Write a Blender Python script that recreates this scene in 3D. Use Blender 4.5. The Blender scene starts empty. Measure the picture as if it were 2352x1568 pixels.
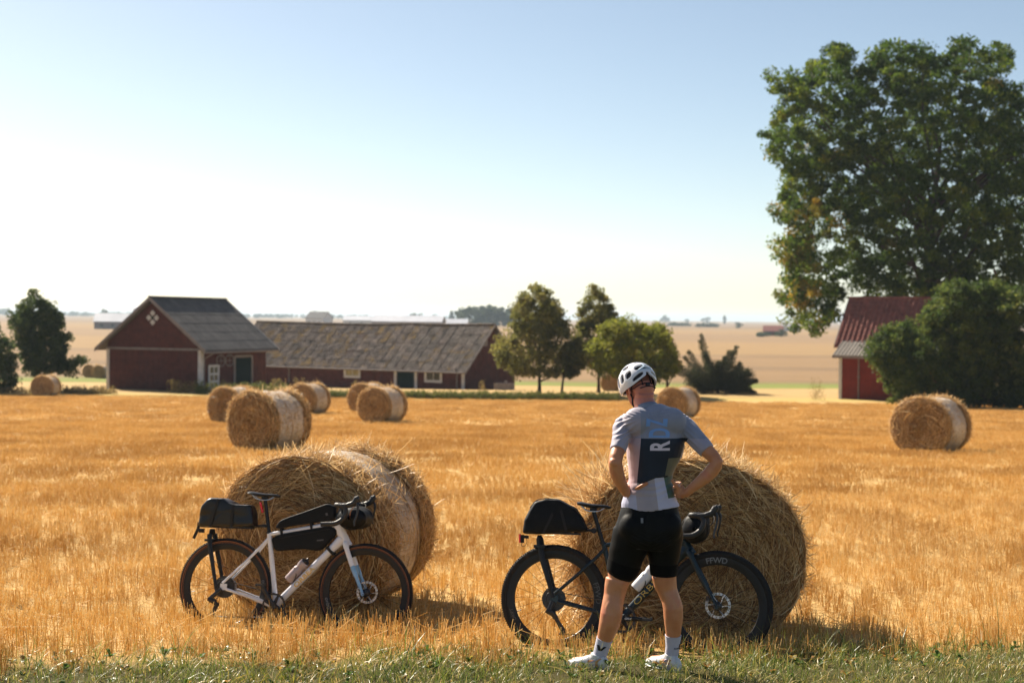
import bpy, bmesh, math, random
import numpy as np
from mathutils import Vector, Matrix, Quaternion, noise
from mathutils.bvhtree import BVHTree

R = math.radians
sc = bpy.context.scene
COL = sc.collection

# ------------------------------------------------------------------ camera
CAM = Vector((0.0, 0.0, 2.0))
FOC = 50.0
FD = 2352 * FOC / 36.0            # focal length in pixels of a 2352 px wide picture
PITCH = math.atan(53.0 / FD)
ROLL = R(0.60)
cam_data = bpy.data.cameras.new("camera")
cam_data.lens = FOC
cam_data.sensor_width = 36.0
cam_data.clip_start = 0.1
cam_data.clip_end = 20000.0
cam = bpy.data.objects.new("camera", cam_data)
COL.objects.link(cam)
CAM_R = Matrix.Rotation(R(90) - PITCH, 3, 'X') @ Matrix.Rotation(ROLL, 3, 'Z')
cam.matrix_world = Matrix.Translation(CAM) @ CAM_R.to_4x4()
cam_data.dof.use_dof = True
cam_data.dof.focus_distance = 8.25
cam_data.dof.aperture_fstop = 3.1
sc.camera = cam

# ------------------------------------------------------------------ sky and sun
SUN_AZ = R(-41.0)                 # left of the view direction
SUN_EL = R(40.0)
world = bpy.data.worlds.new("World")
sc.world = world
world.use_nodes = True
wn = world.node_tree
wn.nodes.clear()
sky = wn.nodes.new("ShaderNodeTexSky")
sky.sky_type = 'NISHITA'
sky.sun_disc = False
sky.sun_elevation = SUN_EL
sky.sun_rotation = SUN_AZ
sky.altitude = 50.0
sky.air_density = 0.70
sky.dust_density = 0.55
sky.ozone_density = 0.4
bg = wn.nodes.new("ShaderNodeBackground")
bg.inputs["Strength"].default_value = 0.066
wo = wn.nodes.new("ShaderNodeOutputWorld")
tint = wn.nodes.new("ShaderNodeMix")            # the photograph's warm white balance
tint.data_type = 'RGBA'
tint.blend_type = 'MULTIPLY'
tint.inputs[0].default_value = 1.0
tint.inputs[7].default_value = (1.06, 1.0, 0.88, 1.0)
wn.links.new(sky.outputs[0], tint.inputs[6])
wn.links.new(tint.outputs[2], bg.inputs[0])
wn.links.new(bg.outputs[0], wo.inputs[0])

sun_data = bpy.data.lights.new("sun", 'SUN')
sun_data.energy = 5.0
sun_data.angle = R(0.55)
sun_data.color = (1.0, 0.90, 0.74)
sun = bpy.data.objects.new("sun", sun_data)
COL.objects.link(sun)
SUNV = Vector((math.sin(SUN_AZ) * math.cos(SUN_EL), math.cos(SUN_AZ) * math.cos(SUN_EL), math.sin(SUN_EL)))
sun.rotation_euler = (-SUNV).to_track_quat('-Z', 'Y').to_euler()
sun.location = (-30, 30, 40)

sc.view_settings.view_transform = 'Standard'
sc.view_settings.look = 'None'
sc.view_settings.exposure = 1.16
sc.view_settings.gamma = 1.0
sc.view_settings.use_curve_mapping = False
sc.render.engine = 'CYCLES'
sc.cycles.max_bounces = 6
sc.cycles.diffuse_bounces = 3
sc.cycles.glossy_bounces = 3
sc.cycles.transmission_bounces = 4
sc.cycles.transparent_max_bounces = 6
sc.cycles.volume_bounces = 0
sc.cycles.use_denoising = True

# ------------------------------------------------------------------ helpers
def ray(px, py):
    """direction through a pixel of the 2352 x 1568 picture, scaled to y = 1"""
    d = CAM_R @ Vector(((px - 1176.0) / FD, -(py - 784.0) / FD, -1.0))
    return d / d.y

def A(px, py, d):
    return CAM + ray(px, py) * d

PROF = np.array([(-60, 1.3), (-10, 1.5), (0, 1.66), (5, 1.86), (8.2, 2.02), (9.4, 2.15), (10.7, 2.31), (14, 2.47), (20, 2.64),
                 (33, 3.08), (34.4, 3.16), (52, 3.98), (54, 4.04), (62.6, 4.33), (66, 4.45), (92, 5.40), (102, 5.45), (110, 5.55),
                 (118, 5.95), (125, 6.3), (140, 6.6), (165, 6.85), (400, 6.6), (900, 6.2), (3000, 5.0), (9000, 3.0), (16000, 2.0)], float)

def gz(x, y):
    z = 2.0 - float(np.interp(y, PROF[:, 0], PROF[:, 1]))
    if y < 120:
        z += 0.03 * noise.noise(Vector((x * 0.35, y * 0.35, 3.1))) * min(1.0, max(0.0, (y - 3) / 4.0))
    return z

def G(px, py_guess, d):
    """ground point under the pixel column px at depth d"""
    p = A(px, py_guess, d)
    return Vector((p.x, p.y, gz(p.x, p.y)))

def tag(o, label=None, cat=None, group=None, kind=None):
    if label: o["label"] = label
    if cat: o["category"] = cat
    if group: o["group"] = group
    if kind: o["kind"] = kind
    return o

def empty(name, loc=(0, 0, 0), rot=(0, 0, 0)):
    o = bpy.data.objects.new(name, None)
    o.empty_display_size = 0.2
    COL.objects.link(o)
    o.location = loc
    o.rotation_euler = rot
    return o

def link(name, me, mat=None, parent=None):
    o = bpy.data.objects.new(name, me)
    COL.objects.link(o)
    if mat is not None:
        me.materials.clear()
        for m in (mat if isinstance(mat, (list, tuple)) else [mat]):
            me.materials.append(m)
    if parent is not None:
        o.parent = parent
    return o

def copy_tree(o, parent=None):
    c = o.copy()
    COL.objects.link(c)
    c.parent = parent
    for ch in list(o.children):
        copy_tree(ch, c)
    return c

def np_mesh(name, V, F, smooth=False, attr=None):
    """V (n,3), F (m,k) arrays -> mesh; attr: dict name -> per-vertex float array"""
    V = np.asarray(V, np.float32)
    F = np.asarray(F, np.int32)
    me = bpy.data.meshes.new(name)
    me.vertices.add(len(V))
    me.vertices.foreach_set("co", V.ravel())
    k = F.shape[1]
    me.loops.add(F.size)
    me.loops.foreach_set("vertex_index", F.ravel())
    me.polygons.add(len(F))
    me.polygons.foreach_set("loop_start", np.arange(0, F.size, k, dtype=np.int32))
    me.polygons.foreach_set("loop_total", np.full(len(F), k, np.int32))
    me.polygons.foreach_set("use_smooth", np.full(len(F), smooth, bool))
    me.update(calc_edges=True)
    if attr:
        for an, av in attr.items():
            a = me.attributes.new(an, 'FLOAT', 'POINT')
            a.data.foreach_set("value", np.asarray(av, np.float32))
    return me

class MB:
    """collects shapes; build() links them as one mesh object"""
    def __init__(s):
        s.v = []; s.f = []; s.mi = []
        s.M = Matrix.Identity(4)
    def add(s, vs, fs, mi=0):
        b = len(s.v)
        s.v += [tuple(s.M @ Vector(p)) for p in vs]
        s.f += [tuple(b + i for i in f) for f in fs]
        s.mi += [mi] * len(fs)
    def box(s, c, size, rot=None, mi=0):
        hx, hy, hz = size[0] / 2, size[1] / 2, size[2] / 2
        m = rot.to_matrix() if isinstance(rot, Quaternion) else (rot if rot is not None else Matrix.Identity(3))
        vs = [Vector(c) + m @ Vector((x, y, z)) for x in (-hx, hx) for y in (-hy, hy) for z in (-hz, hz)]
        s.add(vs, [(0, 1, 3, 2), (4, 6, 7, 5), (0, 4, 5, 1), (2, 3, 7, 6), (0, 2, 6, 4), (1, 5, 7, 3)], mi)
    def hexa(s, p, mi=0):
        """8 points: bottom four counter-clockwise, then the top four"""
        s.add(p, [(3, 2, 1, 0), (4, 5, 6, 7), (0, 1, 5, 4), (1, 2, 6, 5), (2, 3, 7, 6), (3, 0, 4, 7)], mi)
    def prism(s, poly, ax, depth0, depth1, bulge=0.0, inset=0.0, mi=0):
        """poly = list of (a,b); ax = 'y' puts them in x,z and extrudes along y"""
        n = len(poly)
        cx = sum(p[0] for p in poly) / n; cz = sum(p[1] for p in poly) / n
        def P(a, b, d): return (a, d, b) if ax == 'y' else ((d, a, b) if ax == 'x' else (a, b, d))
        def shr(k): return [(cx + (p[0] - cx) * k, cz + (p[1] - cz) * k) for p in poly]
        rings = []
        if inset > 0:
            dd = depth1 - depth0
            seq = [(1 - inset, depth0), (1 - inset * .3, depth0 + dd * .08), (1, depth0 + dd * .25), (1, depth0 + dd * .75), (1 - inset * .3, depth0 + dd * .92), (1 - inset, depth1)]
        else:
            seq = [(1, depth0), (1, depth1)]
        vs = []
        for k, d in seq:
            vs += [P(a, b, d) for a, b in shr(k)]
        fs = [tuple(range(n))]
        for r in range(len(seq) - 1):
            for i in range(n):
                j = (i + 1) % n
                fs.append((r * n + i, r * n + j, (r + 1) * n + j, (r + 1) * n + i)[::-1])
        fs.append(tuple((len(seq) - 1) * n + i for i in range(n))[::-1])
        s.add(vs, fs, mi)
    def tube(s, pts, rad, n=10, flat=None, hint=None, cap=True, closed=False, mi=0):
        """pts path; rad number or list (number or (a,b)); hint = direction of the 'a' axis"""
        pts = [Vector(p) for p in pts]
        m = len(pts)
        if not isinstance(rad, (list, tuple)) or (isinstance(rad, tuple) and len(rad) == 2 and m != 2):
            rad = [rad] * m
        vs = []; prev = None
        for i, p in enumerate(pts):
            if closed: t = pts[(i + 1) % m] - pts[i - 1]
            elif i == 0: t = pts[1] - pts[0]
            elif i == m - 1: t = pts[-1] - pts[-2]
            else: t = (pts[i + 1] - p).normalized() + (p - pts[i - 1]).normalized()
            t.normalize()
            if hint is not None: a = Vector(hint) - t * t.dot(Vector(hint))
            elif prev is not None: a = prev - t * t.dot(prev)
            else:
                h = Vector((0, 0, 1)) if abs(t.z) < 0.9 else Vector((1, 0, 0))
                a = h - t * t.dot(h)
            if a.length < 1e-6: a = Vector((0, 1, 0))
            a.normalize(); prev = a
            b = t.cross(a)
            r = rad[i]
            ra, rb = r if isinstance(r, (tuple, list)) else (r, r)
            for k in range(n):
                th = 2 * math.pi * k / n
                vs.append(p + a * (ra * math.cos(th)) + b * (rb * math.sin(th)))
        fs = []
        for i in range(m if closed else m - 1):
            i2 = (i + 1) % m
            for k in range(n):
                k2 = (k + 1) % n
                fs.append((i * n + k, i * n + k2, i2 * n + k2, i2 * n + k))
        if cap and not closed:
            fs.append(tuple(range(n))[::-1]); fs.append(tuple((m - 1) * n + k for k in range(n)))
        s.add(vs, fs, mi)
    def lathe(s, prof, n=48, c=(0, 0, 0), closed=True, mi=0):
        """profile of (radius, offset along local y), turned about the y axis (wheel axis)"""
        c = Vector(c); m = len(prof); vs = []
        for i in range(n):
            th = 2 * math.pi * i / n
            for r, o in prof:
                vs.append(c + Vector((r * math.cos(th), o, r * math.sin(th))))
        fs = []
        for i in range(n):
            i2 = (i + 1) % n
            for k in range(m if closed else m - 1):
                k2 = (k + 1) % m
                fs.append((i * m + k, i2 * m + k, i2 * m + k2, i * m + k2))
        s.add(vs, fs, mi)
    def build(s, name, mat, parent=None, smooth=True, angle=40):
        me = bpy.data.meshes.new(name)
        me.from_pydata(s.v, [], s.f)
        bm = bmesh.new(); bm.from_mesh(me)
        bmesh.ops.recalc_face_normals(bm, faces=bm.faces)
        bm.to_mesh(me); bm.free()
        o = link(name, me, mat, parent)
        if isinstance(mat, (list, tuple)):
            me.polygons.foreach_set("material_index", np.array(s.mi, np.int32))
        if smooth:
            me.polygons.foreach_set("use_smooth", np.ones(len(me.polygons), bool))
            me.set_sharp_from_angle(angle=R(angle))
        me.update()
        return o

# ------------------------------------------------------------------ materials
def new_mat(name):
    m = bpy.data.materials.new(name)
    m.use_nodes = True
    nt = m.node_tree
    nt.nodes.clear()
    out = nt.nodes.new("ShaderNodeOutputMaterial")
    return m, nt, out

def N(nt, kind, **kw):
    n = nt.nodes.new(kind)
    for k, v in kw.items():
        if k.startswith("i_"):
            key = k[2:]
            key = int(key) if key.isdigit() else key.replace("_", " ")
            n.inputs[key].default_value = v
        else:
            setattr(n, k, v)
    return n

def ramp(nt, fac, stops, interp='LINEAR'):
    n = nt.nodes.new("ShaderNodeValToRGB")
    n.color_ramp.interpolation = interp
    els = n.color_ramp.elements
    while len(els) > 1: els.remove(els[-1])
    els[0].position = stops[0][0]; els[0].color = (*stops[0][1], 1)
    for p, c in stops[1:]:
        e = els.new(p); e.color = (*c, 1)
    nt.links.new(fac, n.inputs[0])
    return n.outputs[0]

def mixc(nt, fac, a, b, mode='MIX'):
    n = nt.nodes.new("ShaderNodeMix"); n.data_type = 'RGBA'; n.blend_type = mode
    for sock, val in ((n.inputs[0], fac), (n.inputs[6], a), (n.inputs[7], b)):
        if hasattr(val, "links"): nt.links.new(val, sock)
        else: sock.default_value = val if not isinstance(val, tuple) or len(val) == 4 else (*val, 1)
    return n.outputs[2]

def math_(nt, op, a, b=0.0, clamp=False):
    n = nt.nodes.new("ShaderNodeMath"); n.operation = op; n.use_clamp = clamp
    for i, v in enumerate((a, b)):
        if hasattr(v, "links"): nt.links.new(v, n.inputs[i])
        else: n.inputs[i].default_value = v
    return n.outputs[0]

def pbr(name, col, rough=0.5, metal=0.0, var=0.12, scale=8.0, bump=0.0, bscale=60.0, spec=0.5, coat=0.0, sheen=0.0, sss=0.0, dirt=None):
    """plain material with a little noise in colour, roughness and relief"""
    m, nt, out = new_mat(name)
    b = N(nt, "ShaderNodeBsdfPrincipled")
    tc = N(nt, "ShaderNodeTexCoord")
    nz = N(nt, "ShaderNodeTexNoise", i_Scale=scale, i_Detail=5.0, i_Roughness=0.6)
    nt.links.new(tc.outputs["Object"], nz.inputs["Vector"])
    lo = tuple(max(0, c * (1 - var)) for c in col); hi = tuple(min(1, c * (1 + var)) for c in col)
    c = ramp(nt, nz.outputs[0], [(0.3, lo), (0.7, hi)])
    if dirt:
        n2 = N(nt, "ShaderNodeTexNoise", i_Scale=scale * 3.1, i_Detail=6.0, i_Roughness=0.7)
        nt.links.new(tc.outputs["Object"], n2.inputs["Vector"])
        f = ramp(nt, n2.outputs[0], [(0.52, (0, 0, 0)), (0.68, (dirt[3],) * 3)])
        c = mixc(nt, f, c, dirt[:3])
    nt.links.new(c, b.inputs["Base Color"])
    rr = math_(nt, 'MULTIPLY_ADD', nz.outputs[0], 0.25)
    rr.node.inputs[2].default_value = max(0.02, rough - 0.12)
    nt.links.new(rr, b.inputs["Roughness"])
    b.inputs["Metallic"].default_value = metal
    b.inputs["Specular IOR Level"].default_value = spec
    b.inputs["Coat Weight"].default_value = coat
    b.inputs["Coat Roughness"].default_value = 0.08
    b.inputs["Sheen Weight"].default_value = sheen
    if sss:
        b.inputs["Subsurface Weight"].default_value = sss
        b.inputs["Subsurface Radius"].default_value = (0.012, 0.005, 0.003)
        b.inputs["Subsurface Scale"].default_value = 1.0
    if bump:
        bn = N(nt, "ShaderNodeTexNoise", i_Scale=bscale, i_Detail=4.0)
        nt.links.new(tc.outputs["Object"], bn.inputs["Vector"])
        bp = N(nt, "ShaderNodeBump", i_Strength=bump, i_Distance=0.01)
        nt.links.new(bn.outputs[0], bp.inputs["Height"])
        nt.links.new(bp.outputs[0], b.inputs["Normal"])
    nt.links.new(b.outputs[0], out.inputs[0])
    return m

def leafy(name, stops, trans=0.45, rough=0.5, attr="rnd", patch=None, patch_scale=0.2, spec=0.3):
    """thin blade / leaf / straw material: colour by a per-piece random value, light shining through"""
    m, nt, out = new_mat(name)
    at = N(nt, "ShaderNodeAttribute", attribute_name=attr)
    c = ramp(nt, at.outputs["Fac"], stops)
    if patch:
        geo = N(nt, "ShaderNodeNewGeometry")
        nz = N(nt, "ShaderNodeTexNoise", i_Scale=patch_scale, i_Detail=3.0)
        nt.links.new(geo.outputs["Position"], nz.inputs["Vector"])
        f = ramp(nt, nz.outputs[0], [(0.42, (0, 0, 0)), (0.62, (1, 1, 1))])
        c = mixc(nt, f, c, mixc(nt, 1.0, c, patch, 'MULTIPLY'))
    b = N(nt, "ShaderNodeBsdfPrincipled", i_Roughness=rough)
    b.inputs["Specular IOR Level"].default_value = spec
    nt.links.new(c, b.inputs["Base Color"])
    t = N(nt, "ShaderNodeBsdfTranslucent")
    nt.links.new(c, t.inputs[0])
    mx = N(nt, "ShaderNodeMixShader", i_0=trans)
    nt.links.new(b.outputs[0], mx.inputs[1]); nt.links.new(t.outputs[0], mx.inputs[2])
    nt.links.new(mx.outputs[0], out.inputs[0])
    return m

# ------------------------------------------------------------------ ground
rng = np.random.default_rng(7)

def ground_mat():
    m, nt, out = new_mat("ground_fields")
    geo = N(nt, "ShaderNodeNewGeometry")
    sep = N(nt, "ShaderNodeSeparateXYZ")
    nt.links.new(geo.outputs["Position"], sep.inputs[0])
    n1 = N(nt, "ShaderNodeTexNoise", i_Scale=0.02, i_Detail=4.0)
    nt.links.new(geo.outputs["Position"], n1.inputs["Vector"])
    y = math_(nt, 'ADD', sep.outputs[1], math_(nt, 'MULTIPLY', sep.outputs[0], -0.06))
    wob = math_(nt, 'MULTIPLY', math_(nt, 'SUBTRACT', n1.outputs[0], 0.5), 0.16)
    y = math_(nt, 'MULTIPLY', y, math_(nt, 'ADD', wob, 1.0))
    t = math_(nt, 'DIVIDE', math_(nt, 'LOGARITHM', math_(nt, 'MAXIMUM', y, 1.0), 10.0), 4.2)
    def L(v): return math.log10(v) / 4.2
    soil = (0.54, 0.36, 0.155); field = (0.58, 0.39, 0.175); pale = (0.46, 0.32, 0.15); green = (0.20, 0.23, 0.06)
    tan = (0.27, 0.178, 0.10); brown = (0.215, 0.145, 0.088); gold = (0.31, 0.205, 0.105); pink = (0.27, 0.182, 0.108); far = (0.25, 0.18, 0.122)
    st = [(0.0, soil), (L(30), soil), (L(60), field), (L(93), field), (L(95), (0.34, 0.30, 0.10)), (L(97), (0.5, 0.38, 0.14)), (L(99), pale), (L(136), pale),
          (L(139), green), (L(150), green), (L(153), brown), (L(162), tan), (L(188), tan), (L(196), brown), (L(205), brown), (L(212), tan), (L(262), tan),
          (L(275), brown), (L(290), gold), (L(420), gold), (L(450), pink), (L(640), pink), (L(700), gold), (L(1000), (0.28, 0.195, 0.115)),
          (L(1200), brown), (L(1300), far), (L(2200), (0.24, 0.17, 0.11)), (L(2600), far), (L(9000), (0.32, 0.27, 0.21))]
    c = ramp(nt, t, st)
    mp = N(nt, "ShaderNodeMapping"); mp.inputs["Scale"].default_value = (0.25, 2.2, 1)
    nt.links.new(geo.outputs["Position"], mp.inputs[0])
    n2 = N(nt, "ShaderNodeTexNoise", i_Scale=0.35, i_Detail=8.0, i_Roughness=0.7)
    nt.links.new(mp.outputs[0], n2.inputs["Vector"])
    c = mixc(nt, 0.75, c, ramp(nt, n2.outputs[0], [(0.3, (0.72, 0.70, 0.66)), (0.7, (1.22, 1.22, 1.18))]), 'MULTIPLY')
    n3 = N(nt, "ShaderNodeTexNoise", i_Scale=22.0, i_Detail=6.0, i_Roughness=0.8)
    nt.links.new(geo.outputs["Position"], n3.inputs["Vector"])
    c = mixc(nt, 0.8, c, ramp(nt, n3.outputs[0], [(0.3, (0.6, 0.58, 0.55)), (0.65, (1.15, 1.12, 1.05))]), 'MULTIPLY')
    vd = math_(nt, 'SUBTRACT', math_(nt, 'ADD', 8.6, math_(nt, 'MULTIPLY', sep.outputs[0], 0.19)), sep.outputs[1])
    c = mixc(nt, math_(nt, 'MULTIPLY_ADD', vd, 2.5, True), c, (0.085, 0.072, 0.028, 1))
    b = N(nt, "ShaderNodeBsdfPrincipled", i_Roughness=0.95)
    b.inputs["Specular IOR Level"].default_value = 0.1
    nt.links.new(c, b.inputs["Base Color"])
    bp = N(nt, "ShaderNodeBump", i_Strength=0.6, i_Distance=0.04)
    nt.links.new(n3.outputs[0], bp.inputs["Height"])
    nt.links.new(bp.outputs[0], b.inputs["Normal"])
    nt.links.new(b.outputs[0], out.inputs[0])
    return m

ys = np.concatenate([np.arange(-60, 3, 3.0), np.arange(3, 16, 0.25), np.arange(16, 40, 0.8), np.arange(40, 170, 2.0), np.geomspace(170, 16000, 60)])
us = np.linspace(-1, 1, 121)
GV = []
for y in ys:
    w = 45 + max(0, y) * 0.9
    for u in us:
        GV.append((u * w, y, gz(u * w, y)))
nu = len(us)
GF = [(j * nu + i, j * nu + i + 1, (j + 1) * nu + i + 1, (j + 1) * nu + i) for j in range(len(ys) - 1) for i in range(nu - 1)]
ground = link("ground", np_mesh("ground", GV, GF, smooth=True), ground_mat())
tag(ground, kind="structure")

# ------------------------------------------------------------------ scattered stubble, straw and grass
def scatter(name, pts, rz, scl, protos, mat, tilt=0.12):
    """one object: geometry nodes put a random prototype clump on every point"""
    coll = bpy.data.collections.new(name + "_clumps")
    for i, me in enumerate(protos):
        o = bpy.data.objects.new(f"{name}_clump", me)
        me.materials.append(mat)
        coll.objects.link(o)
    me = bpy.data.meshes.new(name)
    me.vertices.add(len(pts))
    me.vertices.foreach_set("co", np.asarray(pts, np.float32).ravel())
    a = me.attributes.new("rot", 'FLOAT_VECTOR', 'POINT')
    rot = np.zeros((len(pts), 3), np.float32)
    rot[:, 0] = rng.normal(0, tilt, len(pts)); rot[:, 1] = rng.normal(0, tilt, len(pts)); rot[:, 2] = rz
    a.data.foreach_set("vector", rot.ravel())
    a = me.attributes.new("scl", 'FLOAT_VECTOR', 'POINT')
    s = np.asarray(scl, np.float32)
    if s.ndim == 1: s = np.stack([s, s, s], 1)
    a.data.foreach_set("vector", s.ravel())
    a = me.attributes.new("idx", 'INT', 'POINT')
    a.data.foreach_set("value", rng.integers(0, len(protos), len(pts)).astype(np.int32))
    o = link(name, me)
    ng = bpy.data.node_groups.new(name, 'GeometryNodeTree')
    ng.interface.new_socket("Geometry", in_out='INPUT', socket_type='NodeSocketGeometry')
    ng.interface.new_socket("Geometry", in_out='OUTPUT', socket_type='NodeSocketGeometry')
    gi = ng.nodes.new("NodeGroupInput"); go = ng.nodes.new("NodeGroupOutput")
    ip = ng.nodes.new("GeometryNodeInstanceOnPoints")
    ci = ng.nodes.new("GeometryNodeCollectionInfo")
    ci.inputs["Collection"].default_value = coll
    ci.inputs["Separate Children"].default_value = True
    ci.inputs["Reset Children"].default_value = True
    def named(n, t):
        x = ng.nodes.new("GeometryNodeInputNamedAttribute"); x.data_type = t
        x.inputs["Name"].default_value = n
        return [q for q in x.outputs if q.enabled and q.name == "Attribute"][0]
    ng.links.new(gi.outputs[0], ip.inputs["Points"])
    ng.links.new(ci.outputs[0], ip.inputs["Instance"])
    ip.inputs["Pick Instance"].default_value = True
    ng.links.new(named("idx", 'INT'), ip.inputs["Instance Index"])
    ng.links.new(named("rot", 'FLOAT_VECTOR'), ip.inputs["Rotation"])
    ng.links.new(named("scl", 'FLOAT_VECTOR'), ip.inputs["Scale"])
    ng.links.new(ip.outputs[0], go.inputs[0])
    md = o.modifiers.new("scatter", 'NODES')
    md.node_group = ng
    return o

def prisms(base, top, w, rnd, sides=3):
    """thin tapering stalks from base to top"""
    n = len(base)
    t = top - base
    t /= np.linalg.norm(t, axis=1, keepdims=True) + 1e-9
    h = np.where(np.abs(t[:, 2:3]) < 0.9, [[0, 0, 1.0]], [[1.0, 0, 0]])
    a = np.cross(t, h); a /= np.linalg.norm(a, axis=1, keepdims=True)
    b = np.cross(t, a)
    V = np.zeros((n, 2 * sides, 3))
    for k in range(sides):
        th = 2 * math.pi * k / sides
        d = (a * math.cos(th) + b * math.sin(th)) * w[:, None]
        V[:, k] = base + d; V[:, sides + k] = top + d * 0.85
    idx = np.arange(n)[:, None, None] * 2 * sides
    f = np.array([[k, (k + 1) % sides, sides + (k + 1) % sides, sides + k] for k in range(sides)])
    F = (idx + f[None]).reshape(-1, 4)
    return V.reshape(-1, 3), F, np.repeat(rnd, 2 * sides)

def blades(P, side, w, rnd):
    """ribbons: P (n,k,3) points, side (n,3), w (n,k) half widths"""
    n, k, _ = P.shape
    V = np.stack([P - side[:, None] * w[..., None], P + side[:, None] * w[..., None]], 2).reshape(-1, 3)
    base = (np.arange(n) * 2 * k)[:, None, None]
    j = np.arange(k - 1)[None, :, None] * 2
    F = (base + j + np.array([0, 1, 3, 2])[None, None]).reshape(-1, 4)
    return V, F, np.repeat(rnd, 2 * k)

def stubble_clump(seed, half, n, hgt, w, litter):
    r = np.random.default_rng(seed)
    rows = r.integers(0, max(2, int(half * 2 / 0.115)), n)
    bx = -half + (rows + 0.5) * 0.115 + r.normal(0, 0.022, n)
    by = r.uniform(-half, half, n)
    base = np.stack([bx, by, np.full(n, -0.02)], 1)
    h = r.normal(hgt, hgt * 0.26, n).clip(hgt * 0.3, hgt * 1.7)
    lean = r.normal(0, 0.11, (n, 2))
    lean[r.random(n) < 0.07] *= 4.5
    top = base + np.stack([lean[:, 0] * h, lean[:, 1] * h, h], 1)
    V, F, A_ = prisms(base, top, r.uniform(0.7, 1.25, n) * w, r.random(n))
    m = litter
    c = np.stack([r.uniform(-half, half, m), r.uniform(-half, half, m), np.abs(r.normal(0.02, 0.03, m)) + 0.005], 1)
    an = r.uniform(0, 6.283, m); ln = r.uniform(0.04, 0.16, m)
    d = np.stack([np.cos(an) * ln, np.sin(an) * ln, r.normal(0, 0.035, m)], 1)
    V2, F2, A2 = prisms(c - d, c + d, np.full(m, w * 0.9), r.random(m))
    return np_mesh("stubble_clump", np.concatenate([V, V2]), np.concatenate([F, F2 + len(V)]), attr={"rnd": np.concatenate([A_, A2])})

straw_mat = leafy("stubble_straw", [(0.0, (0.63, 0.39, 0.125)), (0.3, (0.78, 0.54, 0.215)), (0.7, (0.85, 0.64, 0.31)), (1.0, (0.89, 0.74, 0.45))], trans=0.46, rough=0.58,
                  patch=(0.80, 0.74, 0.66, 1), patch_scale=0.45, spec=0.22)

def verge_y(x):
    """depth where the grass verge gives way to the stubble"""
    return 8.55 + 0.19 * x + 0.22 * noise.noise(Vector((x * 0.9, 0.3, 9.7))) + 0.12 * noise.noise(Vector((x * 3.1, 1.3, 2.7)))

def in_view(x, y, m=1.2):
    return abs(x) < y * 0.37 + m

def field_pts(y0, y1, step, keep=1.0, margin=1.2):
    P = []
    y = y0
    while y < y1:
        w = y * 0.37 + margin
        x = -w
        while x < w:
            xx = x + rng.uniform(-.35, .35) * step; yy = y + rng.uniform(-.35, .35) * step
            if rng.random() < keep: P.append((xx, yy, gz(xx, yy)))
            x += step
        y += step
    return P

near = [p for p in field_pts(7.4, 22, 0.26) if p[1] > verge_y(p[0]) - 0.1 + rng.normal(0, 0.10)]
protos = [stubble_clump(10 + i, 0.16, 40, 0.115, 0.0023, 5) for i in range(7)]
o = scatter("stubble_near", near, rng.normal(0, 0.12, len(near)) + 3.1416 * rng.integers(0, 2, len(near)), rng.uniform(0.75, 1.2, len(near)), protos, straw_mat, 0.05)
tag(o, "golden cut stubble close to the bicycles and large bales", "stubble", kind="stuff")
midp = field_pts(22, 52, 0.85)
protos = [stubble_clump(30 + i, 0.5, 240, 0.105, 0.0036, 30) for i in range(5)]
o = scatter("stubble_field", midp, rng.normal(0, 0.12, len(midp)), rng.uniform(0.8, 1.15, len(midp)), protos, straw_mat, 0.02)
tag(o, "golden cut stubble in the middle of the field", "stubble", kind="stuff")
farp = field_pts(52, 95, 1.6, margin=3)
protos = [stubble_clump(40 + i, 0.95, 320, 0.105, 0.007, 50) for i in range(4)]
o = scatter("stubble_far", farp, rng.normal(0, 0.12, len(farp)), rng.uniform(0.8, 1.1, len(farp)), protos, straw_mat, 0.01)
tag(o, "golden cut stubble at the far edge of the field", "stubble", kind="stuff")

# loose straw lying on the stubble
def loose(seed, n):
    r = np.random.default_rng(seed)
    c = np.stack([r.normal(0, .22, n), r.normal(0, .22, n), r.uniform(0.05, 0.15, n)], 1)
    an = r.uniform(0, 6.283, n); ln = r.uniform(0.03, 0.09, n)
    d = np.stack([np.cos(an) * ln, np.sin(an) * ln, r.normal(0, 0.05, n)], 1)
    V, F, A_ = prisms(c - d, c + d, np.full(n, 0.0018), 0.15 + 0.6 * r.random(n))
    return np_mesh("loose_straw", V, F, attr={"rnd": A_})
lp = [p for p in field_pts(8.6, 30, 0.75, keep=0.4) if p[1] > verge_y(p[0]) + 0.2]
o = scatter("loose_straw", lp, rng.uniform(0, 6.28, len(lp)), rng.uniform(0.7, 1.2, len(lp)), [loose(i, 16) for i in range(5)], straw_mat, 0.05)
tag(o, "pale loose straw lying on the stubble", "straw", kind="stuff")

# grass verge in front
grass_mat = leafy("verge_grass", [(0.0, (0.06, 0.10, 0.02)), (0.38, (0.13, 0.175, 0.033)), (0.62, (0.25, 0.26, 0.06)), (0.8, (0.46, 0.38, 0.14)), (1.0, (0.62, 0.50, 0.25))],
                  trans=0.42, rough=0.4, patch=(1.35, 1.1, 0.85, 1), patch_scale=1.3, spec=0.5)

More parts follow.
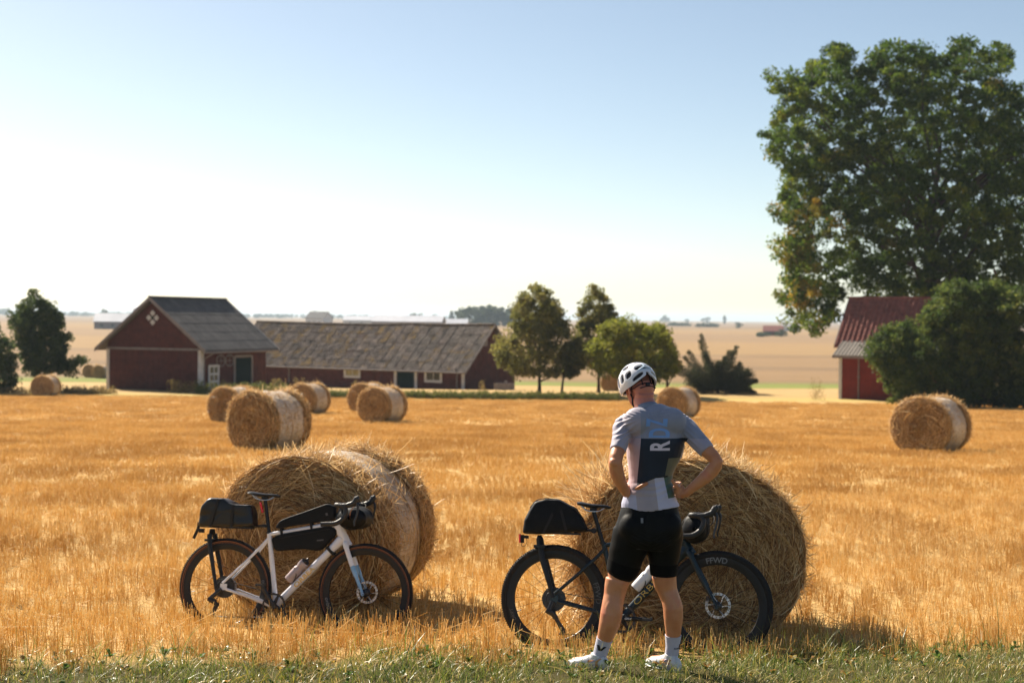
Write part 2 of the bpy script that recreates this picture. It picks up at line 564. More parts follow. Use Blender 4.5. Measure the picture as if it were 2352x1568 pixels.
def grass_clump(seed, n, half, hgt, w, drop=0.6, lo=0.0, hi=1.0):
    r = np.random.default_rng(seed)
    k = 5
    base = np.stack([r.uniform(-half, half, n), r.uniform(-half, half, n), np.full(n, -0.01)], 1)
    an = r.uniform(0, 6.283, n); d = np.stack([np.cos(an), np.sin(an), np.zeros(n)], 1)
    h = r.gamma(4, hgt / 4, n).clip(hgt * 0.3, hgt * 2.0)
    bend = r.uniform(0.15, 1.0, n) * drop
    t = np.linspace(0, 1, k)
    P = base[:, None] + d[:, None] * (h * bend)[:, None, None] * (t ** 1.7)[None, :, None] * 1.4
    P[..., 2] += h[:, None] * (t[None] * (1 - 0.55 * bend[:, None] * t[None]))
    side = np.stack([-d[:, 1], d[:, 0], np.zeros(n)], 1) + r.normal(0, .4, (n, 3))
    side /= np.linalg.norm(side, axis=1, keepdims=True)
    ww = w * r.uniform(.6, 1.3, n)[:, None] * np.array([0.8, 1.0, 0.9, 0.6, 0.08])[None]
    V, F, A_ = blades(P, side, ww, lo + (hi - lo) * r.random(n) ** 1.1)
    return np_mesh("grass_clump", V, F, attr={"rnd": A_})

gp = [p for p in field_pts(5.6, 10.4, 0.125, margin=0.8) if p[1] < verge_y(p[0]) + 0.05 + rng.normal(0, 0.16)]
gs = np.array([rng.uniform(0.65, 1.15) * (0.8 + 0.7 * max(0, noise.noise(Vector((p[0] * 1.1, p[1] * 1.6, 5.0))))) for p in gp])
protos = [grass_clump(60 + i, 46, 0.09, 0.070, 0.0024, 0.95) for i in range(6)] + [grass_clump(70 + i, 36, 0.09, 0.10, 0.0025, 0.8, 0.0, 0.75) for i in range(4)]
o = scatter("verge_grass", gp, rng.uniform(0, 6.28, len(gp)), gs, protos, grass_mat, 0.10)
tag(o, "short green and straw-coloured grass along the near edge", "grass", kind="stuff")
# taller thin stems at the border of the verge
tp = []
for i in range(230):
    x = rng.uniform(-3.9, 3.9); y = verge_y(x) + rng.normal(-0.05, 0.2)
    tp.append((x, y, gz(x, y)))
o = scatter("verge_stems", tp, rng.uniform(0, 6.28, len(tp)), rng.uniform(0.6, 1.2, len(tp)), [grass_clump(90 + i, 6, 0.07, 0.18, 0.0016, 0.5, 0.1, 0.85) for i in range(5)], grass_mat, 0.12)
tag(o, "taller thin grass stems where the verge meets the stubble", "grass", kind="stuff")
# broad weed leaves
weed_mat = leafy("weed_leaf", [(0.0, (0.06, 0.12, 0.02)), (0.6, (0.14, 0.2, 0.035)), (0.85, (0.30, 0.30, 0.06)), (1.0, (0.42, 0.20, 0.05))], trans=0.45, rough=0.4)
def weed_clump(seed, n):
    r = np.random.default_rng(seed)
    an = r.uniform(0, 6.283, n); d = np.stack([np.cos(an), np.sin(an), np.zeros(n)], 1)
    ln = r.uniform(.012, .036, n); up = r.uniform(.2, .9, n)
    t = np.linspace(0, 1, 5)
    P = d[:, None] * (ln[:, None] * t[None])[..., None] + np.array([0, 0, .01])
    P[..., 2] += ln[:, None] * up[:, None] * np.sin(t * 2.2)[None]
    side = np.stack([-d[:, 1], d[:, 0], np.zeros(n)], 1)
    ww = (ln * .28)[:, None] * np.array([0.15, .8, 1, .7, .05])[None]
    V, F, A_ = blades(P, side, ww, r.random(n))
    return np_mesh("weed_clump", V, F, attr={"rnd": A_})
wp = []
for i in range(300):
    x = rng.uniform(-3.7, 3.7); y = verge_y(x) - abs(rng.normal(0, 0.75)) + 0.25
    wp.append((x, y, gz(x, y) + 0.02))
o = scatter("verge_weeds", wp, rng.uniform(0, 6.28, len(wp)), rng.uniform(0.6, 1.5, len(wp)), [weed_clump(110 + i, 12) for i in range(5)], weed_mat, 0.15)
tag(o, "small broad-leaved weeds low in the verge grass", "weeds", kind="stuff")

# ------------------------------------------------------------------ straw bales
bale_straw = leafy("bale_straw", [(0.0, (0.17, 0.08, 0.028)), (0.35, (0.42, 0.235, 0.095)), (0.7, (0.68, 0.44, 0.19)), (1.0, (0.88, 0.68, 0.38))], trans=0.34, rough=0.45, spec=0.4)
bale_core = pbr("bale_core", (0.13, 0.07, 0.028), rough=0.9, var=0.5, scale=14.0, bump=1.0, bscale=45.0, spec=0.1)

def net_mat():
    m, nt, out = new_mat("bale_net")
    tc = N(nt, "ShaderNodeTexCoord")
    mp = N(nt, "ShaderNodeMapping"); mp.inputs["Scale"].default_value = (6, 1.2, 6)
    nt.links.new(tc.outputs["Object"], mp.inputs[0])
    nz = N(nt, "ShaderNodeTexNoise", i_Scale=9.0, i_Detail=8.0, i_Roughness=0.75)
    nt.links.new(mp.outputs[0], nz.inputs["Vector"])
    n2 = N(nt, "ShaderNodeTexNoise", i_Scale=3.0, i_Detail=3.0)
    nt.links.new(tc.outputs["Object"], n2.inputs["Vector"])
    c = ramp(nt, nz.outputs[0], [(0.30, (0.28, 0.17, 0.075)), (0.46, (0.48, 0.36, 0.24)), (0.62, (0.66, 0.58, 0.50)), (0.75, (0.78, 0.74, 0.70))])
    c = mixc(nt, ramp(nt, n2.outputs[0], [(0.4, (0, 0, 0)), (0.7, (0.5, 0.5, 0.5))]), c, (0.46, 0.32, 0.17))
    b = N(nt, "ShaderNodeBsdfPrincipled", i_Roughness=0.42)
    b.inputs["Specular IOR Level"].default_value = 0.7
    nt.links.new(c, b.inputs["Base Color"])
    bp = N(nt, "ShaderNodeBump", i_Strength=0.9, i_Distance=0.012)
    nt.links.new(nz.outputs[0], bp.inputs["Height"])
    nt.links.new(bp.outputs[0], b.inputs["Normal"])
    nt.links.new(b.outputs[0], out.inputs[0])
    return m
bale_net = net_mat()

def bale_profile(th, rx, rz):
    """sagged round section: flatter below, returns x, z with the bottom at 0"""
    x = rx * np.cos(th); z = rz * np.sin(th)
    z = np.where(z < 0, -rz * np.abs(np.sin(th)) ** 0.86, z)
    z = np.maximum(z, -rz * 0.955)
    return x, z + rz * 0.955

def make_bale(seed, rx=0.76, rz=0.71, ln=1.22, strands=2600, w=0.006, fuzz=500, net=(0.2, 1.03), mess=1.0, tufts=40, heap=0):
    """axis along local y, front face at y = 0, resting on z = 0"""
    r = np.random.default_rng(seed)
    root = empty("straw_bale")
    nth, ny = 96, 14
    th = np.linspace(0, 2 * math.pi, nth, endpoint=False)
    # body
    V = []; F = []
    yy = np.concatenate([[0.012, 0.0, 0.02], np.linspace(0.07, ln - 0.07, ny), [ln - 0.02, ln, ln - 0.012]])
    kk = np.concatenate([[0.0, 0.9, 0.97], np.full(ny, 1.0), [0.97, 0.9, 0.0]])
    for y, k in zip(yy, kk):
        inn = 1.0
        wob = np.array([noise.noise(Vector((math.cos(t) * 1.6 + seed, math.sin(t) * 1.6, y * 2.0))) for t in th])
        x, z = bale_profile(th, (rx - 0.02) * (1 + 0.022 * wob), (rz - 0.02) * (1 + 0.022 * wob))
        zc = rz * 0.955
        V += [(a * k, y, zc + (b - zc) * k + 0.004) for a, b in zip(x, z)]
    n = nth
    for j in range(len(yy) - 1):
        for i in range(n):
            F.append((j * n + i, j * n + (i + 1) % n, (j + 1) * n + (i + 1) % n, (j + 1) * n + i))
    link("straw_core", np_mesh("straw_core", V, F, smooth=True), bale_core, root)
    # net wrap
    V = []; F = []
    yn = np.linspace(net[0], net[1], 26)
    nth2 = 160
    th2 = np.linspace(0, 2 * math.pi, nth2, endpoint=False)
    for y in yn:
        e = min(y - net[0], net[1] - y)
        dip = -0.006 * math.exp(-(e / 0.04) ** 2)
        wob = np.array([noise.noise(Vector((math.cos(t) * 1.6 + seed, math.sin(t) * 1.6, y * 2.0))) + 0.45 * noise.noise(Vector((math.cos(t) * 9 + seed, math.sin(t) * 9, y * 7.0))) for t in th2])
        x, z = bale_profile(th2, (rx - 0.004 + dip) * (1 + 0.022 * wob), (rz - 0.004 + dip) * (1 + 0.022 * wob))
        V += list(zip(x, np.full(nth2, y), z + 0.002))
    for j in range(len(yn) - 1):
        for i in range(nth2):
            F.append((j * nth2 + i, j * nth2 + (i + 1) % nth2, (j + 1) * nth2 + (i + 1) % nth2, (j + 1) * nth2 + i))
    link("net_wrap", np_mesh("net_wrap", V, F, smooth=True), bale_net, root)

    def arcs(n, face, rlo, rhi, spread, wid, lenlo=0.15, lenhi=0.62, lift=0.03):
        """curved straws lying in the end face, running round the roll"""
        k = 6
        rad = np.sqrt(r.uniform(rlo ** 2, rhi ** 2, n))
        t0 = r.uniform(0, 2 * math.pi, n)
        L_ = r.uniform(lenlo, lenhi, n)
        dt = L_ / np.maximum(rad * rx, 0.22)
        s = np.linspace(-.5, .5, k)
        ang = t0[:, None] + dt[:, None] * s[None]
        drift = r.normal(0, spread, n)
        rr = (rad[:, None] + drift[:, None] * s[None] * 2).clip(0.02, rhi + 0.02)
        x, z = bale_profile(ang, rx * rr, rz * rr)
        # follow the sag: the section is scaled about the centre, not the ground
        zc = rz * 0.955
        z = zc + (z - rz * rr * 0.955)
        bulge = 0.035 * np.sqrt(np.maximum(0, 1 - rr ** 2)) + 0.008 * np.sin(rr * 17 + seed) * (rr < .9)
        out = r.uniform(0, lift, n)[:, None] + r.normal(0, .5, n)[:, None] * s[None] * lift * 1.6
        edge = np.maximum(0, rr - 0.93) * 0.5
        yv = -(bulge + np.maximum(out, -0.006)) + edge
        if face: yv = ln - yv
        P = np.stack([x, yv, np.maximum(z, 0.01)], 2)
        side = np.stack([np.cos(t0), r.normal(0, .5, n), np.sin(t0)], 1)
        side /= np.linalg.norm(side, axis=1, keepdims=True)
        ww = wid * r.uniform(.5, 1.25, n)[:, None] * np.array([.7, 1, 1, 1, .9, .6])[None]
        return blades(P, side, ww, r.random(n))

    def rims(n, y0, y1, wid):
        """straws lying round the barrel beside the net"""
        k = 5
        t0 = r.uniform(0, 2 * math.pi, n); L_ = r.uniform(.1, .4, n)
        s = np.linspace(-.5, .5, k)
        ang = t0[:, None] + (L_ / rx)[:, None] * s[None]
        rr = 1.0 + r.uniform(-0.022, 0.016, n)[:, None] + r.normal(0, .02, n)[:, None] * s[None] * 2
        x, z = bale_profile(ang, rx * rr, rz * rr)
        z = z - rz * (rr - 1) * 0.955
        y = r.uniform(y0, y1, n)[:, None] + r.normal(0, .05, n)[:, None] * s[None]
        P = np.stack([x, y, np.maximum(z, 0.01)], 2)
        side = np.stack([r.normal(0, .3, n), np.ones(n), r.normal(0, .3, n)], 1)
        side /= np.linalg.norm(side, axis=1, keepdims=True)
        ww = wid * r.uniform(.5, 1.25, n)[:, None] * np.ones((1, k))
        return blades(P, side, ww, r.random(n))

    def wild(n, ylo, yhi, wid, lo=.04, hi=.15, tlo=-.4, thi=3.55, up=0.5):
        """straws sticking out of the rim"""
        k = 4
        t0 = r.uniform(tlo, thi, n)
        x, z = bale_profile(t0, rx, rz)
        o = np.stack([x, r.uniform(ylo, yhi, n), z], 1)
        nrm = np.stack([np.cos(t0), np.zeros(n), np.sin(t0)], 1)
        tan = np.stack([-np.sin(t0), np.zeros(n), np.cos(t0)], 1)
        d = nrm * np.abs(r.normal(.35, .35, n))[:, None] * up * 2 + tan * r.normal(0, 1.0, n)[:, None] + np.array([0, 1.0, 0]) * r.normal(0, .45, n)[:, None]
        d /= np.linalg.norm(d, axis=1, keepdims=True)
        L_ = r.uniform(lo, hi, n)
        s = np.linspace(0, 1, k)
        bend = r.normal(0, .25, (n, 3))
        P = o[:, None] + d[:, None] * (L_[:, None] * s[None])[..., None] + bend[:, None] * (L_[:, None] * (s ** 2)[None])[..., None] * 0.6
        P[..., 2] = np.maximum(P[..., 2], 0.01)
        side = np.cross(d, r.normal(0, 1, (n, 3))); side /= np.linalg.norm(side, axis=1, keepdims=True)
        ww = wid * r.uniform(.5, 1.2, n)[:, None] * np.array([.9, 1, .9, .5])[None]
        return blades(P, side, ww, .35 + .65 * r.random(n))

    def pack(name, sets):
        V = []; F = []; Q = []; b = 0
        for v, f, q in sets:
            V.append(v); F.append(f + b); Q.append(q); b += len(v)
        o = link(name, np_mesh(name, np.concatenate(V), np.concatenate(F), attr={"rnd": np.concatenate(Q)}), bale_straw, root)
        o["kind"] = "stuff"
        return o
    pack("end_straw", [arcs(strands, 0, .02, .985, .10 * mess, w), arcs(int(strands * .12), 0, .05, 1.0, .35 * mess, w, .15, .6, .06), arcs(int(strands * .25), 1, .3, .985, .10, w)])
    pack("rim_straw", [rims(int(strands * .35), 0.0, net[0] + .03, w), rims(int(strands * .30), net[1] - .03, ln, w), rims(int(strands * .09), net[0], net[1], w * .8)])
    pack("stray_straw", [wild(fuzz, -.01, net[0], w * .8), wild(int(fuzz * .8), net[1], ln, w * .8), wild(int(fuzz * .1), net[0], net[1], w * .7, .03, .08), wild(tufts, 0, ln, w, .12, .30, .2, 2.94, 1.0)] + ([wild(heap, -.05, .45, w, .10, .34, 2.3, 3.75, .9)] if heap else []))
    return root

BALE_GROUP = "round straw bales on the stubble field"
def place_bale(o, px, d, yaw, label, s=1.0):
    """px = picture column of the front face centre, yaw = turn of the axis to the right"""
    p = A(px, 900, d)
    o.location = (p.x, p.y, gz(p.x, p.y + .3) - 0.03)
    o.rotation_euler = (0, 0, -R(yaw))
    o.scale = (s, s, s)
    tag(o, label, "straw bale", BALE_GROUP)

b = make_bale(1, rx=0.71, rz=0.645, strands=7000, w=0.0037, fuzz=2800, tufts=60, mess=1.0, ln=1.12, net=(0.34, 0.86))
place_bale(b, 684, 11.15, 19, "large near straw bale behind the white bicycle, pale net wrap on its side")
b = make_bale(2, rx=0.79, rz=0.675, strands=8500, w=0.0037, fuzz=3200, tufts=110, mess=1.5, ln=1.2, net=(0.3, 0.95), heap=1500)
place_bale(b, 1592, 10.02, 1, "large near straw bale behind the dark bicycle and the standing cyclist")

far_bales = [make_bale(5, strands=3600, w=0.0062, fuzz=1500, tufts=30, mess=2.2), make_bale(6, strands=3600, w=0.0062, fuzz=1500, tufts=14, mess=2.4)]
spots = [(574, 32.3, 37, 0, "front bale of the far left cluster, its whole end face towards us"),
         (2112, 34.6, 44, 1, "lone straw bale in front of the dark hedge by the red shed"),
         (512, 52, 31, 1, "leftmost bale of the far cluster, half hidden behind the front one"),
         (690, 63, 30, 0, "rear bale of the far left cluster, mostly its white wrap showing"),
         (828, 66, 30, 1, "bale half hidden behind another in front of the long barn"),
         (856, 54.5, 33, 0, "front one of the two bales before the long barn windows"),
         (1541, 62.8, 42, 1, "straw bale behind the cyclist's shoulder, before the dark juniper"),
         (95, 92.5, 10, 0, "small distant bale by the dark tree left of the barn")]
used = set()
for px, d, yaw, k, lab in spots:
    o = far_bales[k] if k not in used else copy_tree(far_bales[k])
    used.add(k)
    place_bale(o, px, d, yaw, lab, 0.99)
for px, d, yaw, lab in [(203, 150, 20, "tiny hazy bale beyond the left tree, the farther left of a pair"), (225, 148, 25, "tiny hazy bale beyond the left tree, against the barn corner"),
                        (1398, 118, 30, "tiny distant bale between the tree trunks in the pale yard")]:
    place_bale(copy_tree(far_bales[0]), px, d, yaw, lab, 0.99)

# ------------------------------------------------------------------ farm buildings
red_wood = pbr("falu_red_boards", (0.085, 0.028, 0.024), rough=0.85, var=0.30, scale=2.2, bump=0.4, bscale=30, spec=0.15, dirt=(0.05, 0.03, 0.03, 0.5))
red_wood_bright = pbr("red_boards_shed", (0.165, 0.026, 0.018), rough=0.8, var=0.22, scale=2.2, bump=0.4, bscale=30, spec=0.15)
white_wood = pbr("white_trim", (0.55, 0.54, 0.55), rough=0.7, var=0.15, scale=3.0, dirt=(0.3, 0.27, 0.24, 0.5))
green_door = pbr("dark_green_door", (0.005, 0.016, 0.015), rough=0.8, var=0.2, scale=3.0, spec=0.1)
dark_inside = pbr("dark_pane", (0.03, 0.035, 0.03), rough=0.15, var=0.2, scale=2.0)
pane_warm = pbr("dusty_pane", (0.30, 0.26, 0.12), rough=0.25, var=0.3, scale=3.0)
grey_trim = pbr("weathered_grey_wood", (0.20, 0.17, 0.165), rough=0.8, var=0.25, scale=3.0)
plinth_mat = pbr("stone_plinth", (0.16, 0.14, 0.13), rough=0.9, var=0.3, scale=2.0)

def roof_mat(name, stops, moss=None, scale=0.8, rough=0.85):
    m, nt, out = new_mat(name)
    tc = N(nt, "ShaderNodeTexCoord")
    nz = N(nt, "ShaderNodeTexNoise", i_Scale=scale, i_Detail=7.0, i_Roughness=0.7)
    nt.links.new(tc.outputs["Object"], nz.inputs["Vector"])
    c = ramp(nt, nz.outputs[0], stops)
    oi = N(nt, "ShaderNodeObjectInfo")
    c = mixc(nt, 0.8, c, ramp(nt, oi.outputs["Random"], [(0, (0.84, 0.84, 0.85)), (1, (1.14, 1.13, 1.12))]), 'MULTIPLY')
    if moss:
        n2 = N(nt, "ShaderNodeTexNoise", i_Scale=0.9, i_Detail=6.0, i_Roughness=0.75)
        nt.links.new(tc.outputs["Object"], n2.inputs["Vector"])
        c = mixc(nt, ramp(nt, n2.outputs[0], [(moss[1], (0, 0, 0)), (moss[1] + 0.12, (0.85, 0.85, 0.85))]), c, moss[0])
    b = N(nt, "ShaderNodeBsdfPrincipled", i_Roughness=rough)
    b.inputs["Specular IOR Level"].default_value = 0.2
    nt.links.new(c, b.inputs["Base Color"])
    nt.links.new(b.outputs[0], out.inputs[0])
    return m
roof_grey = roof_mat("grey_roof_sheet", [(0.3, (0.066, 0.061, 0.060)), (0.7, (0.132, 0.122, 0.118))], scale=1.2)
roof_moss = roof_mat("mossy_corrugated_sheet", [(0.32, (0.06, 0.048, 0.042)), (0.5, (0.135, 0.106, 0.088)), (0.68, (0.28, 0.22, 0.18))], moss=((0.28, 0.17, 0.04), 0.52), scale=1.5)
roof_dull = roof_mat("corrugated_sheet", [(0.32, (0.06, 0.05, 0.045)), (0.5, (0.13, 0.107, 0.09)), (0.68, (0.24, 0.198, 0.168))], moss=((0.24, 0.15, 0.04), 0.58), scale=1.5)
tile_red = roof_mat("red_clay_tile", [(0.3, (0.13, 0.048, 0.04)), (0.7, (0.27, 0.10, 0.078))], moss=((0.16, 0.15, 0.12), 0.66), scale=3.0)
lean_sheet = roof_mat("lean_to_sheet", [(0.3, (0.16, 0.14, 0.125)), (0.7, (0.27, 0.24, 0.21))], scale=2.0)

def frame_at(px, py, d, yaw):
    """building frame: origin at a ground corner, local x along the front wall, local y backwards"""
    p = A(px, py, d)
    return Matrix.Translation(Vector((p.x, p.y, gz(p.x, p.y)))) @ Matrix.Rotation(-R(yaw), 4, 'Z')

def board_wall(parent, name, x0, x1, y, z0, topfn, bw, mat, face=-1, axis='x', skip=()):
    """vertical boards, one mesh object each, sharing meshes where the size is the same; recessed backing behind"""
    n = max(1, int(round((x1 - x0) / bw)))
    w = (x1 - x0) / n
    for i in range(n):
        a, b = x0 + i * w + 0.006, x0 + (i + 1) * w - 0.006
        c = (a + b) / 2
        if any(s0 < c < s1 for s0, s1, *_ in skip):
            segs = []
            for s0, s1, h0, h1 in skip:
                if s0 < c < s1:
                    if h0 - z0 > .05: segs.append((z0, h0, h0))
                    segs.append((h1, topfn(a), topfn(b)))
        else:
            segs = [(z0, topfn(a), topfn(b))]
        for lo, ta, tb in segs:
            if min(ta, tb) - lo < 0.02 and max(ta, tb) - lo < 0.05: continue
            ta = max(ta, lo + .01); tb = max(tb, lo + .01)
            pr = random.uniform(0.018, 0.034)
            mb = MB()
            y0, y1 = (y - pr, y) if face < 0 else (y, y + pr)
            if axis == 'x':
                mb.hexa([(a, y0, lo), (b, y0, lo), (b, y1, lo), (a, y1, lo), (a, y0, ta), (b, y0, tb), (b, y1, tb), (a, y1, ta)])
            else:
                mb.hexa([(y0, a, lo), (y1, a, lo), (y1, b, lo), (y0, b, lo), (y0, a, ta), (y1, a, ta), (y1, b, tb), (y0, b, tb)])
            mb.build("board", mat, parent, smooth=False)

random.seed(5)

# ---- gable barn -----------------------------------------------------------
def gable_barn():
    W, Lb, He, Hr = 8.0, 9.0, 3.42, 6.6
    Hl = 3.02
    root = empty("gable_barn")
    root.matrix_world = frame_at(247, 897, 104.6, 21)
    tag(root, "dark red gable barn with a plain grey roof and white corner boards", "barn")
    # walls: body with gable ends
    m = MB()
    pts = [(0, 0), (W, 0), (W, He), (W / 2, Hr - .12), (0, He)]
    m.prism([(a, b - 0.4 if b == 0 else b) for a, b in pts], 'y', 0.0, Lb)
    wall = m.build("wall", red_wood, root, smooth=False)
    top = lambda x: He + 0.25 + (Hr - He - .35) * (1 - abs(x - W / 2) / (W / 2))
    board_wall(wall, "lower", 0.12, W - 0.12, 0.0, -0.1, lambda x: Hl - 0.12, 0.24, red_wood)
    m = MB(); m.box((W / 2, -0.075, Hl - 0.02), (W - .1, 0.15, 0.16)); m.build("ledge_board", grey_trim, root, smooth=False)
    board_wall(wall, "upper", 0.4, W - 0.4, -0.06, Hl + 0.06, lambda x: max(Hl + .08, top(x) - .32), 0.24, red_wood)
    # long right side
    board_wall(wall, "side", 0.15, Lb - .1, W, -0.1, lambda y: He, 0.24, red_wood, face=1, axis='y', skip=[(4.4, 6.8, -0.1, 2.35)])
    # corner boards
    for x, y in ((0.02, -0.05), (W - 0.10, -0.05)):
        m = MB(); m.box((x + .05, y, Hl / 2 - .1), (0.24, 0.10, Hl + .1)); m.build("corner_board", white_wood, root, smooth=False)
    m = MB(); m.box((W + 0.045, 0.14, Hl / 2 - .1), (0.06, 0.34, Hl + .1)); m.build("corner_board", white_wood, root, smooth=False)
    # roof
    ov, ex = 0.75, 0.55
    sl = (Hr - He) / (W / 2)
    for s in (-1, 1):
        r_ = MB()
        xe = W / 2 + s * (W / 2 + ov); ze = He - sl * ov
        r_.hexa([(W / 2, -ex, Hr), (xe, -ex, ze), (xe, Lb + ex, ze), (W / 2, Lb + ex, Hr)] + [(W / 2, -ex, Hr + .14), (xe, -ex, ze + .14), (xe, Lb + ex, ze + .14), (W / 2, Lb + ex, Hr + .14)])
        roof = r_.build("roof", roof_grey, root, smooth=False)
        # roofing sheets as pieces
        if s == 1:
            nx, nyy = 6, 11
            ln_ = math.hypot(xe - W / 2, Hr - ze)
            for i in range(nx):
                for j in range(nyy):
                    t0, t1 = i / nx, (i + 1) / nx - 0.004
                    y0 = -ex + (Lb + 2 * ex) * j / nyy + .01; y1 = -ex + (Lb + 2 * ex) * (j + 1) / nyy - .01
                    def Q(t, y, h): return (W / 2 + (xe - W / 2) * t, y, Hr + .14 + (ze - Hr) * t + h)
                    q = MB()
                    a_, b_ = .010, .017 + random.uniform(0, .006)
                    q.hexa([Q(t0, y0, .003), Q(t1, y0, .003), Q(t1, y1, .003), Q(t0, y1, .003), Q(t0, y0, a_), Q(t1, y0, b_), Q(t1, y1, b_), Q(t0, y1, a_)])
                    q.build("roof_sheet", roof_grey, roof, smooth=False)
        # barge boards at both ends
        for y in (-ex - .03, Lb + ex + .03):
            q = MB()
            q.hexa([(W / 2, y - .02, Hr - .08), (xe, y - .02, ze - .1), (xe, y + .02, ze - .1), (W / 2, y + .02, Hr - .08),
                    (W / 2, y - .02, Hr + .19), (xe, y - .02, ze + .17), (xe, y + .02, ze + .17), (W / 2, y + .02, Hr + .19)])
            q.build("barge_board", grey_trim if y < 0 else white_wood, root, smooth=False)
    q = MB(); q.box((W / 2, Lb / 2, Hr + .19), (.3, Lb + 2 * ex, .08)); q.build("ridge_cap", roof_grey, root, smooth=False)
    # gutter and eaves board on the right
    q = MB(); q.tube([(W + ov + .02, -ex, He - sl * ov - .02), (W + ov + .02, Lb + ex, He - sl * ov - .02)], .07, 8); q.build("gutter", grey_trim, root)
    q = MB(); q.tube([(W + ov, 0.5, He - sl * ov - .06), (W + .5, .35, He - .5 - .35), (W + .12, .3, He - 1.05), (W + .12, .3, .2)], .05, 8); q.build("downpipe", grey_trim, root)
    # gable ornament: four small diamonds
    orn = empty("gable_opening"); orn.parent = root
    for dx, dz in ((0, .33), (-.33, 0), (.33, 0), (0, -.33)):
        q = MB(); s_ = .22
        q.prism([(W / 2 + dx, 5.25 + dz - s_), (W / 2 + dx + s_, 5.25 + dz), (W / 2 + dx, 5.25 + dz + s_), (W / 2 + dx - s_, 5.25 + dz)], 'y', -.17, -.11)
        q.build("diamond_trim", white_wood, orn, smooth=False)
    q = MB(); s_ = .17
    q.prism([(W / 2, 5.25 - s_), (W / 2 + s_, 5.25), (W / 2, 5.25 + s_), (W / 2 - s_, 5.25)], 'y', -.15, -.10); q.build("vent_hole", dark_inside, orn, smooth=False)
    # door on the right side
    dr = MB(); dr.box((W + .03, 5.6, 1.1), (.06, 2.2, 2.4)); door = dr.build("door", green_door, root, smooth=False)
    for i in range(9):
        q = MB(); q.box((W + .07, 4.62 + i * .245, 1.1), (.022, .232, 2.38)); q.build("board", green_door, door, smooth=False)
    for y in (4.38, 6.82):
        q = MB(); q.box((W + .07, y, 1.18), (.08, .2, 2.56)); q.build("door_frame", grey_trim, root, smooth=False)
    q = MB(); q.box((W + .07, 5.6, 2.43), (.082, 2.24, .2)); q.build("door_frame", grey_trim, root, smooth=False)
    # white multi-pane window leaning beside the corner
    wn_ = MB(); wn_.box((W + .06, 1.55, 0.95), (.05, 1.3, 1.75)); win = wn_.build("window", dark_inside, root, smooth=False)
    for y in (0.95, 1.55, 2.15):
        q = MB(); q.box((W + .10, y, .95), (.05, .2 if y != 1.55 else .08, 1.8)); q.build("window_frame", white_wood, win, smooth=False)
    for z in (.1, .68, 1.22, 1.8):
        q = MB(); q.box((W + .103, 1.55, z), (.05, 1.36, .16)); q.build("glazing_bar", white_wood, win, smooth=False)
    # two wheel hoops hung on the wall
    for y in (2.5, 3.7):
        q = MB()
        q.tube([(W + .07, y + .55 * math.cos(t * math.pi / 12), 2.15 + .42 * math.sin(t * math.pi / 12)) for t in range(24)], .05, 6, closed=True)
        q.tube([(W + .07, y - .5, 2.15), (W + .07, y + .5, 2.15)], .03, 6); q.tube([(W + .075, y, 1.78), (W + .075, y, 2.5)], .03, 6)
        q.build("wall_wheel", grey_trim, root)
gable_barn()

